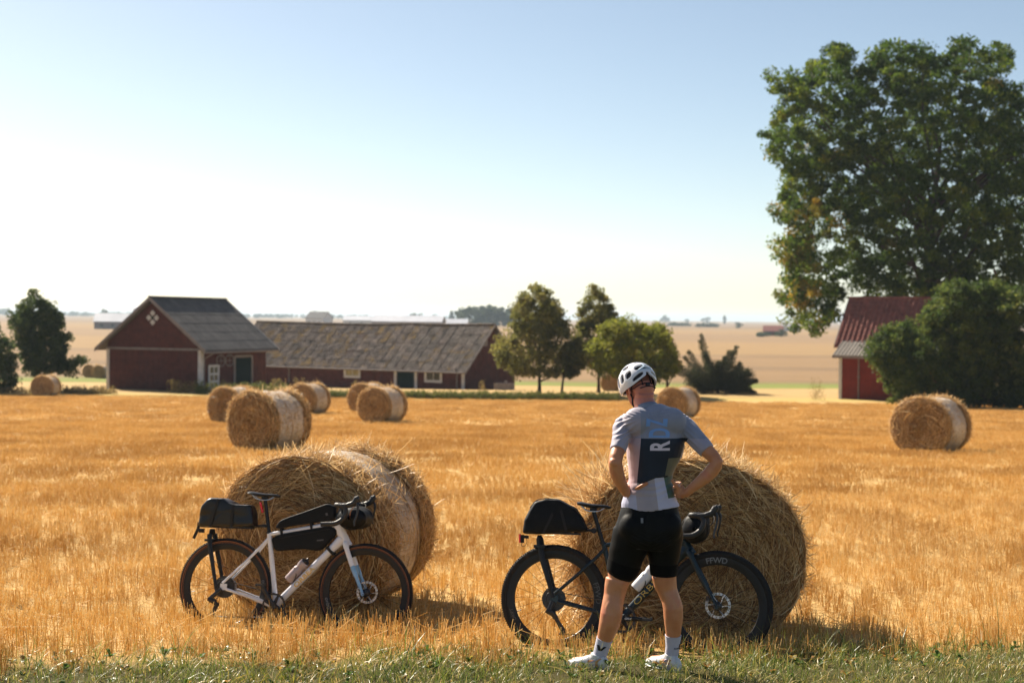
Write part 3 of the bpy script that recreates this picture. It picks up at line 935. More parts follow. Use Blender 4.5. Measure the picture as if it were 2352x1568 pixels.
# ---- long barn -------------------------------------------------------------
def long_barn():
    psi = 31
    p = A(1067, 893, 119.5)
    z0 = A(1067, 894, 119.5).z
    root = empty("long_barn")
    # local x runs from the left end (0) to the right end (L), y backwards
    Lb, W, He, Hr = 26.0, 8.2, 1.95, 5.4
    ax = Vector((math.cos(R(psi)), -math.sin(R(psi)), 0))
    o = Vector((p.x, p.y, z0)) - ax * Lb
    root.matrix_world = Matrix.Translation(o) @ Matrix.Rotation(-R(psi), 4, 'Z')
    tag(root, "long low dark red barn with mossy corrugated roof and two white windows", "barn")
    m = MB(); m.prism([(0, -.6), (W, -.6), (W, He), (W / 2, Hr - .1), (0, He)], 'x', 0, Lb)
    wall = m.build("wall", red_wood, root, smooth=False)
    doors = [(Lb - 7.0, Lb - 5.05)]
    wins = [(Lb - 12.6, Lb - 11.0, .72, 1.52), (Lb - 3.95, Lb - 2.35, .58, 1.45)]
    sk = [(a, b, -.2, 1.62) for a, b in doors] + [(a, b, c, d) for a, b, c, d in wins]
    # horizontal boards along the front
    nb = 8
    for k in range(nb):
        z_a = -.1 + k * (He + .1) / nb; z_b = z_a + (He + .1) / nb - .012
        cuts = sorted([(a, b) for a, b, c, d in sk if c < z_b and d > z_a])
        x = 0.0
        for a, b in cuts + [(Lb, Lb)]:
            if a - x > .1:
                q = MB(); q.box(((x + a) / 2, -.012 - .006 * (k % 2), (z_a + z_b) / 2), (a - x - .004, .03, z_b - z_a)); q.build("board", red_wood, wall, smooth=False)
            x = b
    # right gable end: upright boards
    sl = (Hr - He) / (W / 2)
    board_wall(wall, "end", .1, W - .1, Lb, -.2, lambda y: He + (W / 2 - abs(y - W / 2)) * sl - .12, .3, red_wood, face=1, axis='y')
    for x in (Lb - .12,):
        q = MB(); q.box((x, -.05, He / 2 - .1), (.28, .07, He + .1)); q.build("corner_board", white_wood, root, smooth=False)
    for a, b in doors:
        q = MB(); q.box(((a + b) / 2, -.01, .78), (b - a - .2, .05, 1.7)); door = q.build("door", green_door, root, smooth=False)
        n = 7
        for i in range(n):
            q = MB(); q.box((a + .1 + (b - a - .2) * (i + .5) / n, -.045, .78), ((b - a - .2) / n - .012, .02, 1.68)); q.build("board", green_door, door, smooth=False)
        for x in (a - .1, b + .1):
            q = MB(); q.box((x, -.055, .8), (.27, .08, 1.8)); q.build("door_frame", white_wood, root, smooth=False)
    for i, (a, b, c, d) in enumerate(wins):
        q = MB(); q.box(((a + b) / 2, -.01, (c + d) / 2), (b - a, .03, d - c)); win = q.build("window", pane_warm if i == 0 else dark_inside, root, smooth=False)
        for x in (a, b):
            q = MB(); q.box((x, -.05, (c + d) / 2), (.22, .07, d - c + .2)); q.build("window_frame", white_wood, win, smooth=False)
        for z in (c, d):
            q = MB(); q.box(((a + b) / 2, -.053, z), (b - a + .2, .075, .2)); q.build("window_frame", white_wood, win, smooth=False)
        q = MB(); q.box(((a + b) / 2, -.035, (c + d) / 2), (.06, .03, d - c)); q.build("glazing_bar", white_wood, win, smooth=False)
    # downpipe left
    q = MB(); q.tube([(6.7, -.55, He - .1), (7.0, -.3, He - .4), (7.05, -.09, He - .7), (7.05, -.09, 0)], .06, 8); q.build("downpipe", grey_trim, root)
    q = MB(); q.tube([(Lb - .7, -.5, He - .15), (Lb - .7, -.12, He - .4), (Lb - .7, -.12, .05)], .06, 8); q.build("downpipe", grey_trim, root)
    # roof: slab plus separate corrugated sheets in courses on the front slope, sagging a little
    ov, ex = .62, .45
    def sag(x): return -0.14 * math.sin(math.pi * min(1, max(0, (x + ex) / (Lb + 2 * ex)))) + .10 * math.exp(-((x - 17.5) / 2.0) ** 2)
    for s in (-1, 1):
        ye = W / 2 + s * (W / 2 + ov); ze = He - sl * ov
        q = MB(); n = 16
        for i in range(n):
            xa = -ex + (Lb + 2 * ex) * i / n; xb = -ex + (Lb + 2 * ex) * (i + 1) / n
            q.hexa([(xa, ye, ze - .1), (xb, ye, ze - .1), (xb, W / 2, Hr - .1 + sag(xb)), (xa, W / 2, Hr - .1 + sag(xa)), (xa, ye, ze), (xb, ye, ze), (xb, W / 2, Hr + sag(xb)), (xa, W / 2, Hr + sag(xa))])
        roof = q.build("roof", roof_dull, root, smooth=False)
        if s == -1:
            ncol, nrow = 29, 5
            for c in range(ncol):
                for r_ in range(nrow):
                    x0 = -ex + (Lb + 2 * ex) * c / ncol; x1 = -ex + (Lb + 2 * ex) * (c + 1) / ncol + .03
                    t0 = r_ / nrow; t1 = min(1.0, (r_ + 1) / nrow + .02)
                    lift = .035 + random.uniform(0, .03); tw = random.uniform(-.012, .012)
                    vs = []; k = 12
                    for tt, hh in ((t0, lift), (t1, lift + .035)):
                        for i in range(k + 1):
                            x = x0 + (x1 - x0) * i / k
                            yy = W / 2 + (ye - W / 2) * tt; zz = (Hr + sag(x)) + (ze - Hr - sag(x)) * tt
                            vs.append((x, yy - .0, zz + hh + tw + .026 * math.cos(i * math.pi)))
                    fs = [(i, i + 1, k + 2 + i, k + 1 + i) for i in range(k)]
                    me = bpy.data.meshes.new("roof_sheet"); me.from_pydata(vs, [], fs)
                    mossy = c < 20 or random.random() < .3
                    link("roof_sheet", me, roof_moss if mossy else roof_dull, roof)
    q = MB(); q.tube([(-ex + (Lb + 2 * ex) * i / 16, W / 2, Hr + .05 + sag(-ex + (Lb + 2 * ex) * i / 16)) for i in range(17)], .13, 8); q.build("ridge_cap", roof_dull, root)
    for s in (-1, 1):
        ye = W / 2 + s * (W / 2 + ov); ze = He - sl * ov
        q = MB(); q.hexa([(Lb + ex, ye, ze - .14), (Lb + ex + .04, ye, ze - .14), (Lb + ex + .04, W / 2, Hr - .1), (Lb + ex, W / 2, Hr - .1), (Lb + ex, ye, ze + .08), (Lb + ex + .04, ye, ze + .08), (Lb + ex + .04, W / 2, Hr + .1), (Lb + ex, W / 2, Hr + .1)])
        q.build("barge_board", grey_trim, root, smooth=False)
    q = MB(); q.tube([(-.2, -ov - .06, He - sl * ov - .02), (Lb + ex, -ov - .06, He - sl * ov - .02)], .06, 8); q.build("gutter", grey_trim, root)
    # pale board under the ridge at the right end
    q = MB(); q.box((Lb + .06, W / 2 - .9, Hr - 1.35), (.05, .55, .9)); q.build("vent_hatch", grey_trim, root, smooth=False)
long_barn()

# ---- red shed with tiled roof --------------------------------------------------
def red_shed():
    beta = 31
    root = empty("red_shed")
    root.matrix_world = frame_at(1929, 919, 100.5, beta)
    tag(root, "bright red shed with wavy clay tile roof, half hidden by the hedge", "shed")
    Lb, W, He = 9.0, 5.6, 4.2
    y0 = 1.9                       # main body stands behind the lean-to
    Hr = 7.12; rise = Hr - He; half = W / 2
    m = MB(); m.prism([(y0, -.5), (y0 + W, -.5), (y0 + W, He), (y0 + half, Hr - .12), (y0, He)], 'x', -0.5, Lb)
    wall = m.build("wall", red_wood_bright, root, smooth=False)
    m = MB(); m.prism([(0, -.5), (y0 - .01, -.5), (y0 - .01, 4.0), (0, 3.1)], 'x', .05, Lb - .2)
    lt = m.build("lean_to", red_wood_bright, root, smooth=False)
    board_wall(lt, "front", .1, Lb - .3, 0, -.1, lambda x: 3.05, .2, red_wood_bright)
    board_wall(lt, "end", .1, y0, .05, -.1, lambda y: 3.05 + .9 * y / y0, .2, red_wood_bright, face=-1, axis='y')
    q = MB(); q.box((.02, -.05, 1.45), (.22, .06, 3.1)); q.build("corner_board", white_wood, root, smooth=False)
    q = MB(); q.tube([(1.35, -.1, 3.0), (1.35, -.1, 0)], .045, 8); q.build("downpipe", grey_trim, root)
    q = MB(); q.box((1.35, -.12, 1.6), (.14, .1, .14)); q.build("pipe_clamp", grey_trim, root, smooth=False)
    # lean-to roof of standing sheets
    q = MB(); q.hexa([(-.45, -.45, 2.95), (Lb, -.45, 2.95), (Lb, y0 + .02, 4.02), (-.45, y0 + .02, 4.02), (-.45, -.45, 3.07), (Lb, -.45, 3.07), (Lb, y0 + .02, 4.14), (-.45, y0 + .02, 4.14)])
    lr = q.build("lean_to_roof", lean_sheet, root, smooth=False)
    for i in range(36):
        x = -.42 + i * .26
        q = MB(); q.hexa([(x, -.47, 3.075), (x + .1, -.47, 3.075), (x + .1, y0, 4.148), (x, y0, 4.148), (x + .02, -.47, 3.105), (x + .08, -.47, 3.105), (x + .08, y0, 4.178), (x + .02, y0, 4.178)])
        q.build("roof_rib", lean_sheet, lr, smooth=False)
    q = MB(); q.box((Lb / 2 - .2, -.47, 2.98), (Lb + .5, .05, .2)); q.build("fascia", grey_trim, root, smooth=False)
    # tiled roof: rolls of single tiles
    ov, ex = .5, .35
    for s in (-1, 1):
        ye = y0 + half + s * (half + ov); ze = He - rise / half * ov
        q = MB(); q.hexa([(-ex - .55, ye, ze - .1), (Lb + ex, ye, ze - .1), (Lb + ex, y0 + half, Hr - .1), (-ex - .55, y0 + half, Hr - .1), (-ex - .55, ye, ze), (Lb + ex, ye, ze), (Lb + ex, y0 + half, Hr), (-ex - .55, y0 + half, Hr)])
        roof = q.build("roof", tile_red, root, smooth=False)
        if s == -1:
            ncol, nrow = 28, 11
            wc = (Lb + 2 * ex + .55) / ncol
            k = 6
            for c in range(ncol):
                x0 = -ex - .55 + c * wc
                for r_ in range(nrow):
                    t0 = r_ / nrow; t1 = (r_ + 1) / nrow + .015
                    vs = []
                    for tt, hh in ((t0, .03), (t1, .055)):
                        for i in range(k + 1):
                            u = i / k
                            prof = .115 * math.sin(math.pi * min(1, u / .62)) if u < .62 else -.02 * math.sin(math.pi * (u - .62) / .38)
                            vs.append((x0 + wc * u, y0 + half + (ye - y0 - half) * tt, Hr + (ze - Hr) * tt + hh + prof))
                    b_ = len(vs)
                    for i in range(k + 1):
                        v = vs[k + 1 + i]; vs.append((v[0], v[1], v[2] - .03))
                    fs = [(i, i + 1, k + 2 + i, k + 1 + i) for i in range(k)] + [(k + 1 + i, k + 2 + i, b_ + i + 1, b_ + i) for i in range(k)]
                    me = bpy.data.meshes.new("roof_tile"); me.from_pydata(vs, [], fs)
                    me.polygons.foreach_set("use_smooth", np.array([True] * k + [False] * k))
                    if c >= 13 and r_ > 3 and c - 13 > (11 - r_) * 1.2:
                        bpy.data.meshes.remove(me); continue   # hidden behind the hedge
                    link("roof_tile", me, tile_red, roof)
    q = MB(); q.tube([(-ex - .55, y0 + half, Hr + .06), (Lb + ex, y0 + half, Hr + .06)], .13, 8); q.build("ridge_tile", tile_red, root)
    for s in (-1, 1):
        ye = y0 + half + s * (half + ov); ze = He - rise / half * ov
        x = -ex - .6
        q = MB(); q.hexa([(x, ye, ze - .16), (x + .05, ye, ze - .16), (x + .05, y0 + half, Hr - .16), (x, y0 + half, Hr - .16), (x, ye, ze + .13), (x + .05, ye, ze + .13), (x + .05, y0 + half, Hr + .13), (x, y0 + half, Hr + .13)])
        q.build("barge_board", grey_trim, root, smooth=False)
red_shed()

# ---- wooden trough by the long barn ------------------------------------------------
def trough():
    p = G(1158, 895, 113)
    root = empty("wooden_trough", p, (0, 0, -R(20)))
    tag(root, "low dark wooden trough on the ground beside the long barn", "trough")
    for y in (-.35, .35):
        q = MB(); q.box((0, y, .3), (1.5, .05, .5)); q.build("side_board", grey_trim, root, smooth=False)
    for x in (-.72, .72):
        q = MB(); q.box((x, 0, .3), (.05, .64, .48)); q.build("end_board", grey_trim, root, smooth=False)
    q = MB(); q.box((0, 0, .09), (1.38, .64, .06)); q.build("floor_board", red_wood, root, smooth=False)
    q = MB(); q.tube([(.15, 0, .12), (.15, 0, .75)], .12, 8); q.build("post", grey_trim, root)
trough()

# ---- far farms ------------------------------------------------------------------------
pale_roof = pbr("pale_metal_roof", (0.50, 0.50, 0.54), rough=0.45, var=0.08, scale=0.2)
far_wall = pbr("far_wall", (0.20, 0.16, 0.15), rough=0.8, var=0.2, scale=0.3)
far_white = pbr("far_white_wall", (0.62, 0.60, 0.58), rough=0.8, var=0.1, scale=0.3)
def far_house(px, py, d, L_, W, He, Hr, yaw, wmat, rmat, label, wins=0):
    p = A(px, py, d)
    root = empty("farm_building", (p.x, p.y, gz(p.x, p.y)), (0, 0, -R(yaw)))
    tag(root, label, "farm building")
    m = MB(); m.prism([(-W / 2, -1), (W / 2, -1), (W / 2, He), (0, Hr - .1), (-W / 2, He)], 'x', -L_ / 2, L_ / 2); m.build("wall", wmat, root, smooth=False)
    for s in (-1, 1):
        q = MB()
        q.hexa([(-L_ / 2 - .4, 0, Hr), (L_ / 2 + .4, 0, Hr), (L_ / 2 + .4, s * (W / 2 + .4), He - .15), (-L_ / 2 - .4, s * (W / 2 + .4), He - .15),
                (-L_ / 2 - .4, 0, Hr + .25), (L_ / 2 + .4, 0, Hr + .25), (L_ / 2 + .4, s * (W / 2 + .4), He + .1), (-L_ / 2 - .4, s * (W / 2 + .4), He + .1)])
        q.build("roof", rmat, root, smooth=False)
    for i in range(wins):
        q = MB(); q.box((-L_ / 2 + L_ * (i + .7) / (wins + .4), -W / 2 - .04, He * .5), (1.4, .06, 1.4)); q.build("window", dark_inside, root, smooth=False)
far_house(275, 733, 620, 20, 12, 3.2, 6.6, -8, far_wall, pale_roof, "distant long building with bright roof left of the gable barn", 4)
far_house(733, 735, 900, 14, 10, 5.0, 9.0, 30, far_white, roof_grey, "distant white gabled farmhouse above the long barn roof", 3)
far_house(940, 742, 700, 34, 14, 4.2, 7.0, 6, far_wall, pale_roof, "distant wide hall with pale roof above the long barn", 5)
far_house(860, 738, 950, 40, 14, 3.8, 6.5, 4, far_white, pale_roof, "distant pale row of farm sheds above the long barn", 5)
far_house(1040, 743, 760, 16, 10, 3.0, 5.5, 4, far_white, pale_roof, "small distant pale shed near the right end of the long barn", 2)
far_house(1776, 764, 625, 8, 6, 2.0, 4.2, 15, red_wood, tile_red, "distant red cottage among bushes beyond the juniper", 2)
far_house(1815, 756, 900, 10, 7, 3.0, 5.2, 5, far_white, pale_roof, "tiny distant white house at the big tree's edge", 2)
# silo behind the gable barn's left roof edge
p = G(317, 730, 640)
q = MB(); q.M = Matrix.Translation(p); q.tube([(0, 0, -1), (0, 0, 8.6)], 2.3, 20); q.tube([(0, 0, 8.6), (0, 0, 9.7), (0, 0, 10.5)], [2.35, 1.8, .3], 20)
so = q.build("silo", pale_roof); tag(so, "distant pale silo just behind the gable barn's left roof edge", "silo")

# ------------------------------------------------------------------ trees and shrubs
bark = pbr("bark", (0.085, 0.062, 0.047), rough=0.95, var=0.35, scale=3.0, bump=0.8, bscale=12, spec=0.1)
def leaf(name, a, b, c, d, trans=0.42): return leafy(name, [(0.0, a), (0.45, b), (0.85, c), (1.0, d)], trans=trans, rough=0.55, spec=0.15)
leaf_maple = leaf("maple_leaf", (0.024, 0.048, 0.008), (0.062, 0.108, 0.014), (0.17, 0.21, 0.02), (0.32, 0.28, 0.03), .58)
leaf_autumn = leaf("maple_leaf_turning", (0.07, 0.09, 0.012), (0.19, 0.16, 0.02), (0.38, 0.24, 0.028), (0.52, 0.28, 0.03), .58)
leaf_lime = leaf("lime_leaf", (0.075, 0.082, 0.022), (0.17, 0.165, 0.04), (0.31, 0.26, 0.075), (0.50, 0.38, 0.16), .55)
leaf_willow = leaf("yellow_green_leaf", (0.12, 0.14, 0.02), (0.21, 0.225, 0.03), (0.32, 0.30, 0.045), (0.44, 0.36, 0.07), .55)
leaf_dark = leaf("dark_leaf", (0.024, 0.042, 0.014), (0.048, 0.076, 0.02), (0.10, 0.125, 0.03), (0.20, 0.17, 0.05), .5)
leaf_juniper = leaf("juniper_needles", (0.026, 0.032, 0.016), (0.045, 0.055, 0.024), (0.08, 0.086, 0.03), (0.15, 0.13, 0.05), 0.35)
leaf_hedge = leaf("hedge_leaf", (0.032, 0.056, 0.016), (0.068, 0.105, 0.024), (0.15, 0.175, 0.035), (0.32, 0.30, 0.09), .55)
leaf_dry = leaf("dry_weed", (0.16, 0.13, 0.04), (0.26, 0.19, 0.07), (0.38, 0.26, 0.10), (0.30, 0.14, 0.06))
leaf_weed = leaf("field_weed", (0.06, 0.085, 0.02), (0.12, 0.14, 0.03), (0.22, 0.2, 0.06), (0.36, 0.28, 0.1))

def inside(poly, x, z):
    n = len(poly); r = np.zeros(len(x), bool)
    for i in range(n):
        x1, z1 = poly[i]; x2, z2 = poly[(i + 1) % n]
        c = ((z1 > z) != (z2 > z)) & (x < (x2 - x1) * (z - z1) / (z2 - z1 + 1e-12) + x1)
        r ^= c
    return r

def edge_dist(poly, x, z):
    d = np.full(len(x), 1e9)
    for i in range(len(poly)):
        a = np.array(poly[i]); b = np.array(poly[(i + 1) % len(poly)])
        ab = b - a; t = ((x - a[0]) * ab[0] + (z - a[1]) * ab[1]) / (ab @ ab + 1e-12)
        t = t.clip(0, 1)
        d = np.minimum(d, np.hypot(x - a[0] - t * ab[0], z - a[1] - t * ab[1]))
    return d

def leaves_mesh(name, C, rad, per, size, seed, flat=0.75, droop=0.3, tone=None, needle=1.0):
    """C clump centres (n,3), rad (n,), per leaves per clump"""
    r = np.random.default_rng(seed)
    n = len(C) * per
    cc = np.repeat(C, per, 0); rr = np.repeat(rad, per)
    d = r.normal(0, 1, (n, 3)); d /= np.linalg.norm(d, axis=1, keepdims=True)
    q = r.random(n) ** 0.45
    P = cc + d * (rr * q)[:, None] * np.array([1, 1, flat])
    u = d * 0.6 + r.normal(0, 1, (n, 3)) * 0.8 + np.array([0, 0, -droop]); u /= np.linalg.norm(u, axis=1, keepdims=True)
    v = np.cross(u, r.normal(0, 1, (n, 3))); v /= np.linalg.norm(v, axis=1, keepdims=True)
    s = size * r.uniform(.6, 1.35, n)
    u = u * s[:, None]; v = v * (s * 0.62 * needle)[:, None]
    w = np.cross(u, v); w /= np.linalg.norm(w, axis=1, keepdims=True) + 1e-9
    V = np.stack([P - u * .5, P + v * .5 + w * (s * .1)[:, None], P + u * .5, P - v * .5 + w * (s * .1)[:, None]], 1).reshape(-1, 3)
    F = np.arange(4 * n).reshape(-1, 4)
    base = np.repeat(r.beta(1.3, 1.6, len(C)), per) * .62
    rnd = (base + r.beta(2, 2.5, n) * .42).clip(0, 1)
    if tone is not None: rnd = (rnd + np.repeat(tone, per)).clip(0, 1)
    return np_mesh(name, V, F, attr={"rnd": np.repeat(rnd, 4)})

def grow(root, base, C, r0, seed, trunk_top=0.75, limbs=14, lean=0.0):
    """tapered trunk with limbs reaching into the crown"""
    r = random.Random(seed)
    C = [Vector(c) for c in C]
    top = max(c.z for c in C); low = min(c.z for c in C)
    ctr = sum(C, Vector()) / len(C)
    m = MB()
    tz = base.z + (top - base.z) * trunk_top
    k = 9; path = []; rad = []
    for i in range(k):
        t = i / (k - 1)
        x = base.x + (ctr.x - base.x) * t * t + r.uniform(-.12, .12) * r0 * 3 * t
        y = base.y + (ctr.y - base.y) * t * t + r.uniform(-.12, .12) * r0 * 3 * t
        path.append(Vector((x, y, base.z - .2 + (tz - base.z + .2) * t)))
        rad.append(r0 * (1.35 if i == 0 else 1.0) * (1 - .82 * t))
    m.tube(path, rad, 10)
    for j in range(limbs):
        tgt = C[r.randrange(len(C))]
        t = min(.95, max(.18, (tgt.z - base.z) / (tz - base.z + .01) * .62 + r.uniform(-.06, .06)))
        f = t * (k - 1); i = int(f)
        st = path[i].lerp(path[min(k - 1, i + 1)], f - i)
        rr = r0 * (1 - .82 * t) * .55
        mid = st.lerp(tgt, .5) + Vector((r.uniform(-.1, .1), r.uniform(-.1, .1), .08)) * (tgt - st).length
        pts = [st, st.lerp(mid, .5) + Vector((0, 0, .02)), mid, mid.lerp(tgt, .5), tgt]
        m.tube(pts, [rr, rr * .8, rr * .6, rr * .4, rr * .12], 6)
        for q in range(2):
            t2 = C[r.randrange(len(C))]
            if (t2 - mid).length < (tgt - st).length * .6:
                m.tube([mid, mid.lerp(t2, .5) + Vector((0, 0, .05)), t2], [rr * .45, rr * .28, rr * .06], 5)
    return m.build("trunk", bark, root)

def tree(name, label, cat, outline, d, thick, nclump, crad, per, size, mat, trunk_px=None, trunk_r=.2, seed=1, group=None, flat=.75, mat2=None, split2=None,
         limbs=14, fill=.5, needle=1.0, droop=.3, trunk_top=.75, base_y=None, tonefn=None):
    """outline: crown silhouette in picture pixels at depth d; the crown gets a real depth around it"""
    r = np.random.default_rng(seed)
    W = [A(px, py, d) for px, py in outline]
    poly = [(w.x, w.z) for w in W]
    xs = np.array([p[0] for p in poly]); zs = np.array([p[1] for p in poly])
    n = nclump * 8
    x = r.uniform(xs.min(), xs.max(), n); z = r.uniform(zs.min(), zs.max(), n)
    ok = inside(poly, x, z); x = x[ok]; z = z[ok]
    ed = edge_dist(poly, x, z)
    keep = ed > min(crad * .35, ed.max() * .4)
    x, z, ed = x[keep], z[keep], ed[keep]
    # depth: bounded like a rounded body, denser towards the outside
    mx = ed.max() + 1e-6
    th = thick * np.sqrt(1 - (1 - (ed / mx).clip(0, 1)) ** 2)
    y = d + th * np.sign(r.random(len(x)) - .5) * r.random(len(x)) ** fill
    x = x * (y / d); z = 2.0 + (z - 2.0) * (1 + (y / d - 1) * .35)
    x, y, z = x[:nclump], y[:nclump], z[:nclump]
    C = np.stack([x, y, z], 1)
    rad = crad * r.uniform(.45, 1.35, len(C))
    if trunk_px is None: trunk_px = sum(p[0] for p in outline) / len(outline)
    b = G(trunk_px, 900, d)
    if base_y is not None: b = A(trunk_px, base_y, d)
    root = empty(name, b)
    tag(root, label, cat, group)
    inv = np.array(b)
    C = C - inv[None]
    tone = None
    if tonefn is not None: tone = np.array([tonefn(*c) for c in (C + inv)])
    if mat2 is not None:
        sel = np.array([split2(*c) for c in (C + inv)]) > r.random(len(C))
        if sel.any(): link("crown", leaves_mesh("crown", C[sel], rad[sel], per, size, seed + 5, flat, droop, None, needle), mat2, root)
        o = link("crown", leaves_mesh("crown", C[~sel], rad[~sel], per, size, seed + 6, flat, droop, None if tone is None else tone[~sel], needle), mat, root)
    else:
        o = link("crown", leaves_mesh("crown", C, rad, per, size, seed + 6, flat, droop, tone, needle), mat, root)
    if trunk_r > 0:
        grow(root, Vector((0, 0, 0)), C, trunk_r, seed, trunk_top, limbs)
    return root

# the great maple at the right
maple_outline = [(1876, 792), (1858, 760), (1838, 770), (1800, 762), (1800, 712), (1772, 682), (1802, 655), (1795, 610), (1768, 560), (1795, 520), (1758, 488), (1790, 462), (1800, 405), (1772, 372),
                 (1755, 340), (1722, 306), (1765, 292), (1780, 255), (1760, 205), (1752, 165), (1790, 160), (1850, 175), (1842, 128), (1880, 135), (1915, 84), (1962, 118), (1990, 150), (2010, 108), (2072, 84),
                 (2098, 105), (2130, 88), (2150, 130), (2205, 82), (2262, 105), (2290, 98), (2342, 115), (2310, 170), (2300, 190), (2345, 185), (2480, 160), (2560, 300), (2600, 480), (2560, 640), (2420, 700), (2200, 690), (2100, 720), (1990, 700), (1950, 660), (1905, 770)]
def maple_tone(x, y, z):
    return 0.10 * noise.noise(Vector((x * .25, y * .25, z * .25))) + (0.06 if x < 24 else -0.03)  # clump noise, plus the sunlit left side painted in as lighter leaf colour
tree("maple_tree", "huge dark green maple tree towering over the red shed", "tree", maple_outline, 112, 8.5, 2300, .80, 92, .27, leaf_maple, trunk_px=2128, trunk_r=.62, seed=11,
     limbs=46, fill=.55, trunk_top=.72, mat2=leaf_autumn, split2=lambda x, y, z: (0.26 if (x < 24.5 and z < 11.5) else 0.01), tonefn=maple_tone)
# second stem behind the shed
# trees by the long barn
lime1 = [(1232, 648), (1262, 662), (1285, 700), (1312, 745), (1330, 790), (1345, 830), (1335, 862), (1290, 870), (1240, 872), (1190, 866), (1150, 850), (1128, 812), (1142, 770), (1172, 745), (1180, 705), (1200, 668)]
tree("lime_tree", "taller rounded tree nearest the long barn, pale blossom specks", "tree", lime1, 104, 2.6, 360, .55, 70, .21, leaf_lime, trunk_px=1239, trunk_r=.14, seed=21, group="young trees beside the long barn", limbs=16)
lime2 = [(1364, 642), (1385, 668), (1412, 705), (1424, 730), (1440, 780), (1440, 840), (1390, 860), (1340, 850), (1320, 800), (1322, 720), (1342, 690)]
tree("lime_tree", "narrow pointed tree rising behind the yellow-green one", "tree", lime2, 107, 1.8, 230, .5, 70, .21, leaf_lime, trunk_px=1375, trunk_r=.13, seed=22, group="young trees beside the long barn", limbs=12)
lime3 = [(1300, 790), (1330, 770), (1350, 800), (1345, 850), (1310, 872), (1270, 862), (1268, 820)]
tree("small_tree", "small leaning tree with thin trunk between the two tall ones", "tree", lime3, 103, .9, 60, .4, 60, .2, leaf_lime, trunk_px=1290, trunk_r=.11, seed=23, limbs=5)
willow = [(1405, 728), (1450, 728), (1485, 745), (1515, 740), (1538, 765), (1552, 800), (1562, 850), (1540, 875), (1480, 880), (1420, 868), (1372, 862), (1352, 825), (1350, 790), (1375, 770), (1385, 742)]
tree("yellow_green_tree", "round yellow-green leafy tree behind the cyclist's helmet", "tree", willow, 99, 2.4, 330, .5, 76, .2, leaf_willow, trunk_px=1455, trunk_r=.16, seed=24, limbs=12)
brown = [(1512, 735), (1530, 755), (1548, 790), (1566, 830), (1565, 862), (1540, 872), (1520, 830), (1505, 780)]
tree("sparse_tree", "sparse brownish tree at the right edge of the yellow-green one", "tree", brown, 102, 1.2, 75, .4, 50, .2, leaf_lime, trunk_px=1532, trunk_r=.12, seed=25, limbs=8)

# juniper: pointed sprays
def juniper():
    d = 108
    b = G(1650, 898, d)
    root = empty("juniper_bush", b); tag(root, "dark spiky juniper bush right of the cyclist's head", "bush")
    tips = [(1606, 768), (1578, 806), (1560, 838), (1622, 800), (1650, 820), (1688, 796), (1700, 830), (1722, 850), (1730, 895), (1668, 806), (1590, 860), (1640, 840), (1710, 872), (1575, 885), (1735, 868)]
    C = []; rad = []
    r = random.Random(4)
    for q_ in range(170):
        px = 1650 + r.uniform(-70, 72); top = 822 + .0052 * (px - 1650) ** 2 + 8 * math.sin(px * .13)
        py = r.uniform(top + 8, 896)
        C.append(A(px, py, d + r.uniform(-1.7, 1.7)) - b); rad.append(.52)
    for tx, ty in tips:
        for s_ in range(2):
            yy = d + r.uniform(-1.6, 1.6)
            tip = A(tx + r.uniform(-6, 6), ty + r.uniform(0, 12) + s_ * 6, yy)
            rt = A(1650 + (tx - 1650) * .25, 897, d)
            for k in range(13):
                t = (k + 1) / 13
                c = rt.lerp(tip, t); c.z += .15 * math.sin(t * 3.1)
                C.append(c - b); rad.append(.58 * (1 - t * .80) + .08)
    C = np.array([tuple(c) for c in C]); rad = np.array(rad)
    link("crown", leaves_mesh("crown", C, rad, 85, .16, 31, 1.0, -.6, None, .35), leaf_juniper, root)
    grow(root, Vector((0, 0, 0)), C, .12, 3, .5, 12)
juniper()

# left tree and the shrubs beside it
left_t = [(75, 662), (95, 684), (125, 700), (142, 720), (150, 752), (166, 775), (160, 800), (150, 822), (192, 815), (196, 832), (175, 842), (176, 868), (150, 868), (132, 850), (100, 868), (70, 866), (52, 850), (40, 800), (24, 760), (20, 720), (40, 705), (55, 690)]
tree("broadleaf_tree", "dense dark tree standing left of the gable barn", "tree", left_t, 101, 2.2, 300, .5, 74, .2, leaf_dark, trunk_px=86, trunk_r=.2, seed=41, limbs=12, tonefn=lambda x, y, z: .12 * noise.noise(Vector((x, y, z)) * .5))
sh = [(-60, 730), (-10, 735), (20, 765), (36, 800), (45, 850), (40, 890), (15, 905), (-60, 905)]
tree("broadleaf_shrub", "dark shrub cut by the picture's left edge beneath the tree", "shrub", sh, 96, 1.6, 170, .45, 74, .19, leaf_dark, trunk_px=-10, trunk_r=.12, seed=42, limbs=6)
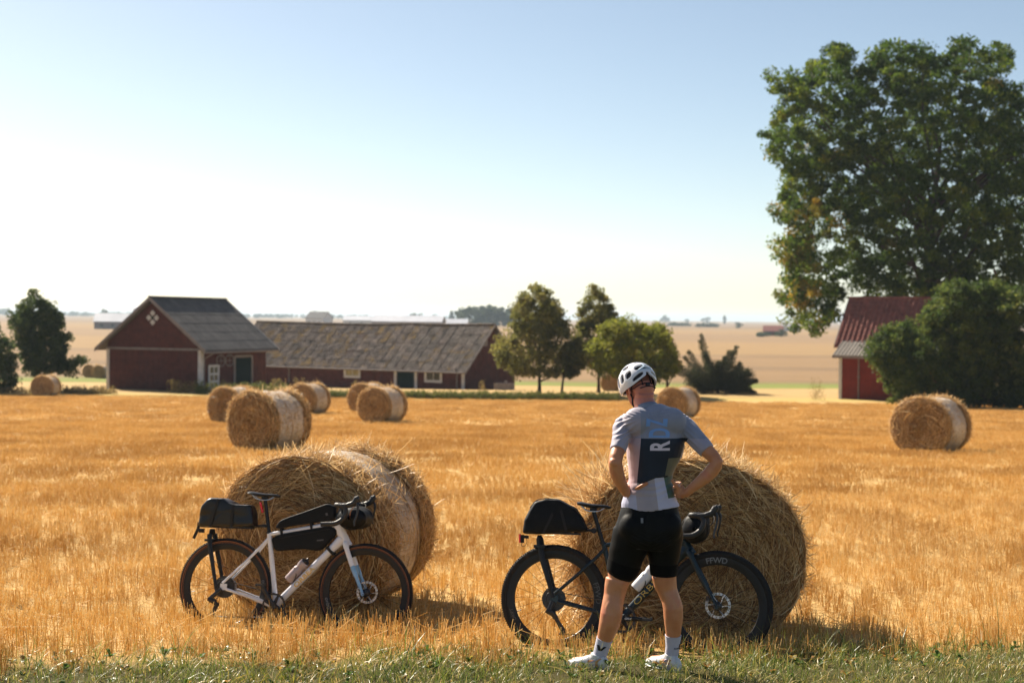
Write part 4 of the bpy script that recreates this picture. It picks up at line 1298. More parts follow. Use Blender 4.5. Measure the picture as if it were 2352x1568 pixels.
# hedge at the right: several shrubs
hed = [([(2000, 765), (2040, 742), (2090, 735), (2130, 700), (2170, 640), (2215, 655), (2240, 720), (2235, 800), (2230, 932), (2040, 926), (2028, 880), (2012, 845), (1985, 828), (1990, 790)], 88, 3.0, 620, "left end of the dark hedge, covering the red shed's side"),
       ([(2150, 690), (2180, 640), (2230, 655), (2290, 640), (2330, 665), (2350, 740), (2350, 935), (2190, 932), (2180, 800)], 86.5, 2.6, 560, "tall middle shrub of the dark hedge, right of the shed"),
       ([(2290, 700), (2330, 650), (2380, 660), (2470, 680), (2490, 800), (2480, 940), (2310, 936), (2300, 820)], 85, 2.4, 420, "dark hedge shrub cut by the picture's right edge")]
for i, (ol, d_, th_, nc, lb) in enumerate(hed):
    tree("hedge_shrub", lb, "hedge", ol, d_, th_, nc, .5, 74, .19, leaf_hedge, trunk_r=.1, seed=51 + i, group="hedge shrubs by the red shed", limbs=8, trunk_top=.5,
         tonefn=lambda x, y, z: .10 * noise.noise(Vector((x, y, z)) * .6))
# weeds and low plants near the barns
def weed_patch(name, label, spots, d, hgt, mat, seed, n=10, size=.14, cat="weeds"):
    r = random.Random(seed); C = []; rad = []
    pts = [G(px + r.uniform(-4, 4), 900, d + r.uniform(-.6, .6)) for px in spots for _ in range(n)]
    b = pts[0].copy()
    for p in pts:
        h = hgt * r.uniform(.4, 1.2)
        for k in range(3):
            C.append(tuple(p - b + Vector((r.uniform(-.2, .2), r.uniform(-.2, .2), h * (k + .6) / 3)))); rad.append(.12 + .12 * hgt)
    o = link(name, leaves_mesh(name, np.array(C), np.array(rad), 16, size, seed, 1.2, -.5, None, .6), mat)
    o.location = b
    return tag(o, label, cat, kind="stuff")
weed_patch("weeds_by_barn", "green weeds along the gable barn's side wall", list(range(455, 660, 9)), 98, .75, leaf_weed, 61, 4)
weed_patch("dry_weeds_by_barn", "dry brownish weeds at the gable barn's front corner", list(range(395, 475, 10)), 99, .8, leaf_dry, 62, 4)
weed_patch("dry_weeds_left", "dry heap of brown weeds left of the gable barn", list(range(150, 262, 9)), 97, .45, leaf_dry, 63, 4)
weed_patch("field_edge_weeds", "green strip of weeds along the far edge of the stubble", list(range(745, 1420, 5)), 95, .42, leaf_weed, 64, 6, .12)
weed_patch("rust_weeds", "reddish dock plants before the long barn", [625, 633, 684, 690, 820, 1105], 100, 1.0, leaf_dry, 65, 3)
weed_patch("thin_dry_shrub", "thin dry orange shrub standing left of the red shed", [1868, 1876, 1884], 97, 1.5, leaf_dry, 66, 3, .1, "shrub")
weed_patch("left_edge_weeds", "low dry weeds under the left trees", list(range(-10, 80, 10)), 95, .4, leaf_dry, 67, 3)

# distant trees along the horizon, each one standing alone
leaf_far = leaf("distant_leaf", (0.03, 0.05, 0.025), (0.05, 0.075, 0.03), (0.08, 0.10, 0.04), (0.12, 0.13, 0.06))
def far_tree(px, py, d, w, h, label, seed, pointed=False, cat="tree"):
    """py = picture row of the foot; w, h in picture pixels"""
    hz_row = 731 + (px - 1176) * .0105
    d = min(3000, max(400, 5.7 * FD / max(py - hz_row, 6.0)))
    py = hz_row + (2.0 - gz(A(px, py, d).x, d)) * FD / d + .6
    ol = []
    for k in range(14):
        t = k / 14 * 2 * math.pi
        rr = 1 + .16 * math.sin(3 * t + seed) + .1 * math.sin(5 * t + seed * 2)
        if pointed: ol.append((px + w / 2 * rr * math.cos(t) * (1 - .45 * max(0, math.sin(t))), py - h * .5 - h * .5 * math.sin(t)))
        else: ol.append((px + w / 2 * rr * math.cos(t), py - h * .47 - h * .48 * rr * math.sin(t)))
    sz = d / FD
    tree("distant_tree", label, cat, ol, d, w * sz * .4, 40, max(w, h) * sz * .13, 40, max(w, h) * sz * .065, leaf_far, trunk_px=px, trunk_r=h * sz * .03, seed=seed, group="distant trees on the plain", limbs=4)
for i, a in enumerate([(241, 735, 600, 20, 30, "distant tree beside the bright-roofed building at left"), (168, 719, 1400, 26, 14, "first distant tree right of the dark left tree"),
                       (195, 720, 1700, 20, 9, "low distant tree clump left of the gable barn roof"), (8, 722, 1100, 40, 20, "hazy distant tree at the picture's left edge"),
                       (590, 729, 1100, 20, 12, "distant tree at the gable barn's right roof edge"), (645, 731, 1200, 22, 11, "low distant tree above the left part of the long barn"),
                       (727, 731, 1000, 26, 20, "distant tree behind the white gabled farmhouse"), (755, 733, 1000, 14, 13, "small distant tree right of the white farmhouse"),
                       (838, 734, 1700, 18, 11, "faint distant tree above the middle of the long barn"), (870, 735, 1500, 30, 10, "low distant copse above the pale hall"),
                       (955, 741, 620, 30, 28, "distant round dark tree right of the pale hall"), (928, 740, 760, 20, 14, "distant low tree against the pale hall roof"),
                       (1003, 742, 700, 26, 23, "distant tree before the bluish wood"), (1037, 744, 800, 13, 35, "distant slim tree at the left end of the wood"),
                       (1527, 735, 1500, 24, 17, "distant round tree just right of the yellow-green tree"), (1578, 736, 2000, 12, 10, "first small distant tree on the right horizon"),
                       (1622, 737, 1500, 22, 14, "second distant tree on the right horizon"), (1664, 744, 1100, 7, 22, "distant slim pillar tree on the right plain"),
                       (1697, 752, 700, 20, 15, "distant round bush on the right plain"), (1752, 769, 450, 36, 12, "dark distant bush left of the red cottage"),
                       (1794, 769, 450, 30, 18, "dark distant bush at the red cottage")]):
    far_tree(*a, seed=71 + i, pointed=a[3] < a[4] * .6)
far_tree(1625, 750, 800, 60, 7, "long low distant hedge on the right plain", 95, cat="hedge")
far_tree(1560, 748, 800, 60, 5, "thin distant hedge line behind the yellow-green tree", 96, cat="hedge")
# the bluish wood behind the long barn's right end
wood = [(1045, 748), (1045, 715), (1060, 708), (1085, 706), (1110, 700), (1140, 700), (1165, 706), (1200, 712), (1240, 722), (1240, 750)]
w_ = tree("distant_wood", "bluish distant wood above the right end of the long barn", "wood", wood, 950, 14, 260, 2.6, 60, 1.4, leaf_far, trunk_r=0, seed=99)
w_["kind"] = "stuff"
# low far ridge of trees on the horizon
rid = [(-40, 722), (-40, 716), (200, 717), (420, 719), (640, 722), (900, 726), (1160, 728), (1160, 734), (500, 727)]
w2 = tree("distant_treeline", "thin bluish treeline along the left horizon", "treeline", rid, 3400, 30, 420, 5.0, 30, 4.2, leaf_far, trunk_r=0, seed=98)
w2["kind"] = "stuff"

# ------------------------------------------------------------------ bicycles
def smooth_path(pts, n=6, closed=False):
    """Catmull-Rom through the points"""
    P = [Vector(p) for p in pts]; out = []
    m = len(P)
    for i in range(m if closed else m - 1):
        p0 = P[(i - 1) % m] if (closed or i > 0) else P[i] * 2 - P[i + 1]
        p1 = P[i]; p2 = P[(i + 1) % m]
        p3 = P[(i + 2) % m] if (closed or i + 2 < m) else p2 * 2 - p1
        for k in range(n):
            t = k / n
            out.append(.5 * ((2 * p1) + (p2 - p0) * t + (2 * p0 - 5 * p1 + 4 * p2 - p3) * t * t + (3 * p1 - p0 - 3 * p2 + p3) * t ** 3))
    if not closed: out.append(P[-1])
    return out

def text_shape(body, bold=0.012, italic=0.0):
    """letters of height about 0.7, as (verts, faces) in a flat x,y plane, centred"""
    cu = bpy.data.curves.new("letters", 'FONT')
    cu.body = body; cu.align_x = 'CENTER'; cu.align_y = 'CENTER'; cu.offset = bold; cu.resolution_u = 4; cu.shear = italic
    o = bpy.data.objects.new("letters", cu)
    COL.objects.link(o)
    dg = bpy.context.evaluated_depsgraph_get()
    me = bpy.data.meshes.new_from_object(o.evaluated_get(dg))
    vs = [v.co.copy() for v in me.vertices]; fs = [tuple(p.vertices) for p in me.polygons]
    bpy.data.objects.remove(o); bpy.data.curves.remove(cu); bpy.data.meshes.remove(me)
    return vs, fs

def text_part(body, name, fn, mat, parent, bold=0.012, italic=0.0):
    vs, fs = text_shape(body, bold, italic)
    me = bpy.data.meshes.new(name)
    me.from_pydata([tuple(fn(v.x, v.y)) for v in vs], [], fs)
    return link(name, me, mat, parent)

rubber = pbr("tyre_rubber", (0.013, 0.013, 0.015), rough=0.75, var=0.25, scale=10, bump=0.3, bscale=200, spec=0.3, dirt=(0.09, 0.06, 0.035, 0.25))
tan_wall = pbr("tan_sidewall", (0.30, 0.105, 0.045), rough=0.7, var=0.2, scale=12)
carbon = pbr("black_carbon", (0.009, 0.010, 0.013), rough=0.42, var=0.2, scale=10, spec=0.35, dirt=(0.06, 0.045, 0.03, 0.15))
black_metal = pbr("black_metal", (0.03, 0.03, 0.033), rough=0.38, metal=0.3, var=0.2, scale=15)
steel = pbr("brushed_steel", (0.55, 0.55, 0.57), rough=0.3, metal=1.0, var=0.1, scale=30)
rotor_mat = pbr("rotor_steel", (0.62, 0.63, 0.66), rough=0.35, metal=0.6, var=0.1, scale=20)
dark_steel = pbr("chain_steel", (0.055, 0.055, 0.058), rough=0.38, metal=0.6, var=0.2, scale=40)
white_paint = pbr("pearl_white_paint", (0.74, 0.74, 0.80), rough=0.22, var=0.05, scale=6, coat=0.6, dirt=(0.4, 0.34, 0.28, 0.2))
blue_paint = pbr("light_blue_paint", (0.20, 0.40, 0.66), rough=0.25, var=0.1, scale=8, coat=0.6)
teal_paint = pbr("dark_teal_paint", (0.004, 0.016, 0.026), rough=0.28, var=0.25, scale=6, spec=0.35, coat=0.25, dirt=(0.05, 0.04, 0.03, 0.12))
spoke_mat = pbr("black_spoke", (0.012, 0.012, 0.013), rough=0.8, var=0.1, scale=20, spec=0.1)
bag_black = pbr("black_bag_fabric", (0.0045, 0.0055, 0.0075), rough=0.6, var=0.25, scale=7, bump=0.35, bscale=25, spec=0.22, dirt=(0.03, 0.024, 0.018, 0.15))
bag_gloss = pbr("black_coated_fabric", (0.006, 0.007, 0.009), rough=0.34, var=0.2, scale=6, bump=0.5, bscale=14, spec=0.45)
strap_mat = pbr("black_strap", (0.012, 0.012, 0.013), rough=0.8, var=0.2, scale=20)
tape_mat = pbr("black_bar_tape", (0.016, 0.016, 0.018), rough=0.5, var=0.2, scale=30, bump=0.3, bscale=90)
red_lens = pbr("red_lens", (0.75, 0.012, 0.012), rough=0.2, var=0.1, scale=20, coat=0.5)
gold_print = pbr("gold_print", (0.62, 0.42, 0.10), rough=0.35, metal=0.3, var=0.15, scale=20)
grey_print = pbr("grey_print", (0.17, 0.175, 0.19), rough=0.5, var=0.1, scale=20)
dim_print = pbr("dim_grey_print", (0.085, 0.085, 0.09), rough=0.5, var=0.1, scale=20)
white_print = pbr("white_print", (0.72, 0.72, 0.72), rough=0.45, var=0.05, scale=20)
bottle_clear = pbr("translucent_bottle", (0.42, 0.34, 0.34), rough=0.25, var=0.15, scale=9, sss=0.3)
bottle_white = pbr("white_bottle", (0.68, 0.67, 0.70), rough=0.35, var=0.06, scale=9)
bottle_red = pbr("red_print", (0.55, 0.10, 0.06), rough=0.4, var=0.1, scale=20)
orange_cable = pbr("copper_cable", (0.45, 0.17, 0.08), rough=0.4, var=0.1, scale=30)

def wheel(parent, name, c, r, M, tyre=0.021, rim_h=0.045, stripe=False, rear=False, rotor_r=.08, rotor_m=None, spokes=24, letters=(), valve=200, big=True):
    """M = extra transform (steering); wheel axis along local y"""
    ro = r - tyre * 1.55
    m = MB(); m.M = M
    ri = ro - rim_h
    m.lathe([(ro, -.0125), (ro - .006, -.0135), (ro - rim_h * .45, -.0125), (ri + .004, -.007), (ri, 0), (ri + .004, .007), (ro - rim_h * .45, .0125), (ro - .006, .0135), (ro, .0125)], 96, c)
    w = m.build(name, carbon, parent)
    m = MB(); m.M = M
    prof = []
    for k in range(14):
        t = 2 * math.pi * k / 14
        prof.append((r - tyre + tyre * math.cos(t), tyre * .97 * math.sin(t)))
    m.lathe(prof, 120, c)
    # tread knobs
    nk = 150
    for k in range(nk):
        t = 2 * math.pi * k / nk
        for s in (-1, 1):
            q = Matrix.Rotation(-t, 3, 'Y')
            m.box(Vector(c) + q @ Vector((r - .0022, s * tyre * (.38 if k % 2 else .62), 0)), (.006, .006, .007), q)
    m.build("tyre", rubber, w)
    if stripe:
        m = MB(); m.M = M
        for s in (-1, 1):
            m.lathe([(r - tyre * 1.55, s * tyre * .80), (r - tyre * .95, s * tyre * 1.03), (r - tyre * .95, s * tyre * .9), (r - tyre * 1.55, s * tyre * .66)], 96, c)
        m.build("tan_sidewall", tan_wall, w)
    m = MB(); m.M = M
    for k in range(spokes):
        t = 2 * math.pi * k / spokes
        s = -1 if k % 2 else 1
        off = (1 if (k // 2) % 2 else -1) * .55
        hub = Vector(c) + Vector((.026 * math.cos(t + off), s * .028, .026 * math.sin(t + off)))
        end = Vector(c) + Vector(((ri + .006) * math.cos(t), s * .003, (ri + .006) * math.sin(t)))
        m.tube([hub, end], .00115, 5)
    m.build("spokes", spoke_mat, w)
    m = MB(); m.M = M
    m.lathe([(.006, -.062), (.011, -.062), (.012, -.045), (.029, -.036), (.029, -.030), (.015, -.022), (.014, .018), (.028, .026), (.028, .034), (.013, .04), (.011, .062), (.006, .062)], 24, c)
    m.build("hub", black_metal, w)
    if rotor_m is not None:
        m = MB(); m.M = M
        # ring of the disc with slots, plus carrier arms
        yo = .041
        n = 54
        rin = rotor_r * .80
        for k in range(n):
            t0 = 2 * math.pi * k / n; t1 = 2 * math.pi * (k + (1.0 if k % 3 else .62)) / n
            for (ra, rb) in ((rotor_r * .93, rotor_r), (rin, rotor_r * .87)) if not (k % 3) else ((rin, rotor_r),):
                vs = []
                for yy in (yo - .001, yo + .001):
                    for rr_, tt in ((ra, t0), (rb, t0), (rb, t1), (ra, t1)):
                        vs.append(Vector(c) + Vector((rr_ * math.cos(tt), yy, rr_ * math.sin(tt))))
                m.hexa(vs)
        for k in range(6):
            t = 2 * math.pi * k / 6
            m.tube([Vector(c) + Vector((.02 * math.cos(t - .5), yo, .02 * math.sin(t - .5))), Vector(c) + Vector((rin * 1.02 * math.cos(t), yo, rin * 1.02 * math.sin(t)))], (.006, .0015), 6, hint=(0, 1, 0)) if False else \
                m.tube([Vector(c) + Vector((.02 * math.cos(t - .5), yo, .02 * math.sin(t - .5))), Vector(c) + Vector((rin * 1.02 * math.cos(t), yo, rin * 1.02 * math.sin(t)))], .0032, 6)
        m.build("brake_rotor", rotor_m, w)
    if rear:
        m = MB(); m.M = M
        for k in range(9):
            rr = .082 - k * .0068
            y = -.020 - k * .0036
            n = 44 - 3 * k
            prof = []
            vs = []; fs = []
            for yy in (y, y - .0018):
                for i in range(n * 2):
                    t = math.pi * i / n
                    q = rr - (.0045 if i % 2 else 0)
                    vs.append(Vector(c) + Vector((q * math.cos(t), yy, q * math.sin(t))))
                    vs.append(Vector(c) + Vector((max(.014, rr * .70) * math.cos(t), yy, max(.014, rr * .70) * math.sin(t))))
            N2 = n * 2
            for b in (0, 1):
                o_ = b * N2 * 2
                for i in range(N2):
                    j = (i + 1) % N2
                    fs.append((o_ + 2 * i, o_ + 2 * j, o_ + 2 * j + 1, o_ + 2 * i + 1))
            for i in range(N2):
                j = (i + 1) % N2
                fs.append((2 * i, 2 * j, N2 * 2 + 2 * j, N2 * 2 + 2 * i))
            m.add(vs, fs)
            for q_ in range(5):
                t = 2 * math.pi * q_ / 5 + k * .3
                m.tube([Vector(c) + Vector((.012 * math.cos(t), y, .012 * math.sin(t))), Vector(c) + Vector((rr * .75 * math.cos(t), y, rr * .75 * math.sin(t)))], .002, 4)
        m.build("cassette", dark_steel, w)
    # valve
    m = MB(); m.M = M
    t = R(valve)
    m.tube([Vector(c) + Vector(((ri + .002) * math.cos(t), 0, (ri + .002) * math.sin(t))), Vector(c) + Vector(((ri - .032) * math.cos(t), 0, (ri - .032) * math.sin(t)))], .0028, 6)
    m.build("valve", black_metal, w)
    for body, ang, size, mt, rad_off, bold in letters:
        rm = ro - rim_h * .48 + rad_off
        def fn(x, y, ang=ang, size=size, rm=rm):
            rr = rm + y * size
            t = R(ang) - x * size / rm
            k = min(1, max(0, (rr - ri) / rim_h))
            return M @ (Vector(c) + Vector((rr * math.cos(t), -(.0142 + (.010 if rad_off > .02 else 0)), rr * math.sin(t))))
        text_part(body, "lettering", fn, mt, w, bold)
    return w

def drop_bar(parent, C, M, lever_l, tape=True, hw=.205, flare=.03, drop=.125, reach=.085):
    """C = clamp centre; each side one lever"""
    m = MB(); m.M = M
    m.tube([C + Vector((0, -.06, 0)), C + Vector((0, .06, 0))], .0159, 12)
    bar = m.build("handlebar", black_metal, parent)
    for s in (-1, 1):
        pts = [(0, s * .05, 0), (0, s * hw * .8, .002), (.012, s * hw * .96, .003), (.045, s * (hw + .002), .0), (reach * .9, s * (hw + .005), -.016), (reach, s * (hw + .009), -.05),
               (reach * .78, s * (hw + .014), -.092), (.02, s * (hw + .014 + flare * .5), -drop), (-.045, s * (hw + .014 + flare * .8), -drop - .008), (-.085, s * (hw + .014 + flare), -drop - .010)]
        m = MB(); m.M = M
        m.tube(smooth_path([C + Vector(p) for p in pts], 5), .0175, 12)
        m.build("bar_tape", tape_mat, bar)
        # hood
        m = MB(); m.M = M
        h = C + Vector((reach * .75, s * (hw + .004), -.008))
        m.tube(smooth_path([h + Vector((-.03, 0, .006)), h + Vector((.03, 0, .012)), h + Vector((.072, -s * .004, .028)), h + Vector((.096, -s * .006, .062)), h + Vector((.103, -s * .006, .082))], 5),
               [(.0165, .017)] * 6 + [(.017, .020)] * 6 + [(.0165, .022)] * 5 + [(.014, .017), (.011, .012), (.006, .006), (.003, .003)], 12, hint=(0, 1, 0))
        hd = m.build("brake_hood", tape_mat, bar)
        m = MB(); m.M = M
        m.tube(smooth_path([h + Vector((.088, -s * .002, .040)), h + Vector((.108, 0, .006)), h + Vector((.104, s * .004, -.05)), h + Vector((.090, s * .012, -.105)), h + Vector((.092, s * .018, -.13))], 5),
               [(.008, .010)] * 8 + [(.008, .008)] * 8 + [(.007, .006)] * 5, 8, hint=(0, 1, 0))
        m.build("brake_lever", black_metal, hd)
    return bar

def place_bike(rear_px, rear_py, d, r, yaw, lean, size=1.0):
    Mr = Matrix.Rotation(-R(yaw), 4, 'Z') @ Matrix.Rotation(-R(lean), 4, 'X') @ Matrix.Scale(size, 4)
    t = A(rear_px, rear_py, d) - (Mr @ Vector((0, 0, r)))
    return Matrix.Translation(t) @ Mr

def bicycle(kind, P, label):
    """P: dictionary of 2-d points (u forward, v up) in the bike plane"""
    g = lambda k, y=0.0: Vector((P[k][0], y, P[k][1]))
    r = P['r']
    root = empty("bicycle")
    root.matrix_world = place_bike(*P['at'])
    tag(root, label, "bicycle", "bicycles leaning on the near bales")
    paint = white_paint if kind == 'white' else teal_paint
    I4 = Matrix.Identity(4)
    hb, ht = g('head_bot'), g('head_top')
    axd = (ht - hb).normalized()
    S = Matrix.Translation(hb) @ Matrix.Rotation(R(P['steer']), 4, axd) @ Matrix.Translation(-hb)
    RA, FA, BB, SC = g('rear'), g('front'), g('bb'), g('seat')
    # frame
    m = MB()
    sw = .001
    m.tube([SC + Vector((-.006, 0, .012)), BB], [(.017, .018), (.021, .019)], 14, hint=(0, 1, 0))                                        # seat tube
    m.tube([SC, SC.lerp(g('tt_front'), .5), g('tt_front')], [(.015, .015), (.018, .017), (.024, .024)], 14, hint=(0, 1, 0))              # top tube
    m.tube([g('dt_front'), g('dt_front').lerp(BB, .2), BB.lerp(g('dt_front'), .12), BB], [(.028, .038), (.026, .027), (.026, .027), (.030, .026)], 14, hint=(0, 1, 0))
    m.tube([hb, hb.lerp(ht, .5), ht], [(.029, .031), (.025, .027), (.023, .024)], 16, hint=(0, 1, 0))
    m.tube([g('tt_front').lerp(hb, .1), hb.lerp(g('dt_front'), .5)], [(.022, .03), (.024, .034)], 12, hint=(0, 1, 0))                       # gusset
    m.tube([BB + Vector((0, -.043, 0)), BB + Vector((0, .043, 0))], .023, 18)
    for s in (-1, 1):
        st = g('stay') + Vector((0, s * .014, 0))
        m.tube(smooth_path([st, st.lerp(RA, .35) + Vector((0, s * .026, 0)), RA + Vector((-.0, s * .066, .03))], 5), [(.0075, .0105)] * 6 + [(.007, .009)] * 5, 10, hint=(0, 1, 0))
        m.tube(smooth_path([BB + Vector((-.012, s * .032, -.008)), BB.lerp(RA, .35) + Vector((0, s * .040, -.004)), RA + Vector((.03, s * .066, -.012))], 5), [(.0095, .016)] * 6 + [(.0085, .011)] * 5, 10, hint=(0, 1, 0))
        m.box(RA + Vector((.01, s * .066, .004)), (.05, .010, .045))
    fr = m.build("frame", paint, root)
    # lettering on the down tube
    a, b = BB, g('dt_front')
    dd = (b - a).normalized(); up = Vector((-dd.z, 0, dd.x))
    L_ = (b - a).length
    if kind == 'white':
        text_part("ORBEA", "lettering", lambda x, y: a + dd * (L_ * .43 + x * .062) + up * (y * .046 - .006) + Vector((0, -.0275 + abs(y * .046 - .006) ** 2 * 8, 0)), gold_print, fr, .02)
    else:
        text_part("ORBEA", "lettering", lambda x, y: a + dd * (L_ * .42 + x * .088) + up * (y * .055) + Vector((0, -.0275 + abs(y * .055) ** 2 * 8, 0)), gold_print, fr, -.012)
    # chain-stay guard and cable port
    # fork
    for s in (-1, 1):
        pass
    m = MB(); m.M = S
    cr = hb - axd * .015
    m.tube([hb, hb - axd * .03], [(.029, .031), (.034, .036)], 14, hint=(0, 1, 0))
    if kind == 'white': m.mi = m.mi
    nmat = 0
    for s in (-1, 1):
        top = cr + Vector((.002, s * .034, -.012)); bot = FA + Vector((-.004, s * .056, -.004))
        md = top.lerp(bot, .42) + Vector((-.004, s * .004, 0))
        m.tube(smooth_path([top + Vector((0, -s * .016, .03)), top, md], 5), [(.013, .022)] * 6 + [(.011, .0185)] * 5, 10, hint=(0, 1, 0))
        m.tube(smooth_path([md, md.lerp(bot, .5), bot], 5), [(.0105, .018)] * 4 + [(.009, .013)] * 4 + [(.008, .010)] * 3, 10, hint=(0, 1, 0), mi=1)
        m.tube([bot + Vector((0, -.006, 0)), bot + Vector((0, .006, 0))], .014, 12, mi=1)
    fk = m.build("fork", [paint, blue_paint if kind == 'white' else paint], root)
    # wheels
    if kind == 'white':
        wheel(root, "rear_wheel", RA, r, I4, .0205, .050, True, True, .072, rotor_mat, 24, [("oquo", 4, .040, grey_print, 0, .01)], valve=190)
        wheel(root, "front_wheel", FA, r, S, .0205, .050, True, False, .080, rotor_mat, 24, [("oquo", 197, .040, grey_print, 0, .01)], valve=12)
    else:
        wheel(root, "rear_wheel", RA, r, I4, .0225, .058, False, True, .072, rotor_mat, 24, [("FFWD", 10, .052, dim_print, 0, .0), ("DRIFT", 202, .030, dim_print, 0, .0)], valve=200)
        wheel(root, "front_wheel", FA, r, S, .0225, .058, False, False, .084, rotor_mat, 24, [("FFWD", 92, .052, grey_print, 0, .02)], valve=340)
    # front brake caliper
    m = MB(); m.M = S
    q = FA + Vector((-.055, .045, .045))
    m.box(q, (.045, .022, .030)); m.tube([q + Vector((.01, -.014, 0)), q + Vector((.01, .014, 0))], .016, 14)
    m.build("brake_caliper", black_metal, root)
    # seat post, saddle
    pt = g('post_top')
    m = MB(); m.tube([SC + Vector((-.006, 0, .0)), pt], [(.0125, .0145), (.0125, .0135)], 12, hint=(0, 1, 0)); m.tube([SC + Vector((-.008, 0, .006)), SC + Vector((-.012, 0, .022))], .019, 12)
    m.box(pt + Vector((0, 0, .008)), (.045, .036, .022)); m.build("seat_post", carbon, root)
    s0, s1 = g('saddle_rear'), g('saddle_nose')
    m = MB()
    ks = []
    for t, hw, hh, dz in ((0, .03, .006, .0), (.03, .064, .011, .001), (.14, .072, .014, .0), (.3, .064, .015, -.006), (.5, .042, .014, -.008), (.7, .026, .013, -.006), (.9, .020, .012, -.006), (.98, .014, .009, -.010), (1, .004, .003, -.013)):
        ks.append((s0.lerp(s1, t) + Vector((0, 0, dz)), (hw, hh)))
    m.tube([k[0] for k in ks], [k[1] for k in ks], 16, hint=(0, 1, 0))
    sad = m.build("saddle", bag_gloss, root)
    m = MB()
    for s in (-1, 1):
        m.tube(smooth_path([s0.lerp(s1, .12) + Vector((0, s * .022, -.010)), s0.lerp(s1, .3) + Vector((0, s * .022, -.040)), s0.lerp(s1, .62) + Vector((0, s * .022, -.040)), s0.lerp(s1, .82) + Vector((0, s * .010, -.014))], 5), .0036, 6)
    m.build("saddle_rail", steel, sad)
    # cockpit
    C = g('bar')
    m = MB(); m.M = S
    m.tube([ht, ht + axd * .035], .019, 12); m.tube([ht + axd * .022, C], [(.016, .019), (.018, .018)], 12, hint=(0, 1, 0)); m.build("stem", black_metal, root)
    drop_bar(root, C, S, 1)
    # hoses: from each lever in an arc into the head tube, and down the fork to the caliper
    m = MB(); m.M = S
    for s_ in (-1, 1):
        m.tube(smooth_path([C + Vector((.06, s_ * .19, .01)), C + Vector((.13, s_ * .12, .0)), C + Vector((.12, s_ * .03, -.06)), ht + Vector((.028, s_ * .01, -.01))], 6), .0026, 6)
    m.tube(smooth_path([hb + Vector((.02, .03, -.02)), hb.lerp(FA, .5) + Vector((-.015, .052, 0)), FA + Vector((-.05, .05, .07))], 6), .0026, 6)
    m.build("brake_hose", strap_mat, root)
    # drive train
    y_c = -.052
    cr_ = P['ring']
    m = MB()
    n = 46
    for rr, w_ in ((cr_, .004),):
        vs = []; fs = []
        for yy in (y_c - w_ / 2, y_c + w_ / 2):
            for i in range(n * 2):
                t = math.pi * i / n
                q = rr - (.005 if i % 2 else 0)
                vs.append(BB + Vector((q * math.cos(t), yy, q * math.sin(t)))); vs.append(BB + Vector((rr * .84 * math.cos(t), yy, rr * .84 * math.sin(t))))
        N2 = n * 2
        for b_ in (0, 1):
            o_ = b_ * N2 * 2
            for i in range(N2):
                j = (i + 1) % N2; fs.append((o_ + 2 * i, o_ + 2 * j, o_ + 2 * j + 1, o_ + 2 * i + 1))
        for i in range(N2):
            j = (i + 1) % N2
            fs.append((2 * i, 2 * j, N2 * 2 + 2 * j, N2 * 2 + 2 * i)); fs.append((2 * i + 1, N2 * 2 + 2 * i + 1, N2 * 2 + 2 * j + 1, 2 * j + 1))
        m.add(vs, fs)
    ring = m.build("chainring", dark_steel, root)
    ca = P['crank']
    cd = Vector((math.cos(ca), 0, math.sin(ca)))
    m = MB()
    for k in range(4):
        t = ca + .6 + k * math.pi / 2
        m.tube([BB + Vector((0, y_c, 0)), BB + Vector((cr_ * .87 * math.cos(t), y_c, cr_ * .87 * math.sin(t)))], [(.008, .016), (.005, .009)], 8, hint=(0, 1, 0))
    m.tube([BB + Vector((0, y_c - .014, 0)), BB + cd * .06 + Vector((0, y_c - .018, 0)), BB + cd * .172 + Vector((0, y_c - .022, 0))], [(.010, .021), (.008, .015), (.007, .013)], 12, hint=(0, 1, 0))
    m.tube([BB - cd * .0 + Vector((0, .06, 0)), BB - cd * .06 + Vector((0, .066, 0)), BB - cd * .172 + Vector((0, .074, 0))], [(.010, .021), (.008, .015), (.007, .013)], 12, hint=(0, 1, 0))
    m.tube([BB + Vector((0, y_c - .022, 0)), BB + Vector((0, y_c, 0))], .024, 18); m.tube([BB + Vector((0, y_c, 0)), BB + Vector((0, .065, 0))], .012, 12)
    crk = m.build("crank", black_metal if kind == 'white' else carbon, root)
    if kind != 'white':
        text_part("GRX", "lettering", lambda x, y: BB + Vector((.045 + x * .022, y_c - .0295, .001 + y * .018)), white_print, crk, .02, .25)
    for s in (-1, 1):
        e = BB + cd * (.172 * (1 if s < 0 else -1)) + Vector((0, s * .105, 0))
        m = MB(); m.tube([e + Vector((0, -s * .045, 0)), e + Vector((0, s * .02, 0))], .007, 8); m.box(e, (.062, .044, .014)); m.box(e + Vector((.028, 0, .004)), (.012, .05, .022))
        m.build("pedal", black_metal, root)
    # derailleur
    dq = g('mech')
    m = MB()
    m.tube(smooth_path([RA + Vector((0, -.074, -.012)), dq + Vector((-.012, -.082, .02)), dq + Vector((-.01, -.086, -.01))], 4), [(.010, .016)] * 9, 10, hint=(0, 1, 0))
    m.tube([dq + Vector((-.035, -.084, .012)), dq + Vector((.012, -.084, -.006)), dq + Vector((.03, -.080, -.03))], [(.015, .015), (.017, .021), (.011, .014)], 12, hint=(0, 1, 0))
    lp_ = g('mech_low')
    for yy in (-.060, -.048):
        m.tube([dq + Vector((.022, yy, -.03)), lp_ + Vector((0, yy, 0))], [(.0015, .011), (.0015, .016)], 8, hint=(0, 1, 0))
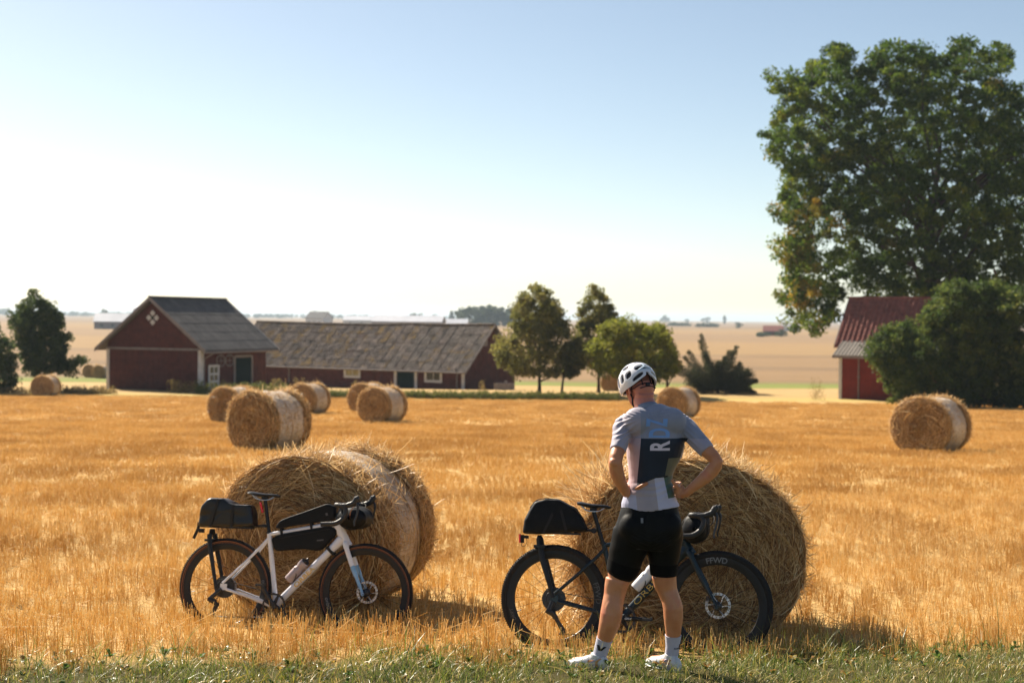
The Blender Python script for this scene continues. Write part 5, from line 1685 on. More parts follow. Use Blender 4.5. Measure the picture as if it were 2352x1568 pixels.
    for c_ in (dq + Vector((.022, -.054, -.03)), lp_ + Vector((0, -.054, 0))):
        vs = []
        for yy in (-.003, .003):
            for i in range(24):
                q = .020 - (.004 if i % 2 else 0)
                vs.append(c_ + Vector((q * math.cos(i * math.pi / 12), yy, q * math.sin(i * math.pi / 12))))
        m.add(vs, [tuple(range(24)), tuple(range(24, 48))] + [(i, (i + 1) % 24, 24 + (i + 1) % 24, 24 + i) for i in range(24)])
    m.build("rear_derailleur", black_metal, root)
    # chain: upper run, round the ring, lower run through the pulleys
    path = []
    rc = .052
    for k in range(9):
        t = R(100 + k * 17); path.append(RA + Vector((rc * math.cos(t), -.036, rc * math.sin(t))))
    pu = dq + Vector((.022, -.054, -.03))
    path += [pu + Vector((-.014, 0, .016)), pu + Vector((.018, 0, 0)), lp_ + Vector((-.018, -.054, .004)), lp_ + Vector((0, -.054, -.019))]
    for k in range(12):
        t = R(-96 + k * 17); path.append(BB + Vector(((cr_ - .002) * math.cos(t), y_c, (cr_ - .002) * math.sin(t))))
    m = MB()
    pts = smooth_path(path, 3, closed=True)
    # single links
    acc = 0; last = pts[0]
    seg = []
    for i in range(len(pts)):
        a_, b_ = pts[i], pts[(i + 1) % len(pts)]
        n_ = max(1, int(round((b_ - a_).length / .0127)))
        for k in range(n_):
            p0 = a_.lerp(b_, k / n_); p1 = a_.lerp(b_, (k + .82) / n_)
            m.tube([p0, p1], (.0032, .0042), 6, hint=(0, 1, 0)) if False else m.tube([p0, p1], .0038, 5)
    m.build("chain", dark_steel, root)
    return root, S, fk, fr

def LZ(zx, zy):     # the white bicycle: measured on an enlargement, 1117 px to the metre
    return ((zx - 460) / 1117.0, .35 + (975 + (zx - 460) * .0398 - zy) / 1117.0)
def RZ(zx, zy):     # the dark bicycle
    return ((zx - 497) / 1200.0, .355 + (945 + (zx - 497) * .0348 - zy) / 1200.0)

PW = dict(r=.352, at=(518, 1346, 10.70, .352, 9.5, 7, 1.03), steer=-2, rear=(0, .35), front=(1.058, .35), bb=LZ(897, 1120), seat=LZ(818, 552), stay=LZ(806, 590), tt_front=LZ(1375, 470), dt_front=LZ(1432, 588),
          head_top=LZ(1388, 452), head_bot=LZ(1466, 618), post_top=LZ(762, 262), saddle_rear=LZ(625, 214), saddle_nose=LZ(890, 236), bar=LZ(1432, 318), ring=.088, crank=R(122), mech=LZ(392, 1080), mech_low=LZ(382, 1188))
white_bike, SW, fkw, frw = bicycle('white', PW, "white gravel bicycle with tan-striped tyres leaning on the left bale")
PD = dict(r=.357, at=(1273, 1374, 9.42, .357, 9.5, 8), steer=-2, rear=(0, .355), front=(1.075, .355), bb=RZ(1040, 1088), seat=RZ(886, 520), stay=RZ(900, 540), tt_front=RZ(1500, 462), dt_front=RZ(1538, 545),
          head_top=RZ(1502, 448), head_bot=RZ(1560, 560), post_top=RZ(792, 250), saddle_rear=RZ(660, 190), saddle_nose=RZ(930, 214), bar=RZ(1580, 285), ring=.095, crank=R(1), mech=RZ(490, 1045), mech_low=RZ(590, 1195))
dark_bike, SD, fkd, frd = bicycle('dark', PD, "dark teal gravel bicycle behind the cyclist leaning on the right bale")

# ---- racks, lights -------------------------------------------------------------------
def U(pt, y=0.0): return Vector((pt[0], y, pt[1]))
m = MB()
for s in (-1, 1):
    m.tube([U(LZ(322, 545), s * .05), U(LZ(335, 640), s * .062), U(LZ(412, 985), s * .076)], [(.009, .020), (.009, .019), (.008, .012)], 10, hint=(0, 1, 0))
m.tube([U(LZ(322, 505), 0), U(LZ(322, 550), 0)], [(.04, .012), (.055, .018)], 10, hint=(0, 1, 0))
m.box(U(LZ(318, 595), 0), (.05, .15, .016)); m.box(U(LZ(450, 492), 0), (.40, .05, .014)); m.tube([U(LZ(640, 492), 0), U(LZ(790, 480), 0)], .010, 8)
m.box(U(LZ(775, 482), 0), (.03, .045, .022))
m.build("rear_rack", carbon, white_bike)
m = MB(); a = U(LZ(722, 290), 0); b = U(LZ(748, 375), 0)
m.tube([a, b], [(.011, .009), (.011, .009)], 12, hint=(0, 1, 0)); m.build("tail_light", red_lens, white_bike)
m = MB()
for s in (-1, 1):
    m.tube([U(RZ(385, 540), s * .05), U(RZ(400, 620), s * .062), U(RZ(500, 930), s * .078)], [(.010, .021), (.010, .021), (.008, .012)], 10, hint=(0, 1, 0))
m.tube([U(RZ(362, 440), 0), U(RZ(366, 470), 0), U(RZ(378, 540), 0)], [(.02, .012), (.03, .024), (.055, .026)], 10, hint=(0, 1, 0))
m.box(U(RZ(378, 530), 0), (.078, .15, .020)); m.box(U(RZ(480, 425), 0), (.36, .05, .014)); m.tube([U(RZ(640, 412), 0), U(RZ(822, 400), 0)], .010, 8)
m.tube([U(RZ(800, 405), -.02), U(RZ(800, 405), .02)], .018, 12)
m.build("rear_rack", carbon, dark_bike)
m = MB(); m.tube([U(RZ(203, 432), 0), U(RZ(206, 500), 0)], [(.016, .008)] * 2, 12, hint=(0, 1, 0)); tl = m.build("tail_light", red_lens, dark_bike)
m = MB(); m.tube([U(RZ(222, 438), 0), U(RZ(224, 502), 0)], [(.015, .014)] * 2, 10, hint=(0, 1, 0)); m.box(U(RZ(248, 455), 0), (.045, .02, .02))
m.tube(smooth_path([U(RZ(228, 490), 0), U(RZ(216, 520), .004), U(RZ(240, 530), 0), U(RZ(262, 500), -.004), U(RZ(258, 465), 0)], 5), [(.008, .0015)] * 21, 6, hint=(0, 1, 0)); m.build("light_strap", strap_mat, tl)

# ---- bags and bottles: things of their own, strapped to the bicycles --------------------------
BAGS = "black bags strapped to the bicycles"
def rounded(poly, n=4, tight=.22):
    """polygon with its corners rounded"""
    out = []
    m = len(poly)
    for i in range(m):
        p0, p1, p2 = Vector(poly[i - 1]), Vector(poly[i]), Vector(poly[(i + 1) % m])
        a = p1.lerp(p0, tight); b = p1.lerp(p2, tight)
        for k in range(n + 1):
            t = k / n
            out.append(tuple((a.lerp(p1, t)).lerp(p1.lerp(b, t), t)))
    return out

def bag(name, label, M, poly, hw, mat, cat, inset=.12, rough_amp=.004, seed=0):
    root = empty(name); root.matrix_world = M
    tag(root, label, cat, BAGS)
    pts = rounded(poly, 4, .25)
    n = len(pts)
    cx = sum(p[0] for p in pts) / n; cz = sum(p[1] for p in pts) / n
    ys_ = [(-1, 0.0), (-1, .45), (-1, .80), (-.93, .93), (-.75, .985), (-.35, 1.0), (.0, 1.0), (.35, 1.0), (.75, .985), (.93, .93), (1, .80), (1, .45), (1, 0.0)]
    V = []
    for yk, k in ys_:
        for a, b in pts:
            kk = k if k < .9 else k
            y = yk * hw + (.0 if abs(yk) < 1 else -math.copysign(hw * .06, yk) * k)
            p = Vector((cx + (a - cx) * kk, y, cz + (b - cz) * kk))
            p += Vector((noise.noise(p * 14 + Vector((seed, 0, 0))), noise.noise(p * 11 + Vector((0, seed, 0))), noise.noise(p * 14 + Vector((0, 0, seed))))) * rough_amp
            V.append(tuple(p))
    F = [(j * n + i, (j + 1) * n + i, (j + 1) * n + (i + 1) % n, j * n + (i + 1) % n) for j in range(len(ys_) - 1) for i in range(n)]
    body = link("bag_body", np_mesh("bag_body", V, F, smooth=True), mat, root)
    md = body.modifiers.new("sub", 'SUBSURF'); md.levels = 1; md.render_levels = 1
    return root, body, (cx, cz)

def strap(parent, pts, hw=.0015, w=.011, name="strap", hint=(0, 1, 0), mat=None):
    m = MB(); m.tube(pts, [(hw, w)] * len(pts), 6, hint=hint); return m.build(name, mat or strap_mat, parent)

# white bicycle
MWm = white_bike.matrix_world.copy() if False else place_bike(*PW['at'])
poly = [LZ(*p) for p in [(212, 492), (228, 400), (247, 310), (282, 258), (420, 250), (500, 300), (540, 312), (662, 306), (690, 400), (700, 490)]]
rb, bb_, _ = bag("rack_bag", "shiny black roll-top bag on the white bicycle's rear rack", MWm, poly, .075, bag_gloss, "bike bag", rough_amp=.016, seed=3)
strap(rb, [U(LZ(395, 262), -.076), U(LZ(360, 380), -.082), U(LZ(330, 490), -.076)]); strap(rb, [U(LZ(525, 312), -.074), U(LZ(515, 400), -.082), U(LZ(515, 490), -.076)])
strap(rb, [U(LZ(212, 450), -.02), U(LZ(208, 500), -.02), U(LZ(172, 582), -.02)], .003, .013, "loose_strap")
m = MB(); m.box(U(LZ(234, 518), -.01), (.035, .03, .03)); m.build("buckle", strap_mat, rb, smooth=False)
poly = [LZ(*p) for p in [(856, 512), (900, 438), (1080, 378), (1300, 303), (1368, 335), (1372, 438), (1120, 470)]]
tb, _, _ = bag("top_tube_bag", "slim black bag lying on the white bicycle's top tube", MWm, poly, .030, bag_black, "bike bag", rough_amp=.003, seed=4)
for zx, zy in ((921, 528), (1170, 482), (1318, 455)):
    c = U(LZ(zx, zy))
    m = MB(); m.tube([c + Vector((.022 * math.cos(t * math.pi / 6) * .2, .027 * math.cos(t * math.pi / 6), .027 * math.sin(t * math.pi / 6))) for t in range(12)], (.009, .002), 6, closed=True, hint=(1, 0, 0)) if False else \
        m.box(c, (.017, .052, .046), Matrix.Rotation(R(-12), 3, 'Y')); m.build("strap", strap_mat, tb, smooth=False)
m = MB(); m.box(U(LZ(1300, 392), -.031), (.016, .003, .020), Matrix.Rotation(R(-20), 3, 'Y')); m.build("label_patch", dim_print, tb, smooth=False)
poly = [LZ(*p) for p in [(832, 580), (930, 548), (1335, 482), (1392, 520), (1380, 562), (1255, 690), (1100, 672), (890, 688), (858, 665)]]
fb, _, _ = bag("frame_bag", "large black bag filling the white bicycle's frame", MWm, poly, .029, bag_black, "bike bag", rough_amp=.003, seed=5)
a0 = U(LZ(1340, 685)); dd_ = (U(PW['dt_front']) - U(PW['bb'])).normalized()
m = MB(); m.box(a0, (.020, .062, .075), Matrix.Rotation(-math.atan2(dd_.z, dd_.x), 3, 'Y')); m.build("strap", strap_mat, fb, smooth=False)
m = MB(); m.box(U(LZ(1255, 600), -.030), (.05, .003, .010), Matrix.Rotation(R(-8), 3, 'Y')); m.build("label_patch", dim_print, fb, smooth=False)
m = MB(); m.tube([U(LZ(880, 590), -.031), U(LZ(1330, 510), -.031)], .0025, 6); m.build("zip", strap_mat, fb)

def bar_roll(M, S, c, rx, rz, half, label, seed, mat):
    root = empty("handlebar_bag"); root.matrix_world = M
    tag(root, label, "bike bag", BAGS)
    V = []; n = 28; nyy = 15
    for j in range(nyy):
        yk = -1 + 2 * j / (nyy - 1)
        k = max(.02, (1 - abs(yk) ** 7)) ** .5
        for i in range(n):
            t = 2 * math.pi * i / n
            p = c + Vector((rx * k * math.cos(t), yk * half, rz * k * math.sin(t)))
            p += Vector((noise.noise(p * 17 + Vector((seed, 0, 0))), 0, noise.noise(p * 17 + Vector((0, 0, seed))))) * .007
            V.append(tuple(S @ p))
    F = [(j * n + i, (j + 1) * n + i, (j + 1) * n + (i + 1) % n, j * n + (i + 1) % n) for j in range(nyy - 1) for i in range(n)] 
    link("bag_body", np_mesh("bag_body", V, F, smooth=True), mat, root)
    for yk in (-.55, .55):
        m = MB(); m.M = S
        m.tube([c + Vector(((rx + .002) * math.cos(t * math.pi / 12), yk * half, (rz + .002) * math.sin(t * math.pi / 12))) for t in range(24)], [(.012, .003)] * 24, 6, closed=True, hint=(0, 1, 0))
        m.build("strap", strap_mat, root)
    return root
bar_roll(MWm, SW, U(LZ(1535, 425)), .105, .078, .155, "round black bag hanging from the white bicycle's handlebar", 6, bag_black)
m = MB(); m.M = MWm @ SW
# cable in front of the bag
m = MB(); m.M = SW; m.tube(smooth_path([U(LZ(1585, 322), -.19), U(LZ(1550, 375), -.17), U(LZ(1530, 430), -.12), U(LZ(1500, 470), -.05)], 5), .0025, 6); m.build("brake_cable", orange_cable, white_bike)

# dark bicycle
MDm = place_bike(*PD['at'])
poly = [RZ(*p) for p in [(232, 432), (238, 330), (285, 228), (330, 168), (410, 148), (515, 156), (640, 218), (715, 305), (748, 395), (715, 412), (400, 432)]]
rb, _, _ = bag("rack_bag", "smooth black domed bag on the dark bicycle's rear rack", MDm, poly, .085, bag_black, "bike bag", rough_amp=.010, seed=8)
strap(rb, [U(RZ(520, 185), -.070), U(RZ(465, 300), -.088), U(RZ(405, 425), -.080)], .0015, .010); strap(rb, [U(RZ(525, 185), -.070), U(RZ(560, 300), -.088), U(RZ(590, 410), -.080)], .0015, .010)
m = MB(); m.tube(smooth_path([U(RZ(288, 222), -.05), U(RZ(340, 165), -.055), U(RZ(420, 150), -.055), U(RZ(500, 160), -.05)], 5), .003, 6); m.build("piping", strap_mat, rb)
m = MB(); m.tube(smooth_path([U(RZ(742, 360), -.01), U(RZ(775, 352), -.01), U(RZ(782, 372), -.01), U(RZ(750, 385), -.01)], 5), .0025, 6); m.build("cord_loop", strap_mat, rb)
bar_roll(MDm, SD, U(RZ(1606, 388)), .084, .094, .155, "black bag hanging from the dark bicycle's handlebar beside the cyclist's hip", 9, bag_black)

def bottle(M, a, b, rad, mat, label, capmat, cage=None, print_mat=None):
    d_ = (b - a); L_ = d_.length; d_.normalize()
    rot = Vector((0, 1, 0)).rotation_difference(d_).to_matrix().to_4x4()
    root = empty("water_bottle"); root.matrix_world = M; tag(root, label, "bottle", "water bottles in the bicycle frames")
    m = MB(); m.M = Matrix.Translation(a) @ rot
    m.lathe([(.0, 0), (rad * .92, 0), (rad, .008), (rad, L_ * .52), (rad * .86, L_ * .56), (rad * .86, L_ * .62), (rad, L_ * .66), (rad, L_ * .82), (rad * .75, L_ * .86), (.0, L_ * .86)], 24, closed=False)
    bd = m.build("bottle_body", mat, root)
    m = MB(); m.M = Matrix.Translation(a) @ rot
    m.lathe([(0, L_ * .84), (rad * .86, L_ * .845), (rad * .86, L_ * .91), (rad * .5, L_ * .94), (rad * .3, L_ * .96), (rad * .3, L_), (rad * .18, L_ * 1.03), (0, L_ * 1.03)], 20, closed=False)
    m.build("cap", capmat, root)
    m = MB(); m.M = Matrix.Translation(a) @ rot
    for s in (-1, 1):
        m.tube(smooth_path([(rad * .2, -.004, -rad * 1.05), (s * -rad * 1.03, L_ * .1, -rad * .5), (s * -rad * 1.03, L_ * .35, rad * .2), (0, L_ * .48, rad * 1.06)], 5), .0032, 6)
    m.build("bottle_cage", black_metal, root)
    if print_mat:
        m = MB(); m.M = Matrix.Translation(a) @ rot
        m.lathe([(rad + .0008, L_ * .18), (rad + .0008, L_ * .42)], 24, closed=False); m.build("printed_band", print_mat, bd)
dtd = (U(PW['dt_front']) - U(PW['bb'])).normalized(); dup = Vector((-dtd.z, 0, dtd.x))
bottle(MWm, U(PW['bb']) + dtd * .19 + dup * .065, U(PW['bb']) + dtd * .40 + dup * .072, .036, bottle_clear, "translucent bottle with dark cap inside the white bicycle's frame", black_metal)
dtd = (U(PD['dt_front']) - U(PD['bb'])).normalized(); dup = Vector((-dtd.z, 0, dtd.x))
bottle(MDm, U(PD['bb']) + dtd * .20 + dup * .066, U(PD['bb']) + dtd * .42 + dup * .070, .037, bottle_white, "white bottle on the dark bicycle seen between the cyclist's legs", black_metal)

# ------------------------------------------------------------------ the cyclist, seen from behind
PP = 406.5
def Q3(zx, zy, y=0.0): return Vector(((1380 + zx / 3.92 - 1480) / PP, y, (1572 - (820 + zy / 3.92)) / PP))
def Q4(zx, zy, y=0.0): return Vector(((1300 + zx / 3.564 - 1480) / PP, y, (1572 - (1160 + zy / 3.564)) / PP))
K3, K4 = 1 / (3.92 * PP), 1 / (3.564 * PP)

def skin_mat():
    m, nt, out = new_mat("skin")
    tc = N(nt, "ShaderNodeTexCoord")
    n1 = N(nt, "ShaderNodeTexNoise", i_Scale=9.0, i_Detail=4.0); nt.links.new(tc.outputs["Object"], n1.inputs["Vector"])
    n2 = N(nt, "ShaderNodeTexNoise", i_Scale=120.0, i_Detail=3.0); nt.links.new(tc.outputs["Object"], n2.inputs["Vector"])
    c = ramp(nt, n1.outputs[0], [(0.3, (0.46, 0.165, 0.075)), (0.55, (0.56, 0.245, 0.118)), (0.75, (0.54, 0.18, 0.105))])
    # the neck and elbows are redder from the sun
    sp = N(nt, "ShaderNodeSeparateXYZ"); nt.links.new(tc.outputs["Object"], sp.inputs[0])
    red = ramp(nt, math_(nt, 'MULTIPLY', sp.outputs[2], 0.5), [(0.735, (0, 0, 0)), (0.755, (0.75, 0.75, 0.75))])
    c = mixc(nt, red, c, (0.50, 0.165, 0.125))
    b = N(nt, "ShaderNodeBsdfPrincipled", i_Roughness=0.48)
    nt.links.new(c, b.inputs["Base Color"])
    b.inputs["Subsurface Weight"].default_value = 0.25
    b.inputs["Subsurface Radius"].default_value = (0.010, 0.004, 0.002)
    b.inputs["Subsurface Scale"].default_value = 1.0
    bp = N(nt, "ShaderNodeBump", i_Strength=0.15, i_Distance=0.002)
    nt.links.new(n2.outputs[0], bp.inputs["Height"]); nt.links.new(bp.outputs[0], b.inputs["Normal"])
    nt.links.new(b.outputs[0], out.inputs[0])
    return m

def remeshed(mb, name, voxel, smooth_it, disp=None):
    """one continuous skin round all the shapes collected in mb"""
    me = bpy.data.meshes.new(name); me.from_pydata(mb.v, [], mb.f)
    bm = bmesh.new(); bm.from_mesh(me); bmesh.ops.recalc_face_normals(bm, faces=bm.faces); bm.to_mesh(me); bm.free()
    o = bpy.data.objects.new("tmp", me); COL.objects.link(o)
    md = o.modifiers.new("r", 'REMESH'); md.mode = 'VOXEL'; md.voxel_size = voxel; md.adaptivity = 0.0
    ms = o.modifiers.new("s", 'SMOOTH'); ms.factor = 0.5; ms.iterations = smooth_it
    dg = bpy.context.evaluated_depsgraph_get()
    out = bpy.data.meshes.new_from_object(o.evaluated_get(dg))
    bpy.data.objects.remove(o); bpy.data.meshes.remove(me)
    out.name = name
    if disp is not None:
        n = len(out.vertices)
        co = np.zeros(n * 3, np.float32); out.vertices.foreach_get("co", co); co = co.reshape(-1, 3)
        nr = np.zeros(n * 3, np.float32); out.vertices.foreach_get("normal", nr); nr = nr.reshape(-1, 3)
        co = co + nr * disp(co, nr)[:, None]
        out.vertices.foreach_set("co", co.astype(np.float32).ravel())
    out.polygons.foreach_set("use_smooth", np.ones(len(out.polygons), bool))
    out.update()
    return out

# sections -------------------------------------------------------------------
#            zy    c    hw   depth   y
TORSO = [(528, 562, 92, .066, .048), (552, 574, 140, .082, .044), (600, 600, 205, .100, .030), (660, 622, 248, .115, .020), (740, 645, 258, .124, .012), (820, 645, 264, .127, .008), (900, 622, 266, .126, .006), (1000, 600, 236, .120, .004),
         (1100, 590, 208, .112, .000), (1180, 582, 197, .108, -.002), (1280, 580, 222, .113, -.006), (1380, 574, 256, .120, -.008), (1452, 584, 272, .124, -.010)]
HIPS = [(40, 822, 228, .112, -.006), (100, 815, 240, .118, -.010), (170, 812, 262, .128, -.018), (250, 805, 280, .136, -.024), (320, 794, 288, .134, -.022), (385, 786, 284, .118, -.010)]
LTH = [(260, 660, 150, .100, -.012), (340, 655, 158, .106, -.014), (420, 640, 156, .100, -.008), (500, 616, 148, .094, .0), (580, 594, 138, .088, .004), (650, 570, 122, .080, .006), (700, 548, 106, .072, .008)]
LSH = [(700, 547, 104, .070, .008), (760, 531, 97, .066, .008), (830, 519, 89, .064, .008), (900, 503, 89, .064, -.006), (980, 491, 93, .066, -.016), (1060, 477, 89, .062, -.014), (1140, 453, 75, .050, -.004), (1210, 432, 61, .041, .006), (1300, 407, 54, .037, .012), (1380, 382, 52, .040, .012), (1425, 368, 54, .044, .008)]
RTH = [(260, 950, 140, .100, -.012), (340, 940, 146, .104, -.014), (420, 934, 140, .098, -.008), (500, 931, 130, .090, .0), (580, 932, 116, .084, .004), (660, 932, 106, .076, .006)]
RSH = [(660, 933, 104, .072, .006), (740, 946, 96, .066, .008), (800, 966, 83, .062, .006), (860, 990, 80, .062, -.006), (930, 1007, 84, .066, -.016), (1010, 1010, 81, .062, -.014), (1100, 1011, 69, .050, -.004), (1180, 1011, 60, .042, .004), (1260, 1008, 52, .037, .010), (1330, 1000, 50, .038, .012), (1410, 988, 53, .044, .008)]

def column(m, rows, q, k, grow_=0.0, n=28, hint=(1, 0, 0)):
    m.tube([q(c, zy, y) for zy, c, hw, dp, y in rows], [(hw * k + grow_, dp + grow_) for zy, c, hw, dp, y in rows], n, hint=hint)

#  arms: (zx, zy, y, radius in zoom px)
LARM = [(392, 640, .020, 80), (330, 690, .000, 84), (308, 790, -.06, 76), (276, 880, -.11, 70), (246, 975, -.165, 67), (254, 1060, -.155, 70), (284, 1150, -.125, 65), (330, 1240, -.085, 52), (366, 1305, -.055, 42)]
RARM = [(838, 640, .020, 84), (905, 690, .005, 88), (985, 780, -.05, 80), (1070, 880, -.10, 74), (1160, 985, -.140, 60), (1122, 1070, -.135, 68), (1046, 1150, -.125, 61), (950, 1230, -.110, 48), (880, 1300, -.095, 38)]

body = MB()
column(body, TORSO, Q3, K3, -.007); column(body, HIPS, Q4, K4, -.016)
column(body, LTH, Q4, K4, -.008); column(body, LSH, Q4, K4); column(body, RTH, Q4, K4, -.008); column(body, RSH, Q4, K4)
body.tube(smooth_path([Q3(a, b, y) for a, b, y, r in LARM], 4), [LARM[min(8, i // 4)][3] * K3 * (1 - (i % 4) / 4) + LARM[min(8, i // 4 + 1)][3] * K3 * ((i % 4) / 4) - .003 for i in range(33)], 20)
body.tube(smooth_path([Q3(a, b, y) for a, b, y, r in RARM], 4), [RARM[min(8, i // 4)][3] * K3 * (1 - (i % 4) / 4) + RARM[min(8, i // 4 + 1)][3] * K3 * ((i % 4) / 4) - .003 for i in range(33)], 20)
# calf muscles and heel of the elbows
def blob(m, c, rx, ry, rz, n=14, rot=None):
    V = []; F = []
    for j in range(n + 1):
        ph = math.pi * j / n
        for i in range(n * 2):
            th = math.pi * i / n
            p = Vector((rx * math.sin(ph) * math.cos(th), ry * math.sin(ph) * math.sin(th), rz * math.cos(ph)))
            if rot is not None: p = rot @ p
            V.append(c + p)
    for j in range(n):
        for i in range(n * 2):
            F.append((j * n * 2 + i, j * n * 2 + (i + 1) % (n * 2), (j + 1) * n * 2 + (i + 1) % (n * 2), (j + 1) * n * 2 + i))
    m.add(V, F)
blob(body, Q4(500, 960, -.045), .052, .034, .085); blob(body, Q4(1010, 930, -.045), .048, .034, .085)
blob(body, Q3(232, 990, -.185), .030, .030, .030); blob(body, Q3(1178, 988, -.150), .026, .028, .026)
# buttocks
# feet inside the shoes
FEET = [(Q4(372, 1420, .008), Vector((-.83, .54, 0)).normalized(), 'l'), (Q4(990, 1405, .008), Vector((-.60, .80, 0)).normalized(), 'r')]
for a, d_, _ in FEET:
    g_ = Vector((a.x, a.y, .055))
    body.tube([a + Vector((0, 0, .02)), g_ - d_ * .02 + Vector((0, 0, .015)), g_ + d_ * .08 - Vector((0, 0, .01)), g_ + d_ * .16 - Vector((0, 0, .02))], [.037, .036, .034, .025], 14)
# hands: fingers run forward round the waist, the thumb lies on the back
def hand(m, wrist, palm_c, side, fingers, thumb):
    m.tube(smooth_path([wrist, wrist.lerp(palm_c, .5), palm_c], 4), [(.026, .022)] * 3 + [(.036, .019)] * 3 + [(.042, .017)] * 3, 16, hint=side)
    blob(m, palm_c, .030, .030, .030)
    for pts, r0 in fingers:
        p = smooth_path(pts, 4); n_ = len(p)
        m.tube(p, [r0 * (1 - .28 * i / (n_ - 1)) for i in range(n_)], 10); blob(m, p[-1], r0 * .74, r0 * .74, r0 * .74, 8)
    p = smooth_path(thumb, 4); n_ = len(p)
    m.tube(p, [.0145 * (1 - .30 * i / (n_ - 1)) for i in range(n_)], 12); blob(m, p[-1], .0102, .0102, .0102, 8)
wl = Q3(366, 1305, -.055); pl = Q3(398, 1262, -.030)
hand(body, wl, pl, (0, .3, 1), [([pl + Vector((.002, .02, .022)), pl + Vector((-.026, .07, .034)), pl + Vector((-.012, .115, .034)), pl + Vector((.02, .145, .026))], .0092),
                        ([pl + Vector((0, .02, .002)), pl + Vector((-.030, .075, .010)), pl + Vector((-.014, .125, .010)), pl + Vector((.022, .155, .004))], .0096),
                        ([pl + Vector((-.004, .018, -.018)), pl + Vector((-.032, .07, -.014)), pl + Vector((-.016, .118, -.014)), pl + Vector((.018, .148, -.018))], .0090),
                        ([pl + Vector((-.006, .015, -.034)), pl + Vector((-.030, .058, -.036)), pl + Vector((-.018, .095, -.038)), pl + Vector((.008, .12, -.040))], .0080)],
     [pl + Vector((.005, -.012, .004)), Q3(455, 1240, -.085), Q3(500, 1208, -.112), Q3(536, 1190, -.118)])
wr = Q3(880, 1300, -.095); pr = Q3(838, 1268, -.060)
hand(body, wr, pr, (0, .3, 1), [([pr + Vector((-.002, .02, .022)), pr + Vector((.018, .07, .034)), pr + Vector((.010, .115, .034)), pr + Vector((-.02, .145, .028))], .0092),
                        ([pr + Vector((0, .02, .002)), pr + Vector((.024, .075, .008)), pr + Vector((.012, .125, .008)), pr + Vector((-.022, .155, .004))], .0096),
                        ([pr + Vector((.004, .018, -.018)), pr + Vector((.026, .07, -.016)), pr + Vector((.016, .118, -.016)), pr + Vector((-.018, .148, -.018))], .0090),
                        ([pr + Vector((.006, .015, -.034)), pr + Vector((.026, .058, -.038)), pr + Vector((.018, .095, -.040)), pr + Vector((-.008, .12, -.042))], .0080)],
     [pr + Vector((-.002, -.012, .008)), Q3(818, 1232, -.088), Q3(792, 1196, -.096), Q3(772, 1168, -.096)])
# neck and head
hc = Q3(494, 322, .118)                      # centre of the skull
yaw_h, pit_h, rol_h = R(25), R(27), R(-3)
HM = Matrix.Rotation(yaw_h, 3, 'Z') @ Matrix.Rotation(-pit_h, 3, 'X') @ Matrix.Rotation(rol_h, 3, 'Y')   # head frame: y forward, x right, z up
def H(x, y, z): return hc + HM @ Vector((x, y, z))
body.tube([Q3(556, 560, .050), Q3(545, 500, .062), Q3(530, 440, .080), H(0, -.035, -.055)], [(.078, .070), (.064, .066), (.061, .064), (.060, .060)], 22, hint=(1, 0, 0))
blob(body, H(0, .0, .02), .076, .096, .086, 18, HM)
blob(body, H(0, -.028, -.03), .068, .066, .066, 16, HM)
# face and jaw, turned away and down to the left
body.tube([H(0, .040, .02), H(0, .050, -.04), H(0, .056, -.085), H(0, .062, -.112)], [(.066, .050), (.060, .048), (.050, .040), (.030, .024)], 18, hint=HM @ Vector((1, 0, 0)))
body.tube([H(0, .094, .012), H(0, .116, -.026), H(0, .108, -.034)], [.010, .013, .012], 10)       # nose
blob(body, H(0, .088, -.064), .026, .014, .012, 10, HM)                                         # mouth
blob(body, H(0, .088, .026), .05, .012, .010, 10, HM)                                           # brow
for s in (-1, 1):
    blob(body, H(s * .080, -.010, -.022), .007, .021, .033, 10, HM @ Matrix.Rotation(s * R(22), 3, 'Z'))
    blob(body, H(s * .030, .086, .006), .014, .010, .008, 8, HM)                                  # eyelids
body.tube([H(0, -.02, -.05), H(0, .02, -.08)], [.05, .045], 14)

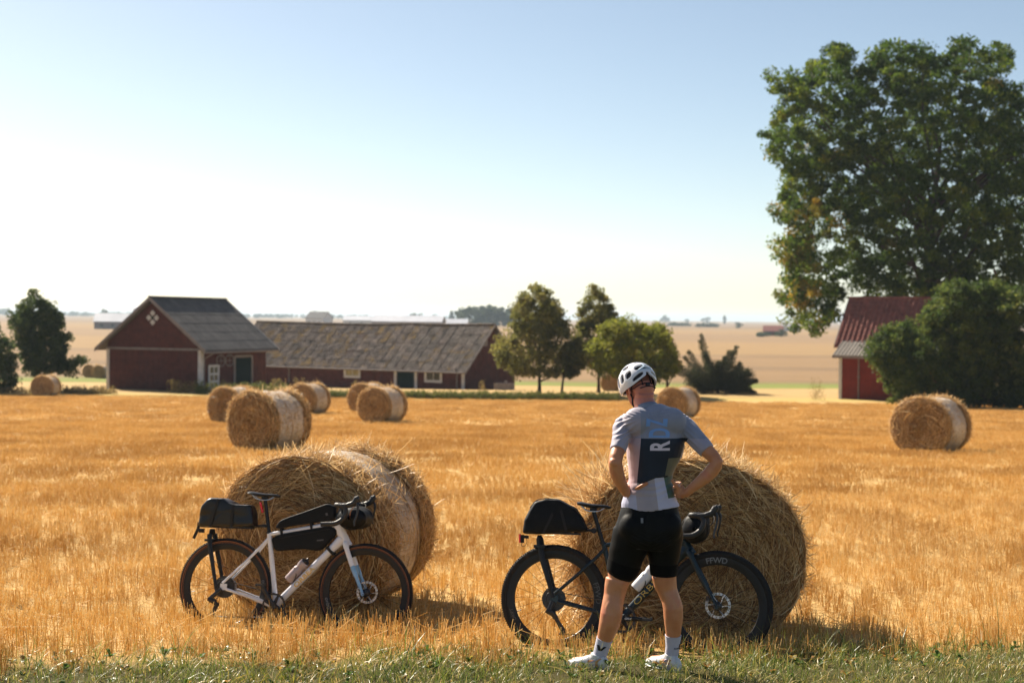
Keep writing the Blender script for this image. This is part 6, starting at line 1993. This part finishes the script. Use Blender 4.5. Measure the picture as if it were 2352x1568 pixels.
person = empty("person")
pg = A(1480 * .98, 1572 * .98, 8.2)
person.location = (pg.x - .014, pg.y, gz(pg.x, pg.y) - .012)
person.rotation_euler = (0, -ROLL, 0)
tag(person, "cyclist standing with hands on hips, in lilac and navy jersey, black shorts and white helmet", "person")
def body_disp(co, nr):
    zz = (1572 - co[:, 2] * PP - 1160) * 3.564; xx = (co[:, 0] * PP + 1480 - 1300) * 3.564
    bk = np.clip(-nr[:, 1], 0, 1)
    def g(cx, cz, sx, sz): return np.exp(-((xx - cx) / sx) ** 2 - ((zz - cz) / sz) ** 2)
    d = -.0045 * g(528, 778, 60, 34) * bk - .0045 * g(958, 772, 58, 34) * bk              # hollows of the knees
    d += .0030 * (g(488, 775, 14, 60) + g(572, 775, 14, 60) + g(918, 765, 13, 60) + g(1000, 770, 13, 60)) * bk   # tendons
    d += -.0034 * g(500, 965, 13, 95) * bk - .0034 * g(1010, 940, 13, 95) * bk             # parting of the calf
    d += .0030 * (g(462, 985, 26, 70) + g(540, 960, 26, 70) + g(976, 960, 24, 70) + g(1046, 935, 24, 70)) * bk
    d += -.0028 * (g(455, 1135, 16, 50) + g(995, 1110, 15, 50)) * bk
    # crease at the elbows, cords of the forearm
    z3 = (1572 - co[:, 2] * PP - 820) * 3.92; x3 = (co[:, 0] * PP + 1480 - 1380) * 3.92
    d += -.0025 * np.exp(-((x3 - 255) / 45) ** 2 - ((z3 - 945) / 10) ** 2) + .0018 * np.exp(-((x3 - 300) / 14) ** 2 - ((z3 - 1130) / 90) ** 2)
    d += -.0025 * np.exp(-((x3 - 1130) / 40) ** 2 - ((z3 - 955) / 10) ** 2) + .0020 * np.exp(-(((x3 - 1050) * .7 + (z3 - 1130) * .7) / 90) ** 2 - (((x3 - 1050) * -.7 + (z3 - 1130) * .7) / 14) ** 2)
    return d
body_me = remeshed(body, "body", .0048, 4, body_disp)
body_o = link("body", body_me, skin_mat(), person)

# jersey -----------------------------------------------------------------------
def jersey_disp(co, nr):
    x, z = co[:, 0], co[:, 2]
    d = np.zeros(len(co))
    # creases across the lower back
    zz = (1572 - z * PP - 820) * 3.92; xx = (x * PP + 1480 - 1380) * 3.92
    low = np.exp(-((zz - 1245) / 85.0) ** 2)
    ph = (zz + (xx - 600) * .17 + 14 * np.sin(xx * .018)) / 62.0 * 2 * math.pi
    d += .0085 * low * (np.abs(np.sin(ph / 2)) ** .6 - .55) * np.clip((xx - 380) / 90, 0, 1)
    # pull lines on the left shoulder and armpits
    a = np.exp(-((xx - 330) / 95.0) ** 2 - ((zz - 700) / 110.0) ** 2)
    ph2 = (zz + (xx - 330) * .62 + 10 * np.sin(zz * .05)) / 48.0 * 2 * math.pi
    d += .0052 * a * np.sin(ph2)
    a2 = np.exp(-((xx - 930) / 70.0) ** 2 - ((zz - 800) / 110.0) ** 2)
    d += .0030 * a2 * np.sin((zz - (xx - 930) * .9) / 52.0 * 2 * math.pi)
    a3 = np.exp(-((zz - 570) / 40.0) ** 2)
    d += .0015 * a3 * np.sin((zz + np.abs(xx - 580) * .25) / 26.0 * 2 * math.pi)
    for i in range(0, 1):
        d += .0012 * np.sin(xx * .021 + zz * .013) * np.sin(zz * .017)
    # furrow of the spine
    d -= .006 * np.exp(-((xx - 590) / 42.0) ** 2) * np.exp(-((zz - 950) / 260.0) ** 2) * (nr[:, 1] < 0)
    return d
jm = MB()
column(jm, TORSO, Q3, K3, .0)
def sleeve(m, ARM, t_end, extra):
    p = smooth_path([Q3(a, b, y) for a, b, y, r in ARM[:5]], 6)
    rr = [ARM[min(4, i // 6)][3] * K3 * (1 - (i % 6) / 6) + ARM[min(4, i // 6 + 1)][3] * K3 * ((i % 6) / 6) + extra for i in range(len(p))]
    m.tube(p[:t_end], rr[:t_end], 22)
sleeve(jm, LARM, 20, .0035); sleeve(jm, RARM, 20, .0035)
# shoulder caps join the sleeves to the back
blob(jm, Q3(395, 660, .012), .062, .075, .055); blob(jm, Q3(835, 655, .012), .066, .075, .058)
blob(jm, Q3(470, 640, -.04), .09, .075, .085); blob(jm, Q3(765, 640, -.04), .09, .075, .085)
jersey_me = remeshed(jm, "jersey", .0055, 4, jersey_disp)

def jersey_mat():
    m, nt, out = new_mat("jersey_fabric")
    tc = N(nt, "ShaderNodeTexCoord"); sp = N(nt, "ShaderNodeSeparateXYZ"); nt.links.new(tc.outputs["Object"], sp.inputs[0])
    X, Z = sp.outputs[0], sp.outputs[2]
    def side(p, q):
        """1 on the left-hand side of the line p -> q"""
        a = Q3(*p); b = Q3(*q)
        e = math_(nt, 'SUBTRACT', math_(nt, 'MULTIPLY', math_(nt, 'SUBTRACT', Z, a.z), b.x - a.x), math_(nt, 'MULTIPLY', math_(nt, 'SUBTRACT', X, a.x), b.z - a.z))
        return math_(nt, 'GREATER_THAN', e, 0.0)
    def AND(*s):
        r_ = s[0]
        for q in s[1:]: r_ = math_(nt, 'MULTIPLY', r_, q)
        return r_
    back = math_(nt, 'LESS_THAN', sp.outputs[1], .03)
    nz = N(nt, "ShaderNodeTexNoise", i_Scale=14.0, i_Detail=5.0); nt.links.new(tc.outputs["Object"], nz.inputs["Vector"])
    base = (0.34, 0.305, 0.37); upper = (0.245, 0.255, 0.325)
    c = mixc(nt, AND(side((475, 785), (475, 480)) if False else side((485, 785), (470, 480)), side((480, 480), (940, 480)) if False else 1.0), base, upper) if False else mixc(nt, AND(back, math_(nt, 'LESS_THAN', side((485, 900), (478, 480)), .5), side((485, 785), (925, 785))), (*base, 1), (*upper, 1))
    # left flank panel, warm lilac
    below = math_(nt, 'LESS_THAN', side((485, 785), (925, 785)), .5)
    flank = AND(side((450, 1205), (485, 785)), below, side((300, 1300), (900, 1300)), math_(nt, 'LESS_THAN', side((352, 1300), (372, 780)), .5))
    c = mixc(nt, flank, c, (0.46, 0.335, 0.365, 1))
    leftp = side((622, 1300), (622, 700))
    above = math_(nt, 'MAXIMUM', AND(leftp, side((440, 1209), (622, 1134))), AND(math_(nt, 'LESS_THAN', leftp, .5), side((560, 1133), (800, 1133))))
    navy = AND(back, below, math_(nt, 'LESS_THAN', side((450, 1205), (485, 785)), .5), above, side((884, 880), (918, 785)))
    low2 = AND(math_(nt, 'LESS_THAN', above, .5), math_(nt, 'LESS_THAN', flank, .5), below)
    c = mixc(nt, low2, c, (0.36, 0.315, 0.355, 1))
    c = mixc(nt, AND(low2, side((455, 1500), (440, 1300))), c, (0.42, 0.42, 0.56, 1))
    lilac = AND(low2, math_(nt, 'LESS_THAN', side((640, 1420), (604, 1140)), .5), back)
    c = mixc(nt, lilac, c, (0.47, 0.46, 0.60, 1))
    green = AND(low2, back, math_(nt, 'LESS_THAN', side((735, 1332), (694, 1140)), .5), side((600, 1340), (850, 1325)))
    c = mixc(nt, green, c, (0.065, 0.115, 0.095, 1))
    c = mixc(nt, navy, c, (0.0085, 0.016, 0.034, 1))
    olive = AND(navy, math_(nt, 'LESS_THAN', side((703, 1130), (735, 965)), .5), math_(nt, 'LESS_THAN', side((600, 965), (900, 965)), .5))
    c = mixc(nt, olive, c, (0.135, 0.130, 0.090, 1))
    c = mixc(nt, 0.5, c, ramp(nt, nz.outputs[0], [(0.3, (0.86, 0.86, 0.88)), (0.7, (1.12, 1.1, 1.1))]), 'MULTIPLY')
    b = N(nt, "ShaderNodeBsdfPrincipled", i_Roughness=0.62)
    b.inputs["Sheen Weight"].default_value = 0.25; b.inputs["Sheen Roughness"].default_value = 0.4
    b.inputs["Specular IOR Level"].default_value = 0.35
    nt.links.new(c, b.inputs["Base Color"])
    wv = N(nt, "ShaderNodeTexNoise", i_Scale=420.0, i_Detail=2.0); nt.links.new(tc.outputs["Object"], wv.inputs["Vector"])
    bp = N(nt, "ShaderNodeBump", i_Strength=0.12, i_Distance=0.001); nt.links.new(wv.outputs[0], bp.inputs["Height"]); nt.links.new(bp.outputs[0], b.inputs["Normal"])
    nt.links.new(b.outputs[0], out.inputs[0])
    return m
jersey_o = link("jersey", jersey_me, jersey_mat(), person)

def bvh_of(me):
    return BVHTree.FromPolygons([v.co.copy() for v in me.vertices], [tuple(p.vertices) for p in me.polygons])
def project(name, vs, fs, bvh, mat, parent, off=.0016, cuts=2):
    """lay flat print (x,z points) on a surface seen from the camera side"""
    bm = bmesh.new()
    vv = [bm.verts.new((v[0], 0, v[1])) for v in vs]
    for f in fs:
        try: bm.faces.new([vv[i] for i in f])
        except ValueError: pass
    bmesh.ops.triangulate(bm, faces=bm.faces)
    for _ in range(cuts):
        long = [e for e in bm.edges if e.calc_length() > .010]
        if long: bmesh.ops.subdivide_edges(bm, edges=long, cuts=1); bmesh.ops.triangulate(bm, faces=bm.faces)
    for v in bm.verts:
        h = bvh.ray_cast(Vector((v.co.x, -1.0, v.co.z)), Vector((0, 1, 0)))
        v.co = (h[0] + h[1] * off * (1 if h[1].y < 0 else -1)) if h[0] is not None else v.co
    me = bpy.data.meshes.new(name); bm.to_mesh(me); bm.free()
    me.polygons.foreach_set("use_smooth", np.ones(len(me.polygons), bool))
    return link(name, me, mat, parent)
jb = bvh_of(jersey_me)
blue_print = pbr("blue_print", (0.16, 0.30, 0.62), rough=0.6, var=0.05, scale=20)
lilac_print = pbr("lilac_print", (0.62, 0.55, 0.64), rough=0.6, var=0.05, scale=20)
for ch, x0, x1, y0, y1, mt in (("R", 565, 745, 802, 893, lilac_print), ("D", 556, 745, 692, 776, blue_print), ("Z", 530, 724, 602, 680, blue_print)):
    vs, fs = text_shape(ch, .03)
    xs_ = [v.x for v in vs]; ys_ = [v.y for v in vs]
    a0, a1, b0, b1 = min(xs_), max(xs_), min(ys_), max(ys_)
    P_ = []
    for v in vs:
        u = (v.x - a0) / (a1 - a0); w = (v.y - b0) / (b1 - b0)
        p = Q3(x1 + (x0 - x1) * w + (6 if ch != "R" else 0) * (u - .5), y1 + (y0 - y1) * u)
        P_.append((p.x, p.z))
    project("lettering", P_, fs, jb, mt, jersey_o)
# collar
m = MB(); m.tube([Q3(545 + 92 * math.cos(t * math.pi / 14), 512 + 26 * math.cos(t * math.pi / 14 - .4), .058 - .066 * math.sin(t * math.pi / 14)) for t in range(28)], [(.005, .013)] * 28, 8, closed=True, hint=(0, 0, 1)) if False else None
m = MB(); m.tube([Q3(562, 556, .050), Q3(556, 528, .056), Q3(551, 506, .062)], [(.080, .076), (.072, .072), (.0675, .069)], 28, hint=(1, 0, .18), cap=False)
co_ = m.build("collar", pbr("collar_fabric", (0.20, 0.215, 0.28), rough=0.6, var=0.06, scale=20), jersey_o)
md = co_.modifiers.new("thick", 'SOLIDIFY'); md.thickness = .004
# dark edge over the pockets
pk = pbr("dark_edging", (0.006, 0.007, 0.010), rough=0.6, var=0.1, scale=20)
def strip(pts, w):
    vs = []; fs = []
    for i, (a, b) in enumerate(pts): 
        p = Q3(a, b); vs += [(p.x, p.z + w), (p.x, p.z - w)]
    for i in range(len(pts) - 1): fs.append((2 * i, 2 * i + 1, 2 * i + 3, 2 * i + 2))
    return vs, fs
vs, fs = strip([(452, 1203), (500, 1185), (560, 1160), (620, 1136), (680, 1131), (730, 1131)], .0045)
project("pocket_edging", vs, fs, jb, pk, jersey_o, .0025)

# shorts ---------------------------------------------------------------------------
def shorts_disp(co, nr):
    zz = (1572 - co[:, 2] * PP - 1160) * 3.564; xx = (co[:, 0] * PP + 1480 - 1300) * 3.564
    d = .0016 * np.sin(xx * .03 + zz * .02) * np.sin(zz * .025 - xx * .012)
    d += .0022 * np.exp(-((zz - 330) / 60.0) ** 2) * np.sin((zz + np.abs(xx - 800) * .5) / 34.0 * 2 * math.pi) * (np.abs(xx - 800) < 170)
    # the cleft and the inner seams
    d -= .006 * np.exp(-((xx - 806) / 24.0) ** 2) * np.clip((zz - 110) / 100, 0, 1) * (zz < 420) * (nr[:, 1] < -.2)
    # leg gripper edge
    return d
sm = MB()
column(sm, HIPS, Q4, K4, .0)
column(sm, LTH[:6], Q4, K4, .0015); column(sm, RTH[:5] + [(652, 931, 108, .078, .006)], Q4, K4, .0015)
blob(sm, Q4(675, 250, -.075), .092, .073, .098); blob(sm, Q4(945, 245, -.075), .088, .073, .098)
# slanting hem of the left leg
sm.tube([Q4(575, 630, .006), Q4(556, 676, .008)], [(122 * K4 + .001, .081), (108 * K4 + .002, .076)], 26, hint=(1, 0, .22))
shorts_me = remeshed(sm, "shorts", .0055, 14, shorts_disp)
shorts_mat = pbr("black_lycra", (0.0035, 0.0037, 0.0042), rough=0.55, var=0.2, scale=12, bump=0.15, bscale=300, spec=0.14)
shorts_o = link("shorts", shorts_me, shorts_mat, person)
sb = bvh_of(shorts_me)
def rect4(x0, x1, y0, y1): return [(Q4(x, y).x, Q4(x, y).z) for x, y in ((x0, y1), (x1, y1), (x1, y0), (x0, y0))], [(0, 1, 2, 3)]
vs, fs = rect4(720, 740, 152, 192); project("reflective_tag", vs, fs, sb, pbr("grey_reflective", (0.16, 0.16, 0.17), rough=0.5, var=0.1, scale=30), shorts_o, .002)
# leg grippers: a slightly raised matte band at each hem
grip = pbr("matte_gripper", (0.002, 0.002, 0.0023), rough=0.85, spec=0.15, var=0.1, scale=30)
for rows, hh in (([(556, 601, 141, .0905, .003), (600, 588, 135, .087, .004), (650, 566, 122, .0815, .006)], (1, 0, .16)), ([(556, 932, 121, .0875, .003), (600, 932, 116, .0845, .004), (655, 931, 109, .080, .006)], (1, 0, 0))):
    m = MB(); m.tube([Q4(c, zy, y) for zy, c, hw, dp, y in rows], [(hw * K4 + .0028, dp + .0028) for zy, c, hw, dp, y in rows], 32, hint=hh, cap=False)
    m.build("leg_gripper", grip, shorts_o)

# socks -----------------------------------------------------------------------------
sock_mat = pbr("white_sock", (0.47, 0.455, 0.56), rough=0.8, var=0.05, scale=20, bump=0.2, bscale=260, sheen=0.2)
black_print = pbr("black_print", (0.010, 0.010, 0.012), rough=0.7, var=0.1, scale=20)
for rows, foot, hint in ((LSH[6:], FEET[0], (1, 0, .18)), (RSH[6:], FEET[1], (1, 0, 0))):
    m = MB()
    lo = rows[0]; hi = rows[1]
    t = .78
    first = tuple(a + (b - a) * t for a, b in zip(lo, hi))
    rr = [first] + rows[1:]
    pts = [Q4(c, zy, y) for zy, c, hw, dp, y in rr]; rad = [(hw * K4 + .0045, dp + .0045) for zy, c, hw, dp, y in rr]
    a, d_, _ = foot
    pts.append(Vector((a.x, a.y, .06)) + d_ * .015); rad.append((.045, .045))
    m.tube(pts, rad, 26, hint=hint)
    so_ = m.build("sock", sock_mat, person)
    sbv = bvh_of(so_.data)
    if hint[2] > 0:
        P_ = [Q4(*q) for q in ((372, 1236), (392, 1234), (401, 1268), (428, 1246), (449, 1250), (408, 1284), (380, 1282))]
        project("printed_mark", [(p.x, p.z) for p in P_], [(0, 1, 2, 6), (2, 3, 4, 5), (2, 5, 6)], sbv, black_print, so_, .0025)
    else:
        vs, fs = text_shape("AAV", .03)
        project("printed_mark", [(Q4(1037, 1266).x + v.x * .018, Q4(1037, 1266).z + v.y * .013) for v in vs], fs, sbv, black_print, so_, .0025)
        P_ = [Q4(*q) for q in ((1056, 1230), (1066, 1228), (1064, 1275), (1054, 1277))]
        project("printed_mark", [(p.x, p.z) for p in P_], [(0, 1, 2, 3)], sbv, black_print, so_, .0025)

# shoes -------------------------------------------------------------------------------
shoe_mat = pbr("white_shoe", (0.66, 0.66, 0.68), rough=0.3, var=0.06, scale=14, coat=0.3, bump=0.1, bscale=30, dirt=(0.42, 0.36, 0.27, 0.3))
sole_mat = pbr("shoe_sole", (0.30, 0.38, 0.36), rough=0.45, var=0.15, scale=20)
dial_mat = pbr("shoe_dial", (0.45, 0.45, 0.47), rough=0.35, metal=0.5, var=0.1, scale=30)
for a, d_, which in FEET:
    g_ = Vector((a.x, a.y, 0)); sdv = Vector((-d_.y, d_.x, 0))
    m = MB()
    rows = [(-.074, .020, .050, .036), (-.064, .028, .047, .042), (-.035, .032, .049, .046), (.0, .033, .052, .048), (.04, .034, .049, .044), (.085, .038, .041, .034), (.125, .042, .035, .028), (.160, .038, .030, .022), (.185, .027, .026, .016), (.196, .010, .024, .008)]
    m.tube([g_ + d_ * t + Vector((0, 0, zc)) for t, w, zc, h in rows], [(w, h) for t, w, zc, h in rows], 22, hint=sdv)
    m.tube([g_ + d_ * .0 + Vector((0, 0, .075)), g_ - d_ * .005 + Vector((0, 0, .102))], [(.036, .042), (.034, .041)], 22, hint=sdv)
    sh_me = remeshed(m, "shoe", .005, 3)
    sh_o = link("shoe", sh_me, shoe_mat, person)
    m = MB()
    rows2 = [(-.080, .020), (-.07, .031), (-.03, .034), (.03, .032), (.09, .043), (.13, .046), (.165, .041), (.19, .026), (.198, .010)]
    m.tube([g_ + d_ * t + Vector((0, 0, .010)) for t, w in rows2], [(w, .009) for t, w in rows2], 16, hint=sdv)
    m.build("sole", sole_mat, sh_o)
    m = MB()
    for t in (.045, .085):
        pth = [g_ + d_ * t + sdv * (.037 * math.cos(k * math.pi / 10)) + Vector((0, 0, .046 - t * .1 + (.046 - t * .13) * math.sin(k * math.pi / 10))) for k in range(11)]
        m.tube(pth, [(.0015, .006)] * 11, 6)
    m.build("shoe_strap", dial_mat, sh_o)

# helmet -------------------------------------------------------------------------------
helm_white = pbr("white_helmet_shell", (0.70, 0.69, 0.74), rough=0.18, var=0.03, scale=12, coat=0.5)
helm_dark = pbr("dark_helmet_foam", (0.012, 0.010, 0.016), rough=0.6, var=0.2, scale=30)
strut_mat = pbr("helmet_strut", (0.46, 0.56, 0.66), rough=0.3, var=0.05, scale=12)
hu = Vector((0, 0.006, 0.022))
def HE(az, el, k=1.0):
    """point on the helmet: az 0 = front, 180 = back; el 0 = rim plane"""
    a, e = R(az), R(el)
    front = math.cos(a)
    bl = .142 if front > 0 else .136
    x = .1055 * math.sin(a) * math.cos(e); y = bl * math.cos(a) * math.cos(e); z = .122 * math.sin(e)
    if front < 0: z *= 1 - .10 * (-front) * math.cos(e)
    return H(*(Vector((x, y, z)) * k + hu))
def rim(az):
    """lowest elevation of the shell: arched up at the back over the nape"""
    a = abs(((az + 180) % 360) - 180)          # 0 front .. 180 back
    if a > 120: 
        t = (a - 120) / 60
        return -22 + 20 * t ** 1.5
    return -22 + 14 * math.exp(-((a - 0) / 45.0) ** 2)
VENTS = []
for s in (-1, 1):
    VENTS += [(180 + s * 33, -3, 19, 6.0, s * -14), (180 + s * 60, 13, 11, 11, s * -8), (180 + s * 85, 13, 8.5, 14, 0), (180 + s * 107, 10, 7, 15, 0), (180 + s * 129, 10, 7, 16, 0), (180 + s * 152, 15, 8, 17, 0), (180 + s * 70, 44, 17, 8, 0), (180 + s * 122, 42, 18, 9, 0)]
VENTS += [(180, 26, 37, 12, 0), (180, -1, 6.5, 6.5, 0), (0, 26, 7, 17, 0), (180, 60, 26, 6, 0)]
def vent(az, el):
    for va, ve, wa, we, sl in VENTS:
        da = ((az - va + 180) % 360) - 180
        de = el - ve - sl * da / 40.0
        q = (abs(da) / wa) ** 3 + (abs(de) / we) ** 3
        if q < 1: return True
    return False
na, ne = 240, 64
V = []; F = []
for j in range(ne + 1):
    for i in range(na):
        az = 360 * i / na; lo = rim(az)
        el = lo + (89.0 - lo) * j / ne
        V.append(tuple(HE(az, el)))
for j in range(ne):
    for i in range(na):
        az = 360 * (i + .5) / na; lo = rim(az); el = lo + (89.0 - lo) * (j + .5) / ne
        if vent(az, el): continue
        F.append((j * na + i, j * na + (i + 1) % na, (j + 1) * na + (i + 1) % na, (j + 1) * na + i))
top_ring = ne * na
V.append(tuple(HE(0, 90))); F4 = F
hme = bpy.data.meshes.new("helmet")
hme.from_pydata(V, [], F + [(top_ring + i, top_ring + (i + 1) % na, len(V) - 1) for i in range(na)])
bm = bmesh.new(); bm.from_mesh(hme)
bmesh.ops.delete(bm, geom=[v for v in bm.verts if not v.link_faces], context='VERTS')
bmesh.ops.recalc_face_normals(bm, faces=bm.faces)
# soften the stepped vent edges
for _ in range(6):
    bv = [v for v in bm.verts if v.is_boundary]
    new = {}
    for v in bv:
        nb = [e.other_vert(v).co for e in v.link_edges if e.is_boundary]
        if len(nb) == 2: new[v] = v.co * .5 + (nb[0] + nb[1]) * .25
    for v, c_ in new.items(): v.co = c_
bm.to_mesh(hme); bm.free()
hme.polygons.foreach_set("use_smooth", np.ones(len(hme.polygons), bool))
helmet = link("helmet", hme, helm_white, person)
md = helmet.modifiers.new("thick", 'SOLIDIFY'); md.thickness = .011; md.offset = -1
md = helmet.modifiers.new("edge", 'BEVEL'); md.width = .002; md.segments = 2; md.limit_method = 'ANGLE'; md.angle_limit = R(50)
V = []; F = []
for j in range(25):
    for i in range(72):
        az = 5 * i; lo = rim(az) + 2
        V.append(tuple(HE(az, lo + (89 - lo) * j / 24, .87)))
for j in range(24):
    for i in range(72): F.append((j * 72 + i, j * 72 + (i + 1) % 72, (j + 1) * 72 + (i + 1) % 72, (j + 1) * 72 + i))
link("helmet_liner", np_mesh("helmet_liner", V, F, smooth=True), helm_dark, helmet)
m = MB()
ctr = (180, 27)
for az, el in ((180, 40), (156, 17), (204, 17)):
    m.tube([HE(*ctr, .99), HE((ctr[0] + az) / 2, (ctr[1] + el) / 2, .995), HE(az, el, .985)], [(.0045, .006)] * 3, 8)
m.tube([HE(150, 16, .985), HE(165, 15.5, .99), HE(180, 15.5, .99), HE(195, 15.5, .99), HE(210, 16, .985)], [(.004, .005)] * 5, 8)
m.build("helmet_strut", strut_mat, helmet)
# hair: short and reddish on the back of the head
V = []; F = []
for j in range(15):
    for i in range(33):
        a = R(100 + 160 * i / 32); e = R(-38 + 100 * j / 14)
        V.append(tuple(H(.0775 * math.sin(a) * math.cos(e), .0975 * math.cos(a) * math.cos(e) * 1.0, .088 * math.sin(e) + .02)))
for j in range(14):
    for i in range(32): F.append((j * 33 + i, j * 33 + i + 1, (j + 1) * 33 + i + 1, (j + 1) * 33 + i))
link("hair", np_mesh("hair", V, F, smooth=True), pbr("short_red_hair", (0.17, 0.062, 0.038), rough=0.8, var=0.3, scale=60, bump=0.6, bscale=300), person)
# retention cradle and straps
hb = bvh_of(body_me)
def near_head(p, off=.004):
    loc, nrm, i, d = hb.find_nearest(p)
    return loc + nrm * off
m = MB()
band = [near_head(H(.085 * math.sin(R(a)), .10 * math.cos(R(a)), -.030 + .006 * math.cos(R(a - 180) * 2)), .004) for a in range(110, 251, 10)]
m.tube(smooth_path(band, 3), [(.0025, .0075)] * (len(band) * 3 - 2), 8, hint=HM @ Vector((0, 0, 0.001)) if False else None)
m.tube(smooth_path([near_head(H(.07 * math.sin(R(a)), .10 * math.cos(R(a)), -.047), .005) for a in range(140, 221, 10)], 3), [(.003, .006)] * 25, 8)
blob(m, near_head(H(0, -.10, -.036), .004), .016, .010, .012, 10, HM)
for a in (158, 202):
    m.tube(smooth_path([near_head(H(.08 * math.sin(R(a)), .10 * math.cos(R(a)), z), .003) for z in (-.034, -.005, .025, .05)], 3), [(.0018, .004)] * 10, 6)
m.build("helmet_cradle", helm_dark, helmet)
for s in (-1, 1):
    m = MB()
    chin = H(s * .030, .052, -.122)
    junction = near_head(H(s * .082, .005, -.072), .004)
    rear_ = near_head(H(s * .080, -.045, .0), .004); fr_ = near_head(H(s * .085, .035, .0), .004)
    m.tube(smooth_path([rear_, near_head(rear_.lerp(junction, .5), .004), junction], 4), [(.0016, .0075)] * 9, 6)
    m.tube(smooth_path([fr_, near_head(fr_.lerp(junction, .5), .004), junction], 4), [(.0016, .0075)] * 9, 6)
    m.tube(smooth_path([junction, near_head(junction.lerp(chin, .5), .004), near_head(chin, .004)], 4), [(.0016, .0075)] * 9, 6)
    m.build("chin_strap", strap_mat, helmet)
# thin arms of the glasses
for s in (-1, 1):
    m = MB(); m.tube([near_head(H(s * .082, -.02, .004), .004), near_head(H(s * .083, .03, .004), .005), H(s * .076, .085, .004)], .0022, 6); m.build("glasses_arm", white_print, helmet)

# ------------------------------------------------------------------ haze
HZ = 0.00015
hm, hnt, hout = new_mat("haze")
pv = N(hnt, "ShaderNodeVolumePrincipled")
pv.inputs["Color"].default_value = (0.72, 0.86, 1.0, 1)
pv.inputs["Density"].default_value = HZ
pv.inputs["Anisotropy"].default_value = 0.2
hnt.links.new(pv.outputs[0], hout.inputs["Volume"])
q = MB()
q.box((0, 7900, 16.0), (34000, 16400, 46.0))
hz = q.build("haze", hm, smooth=False)
tag(hz, kind="stuff")
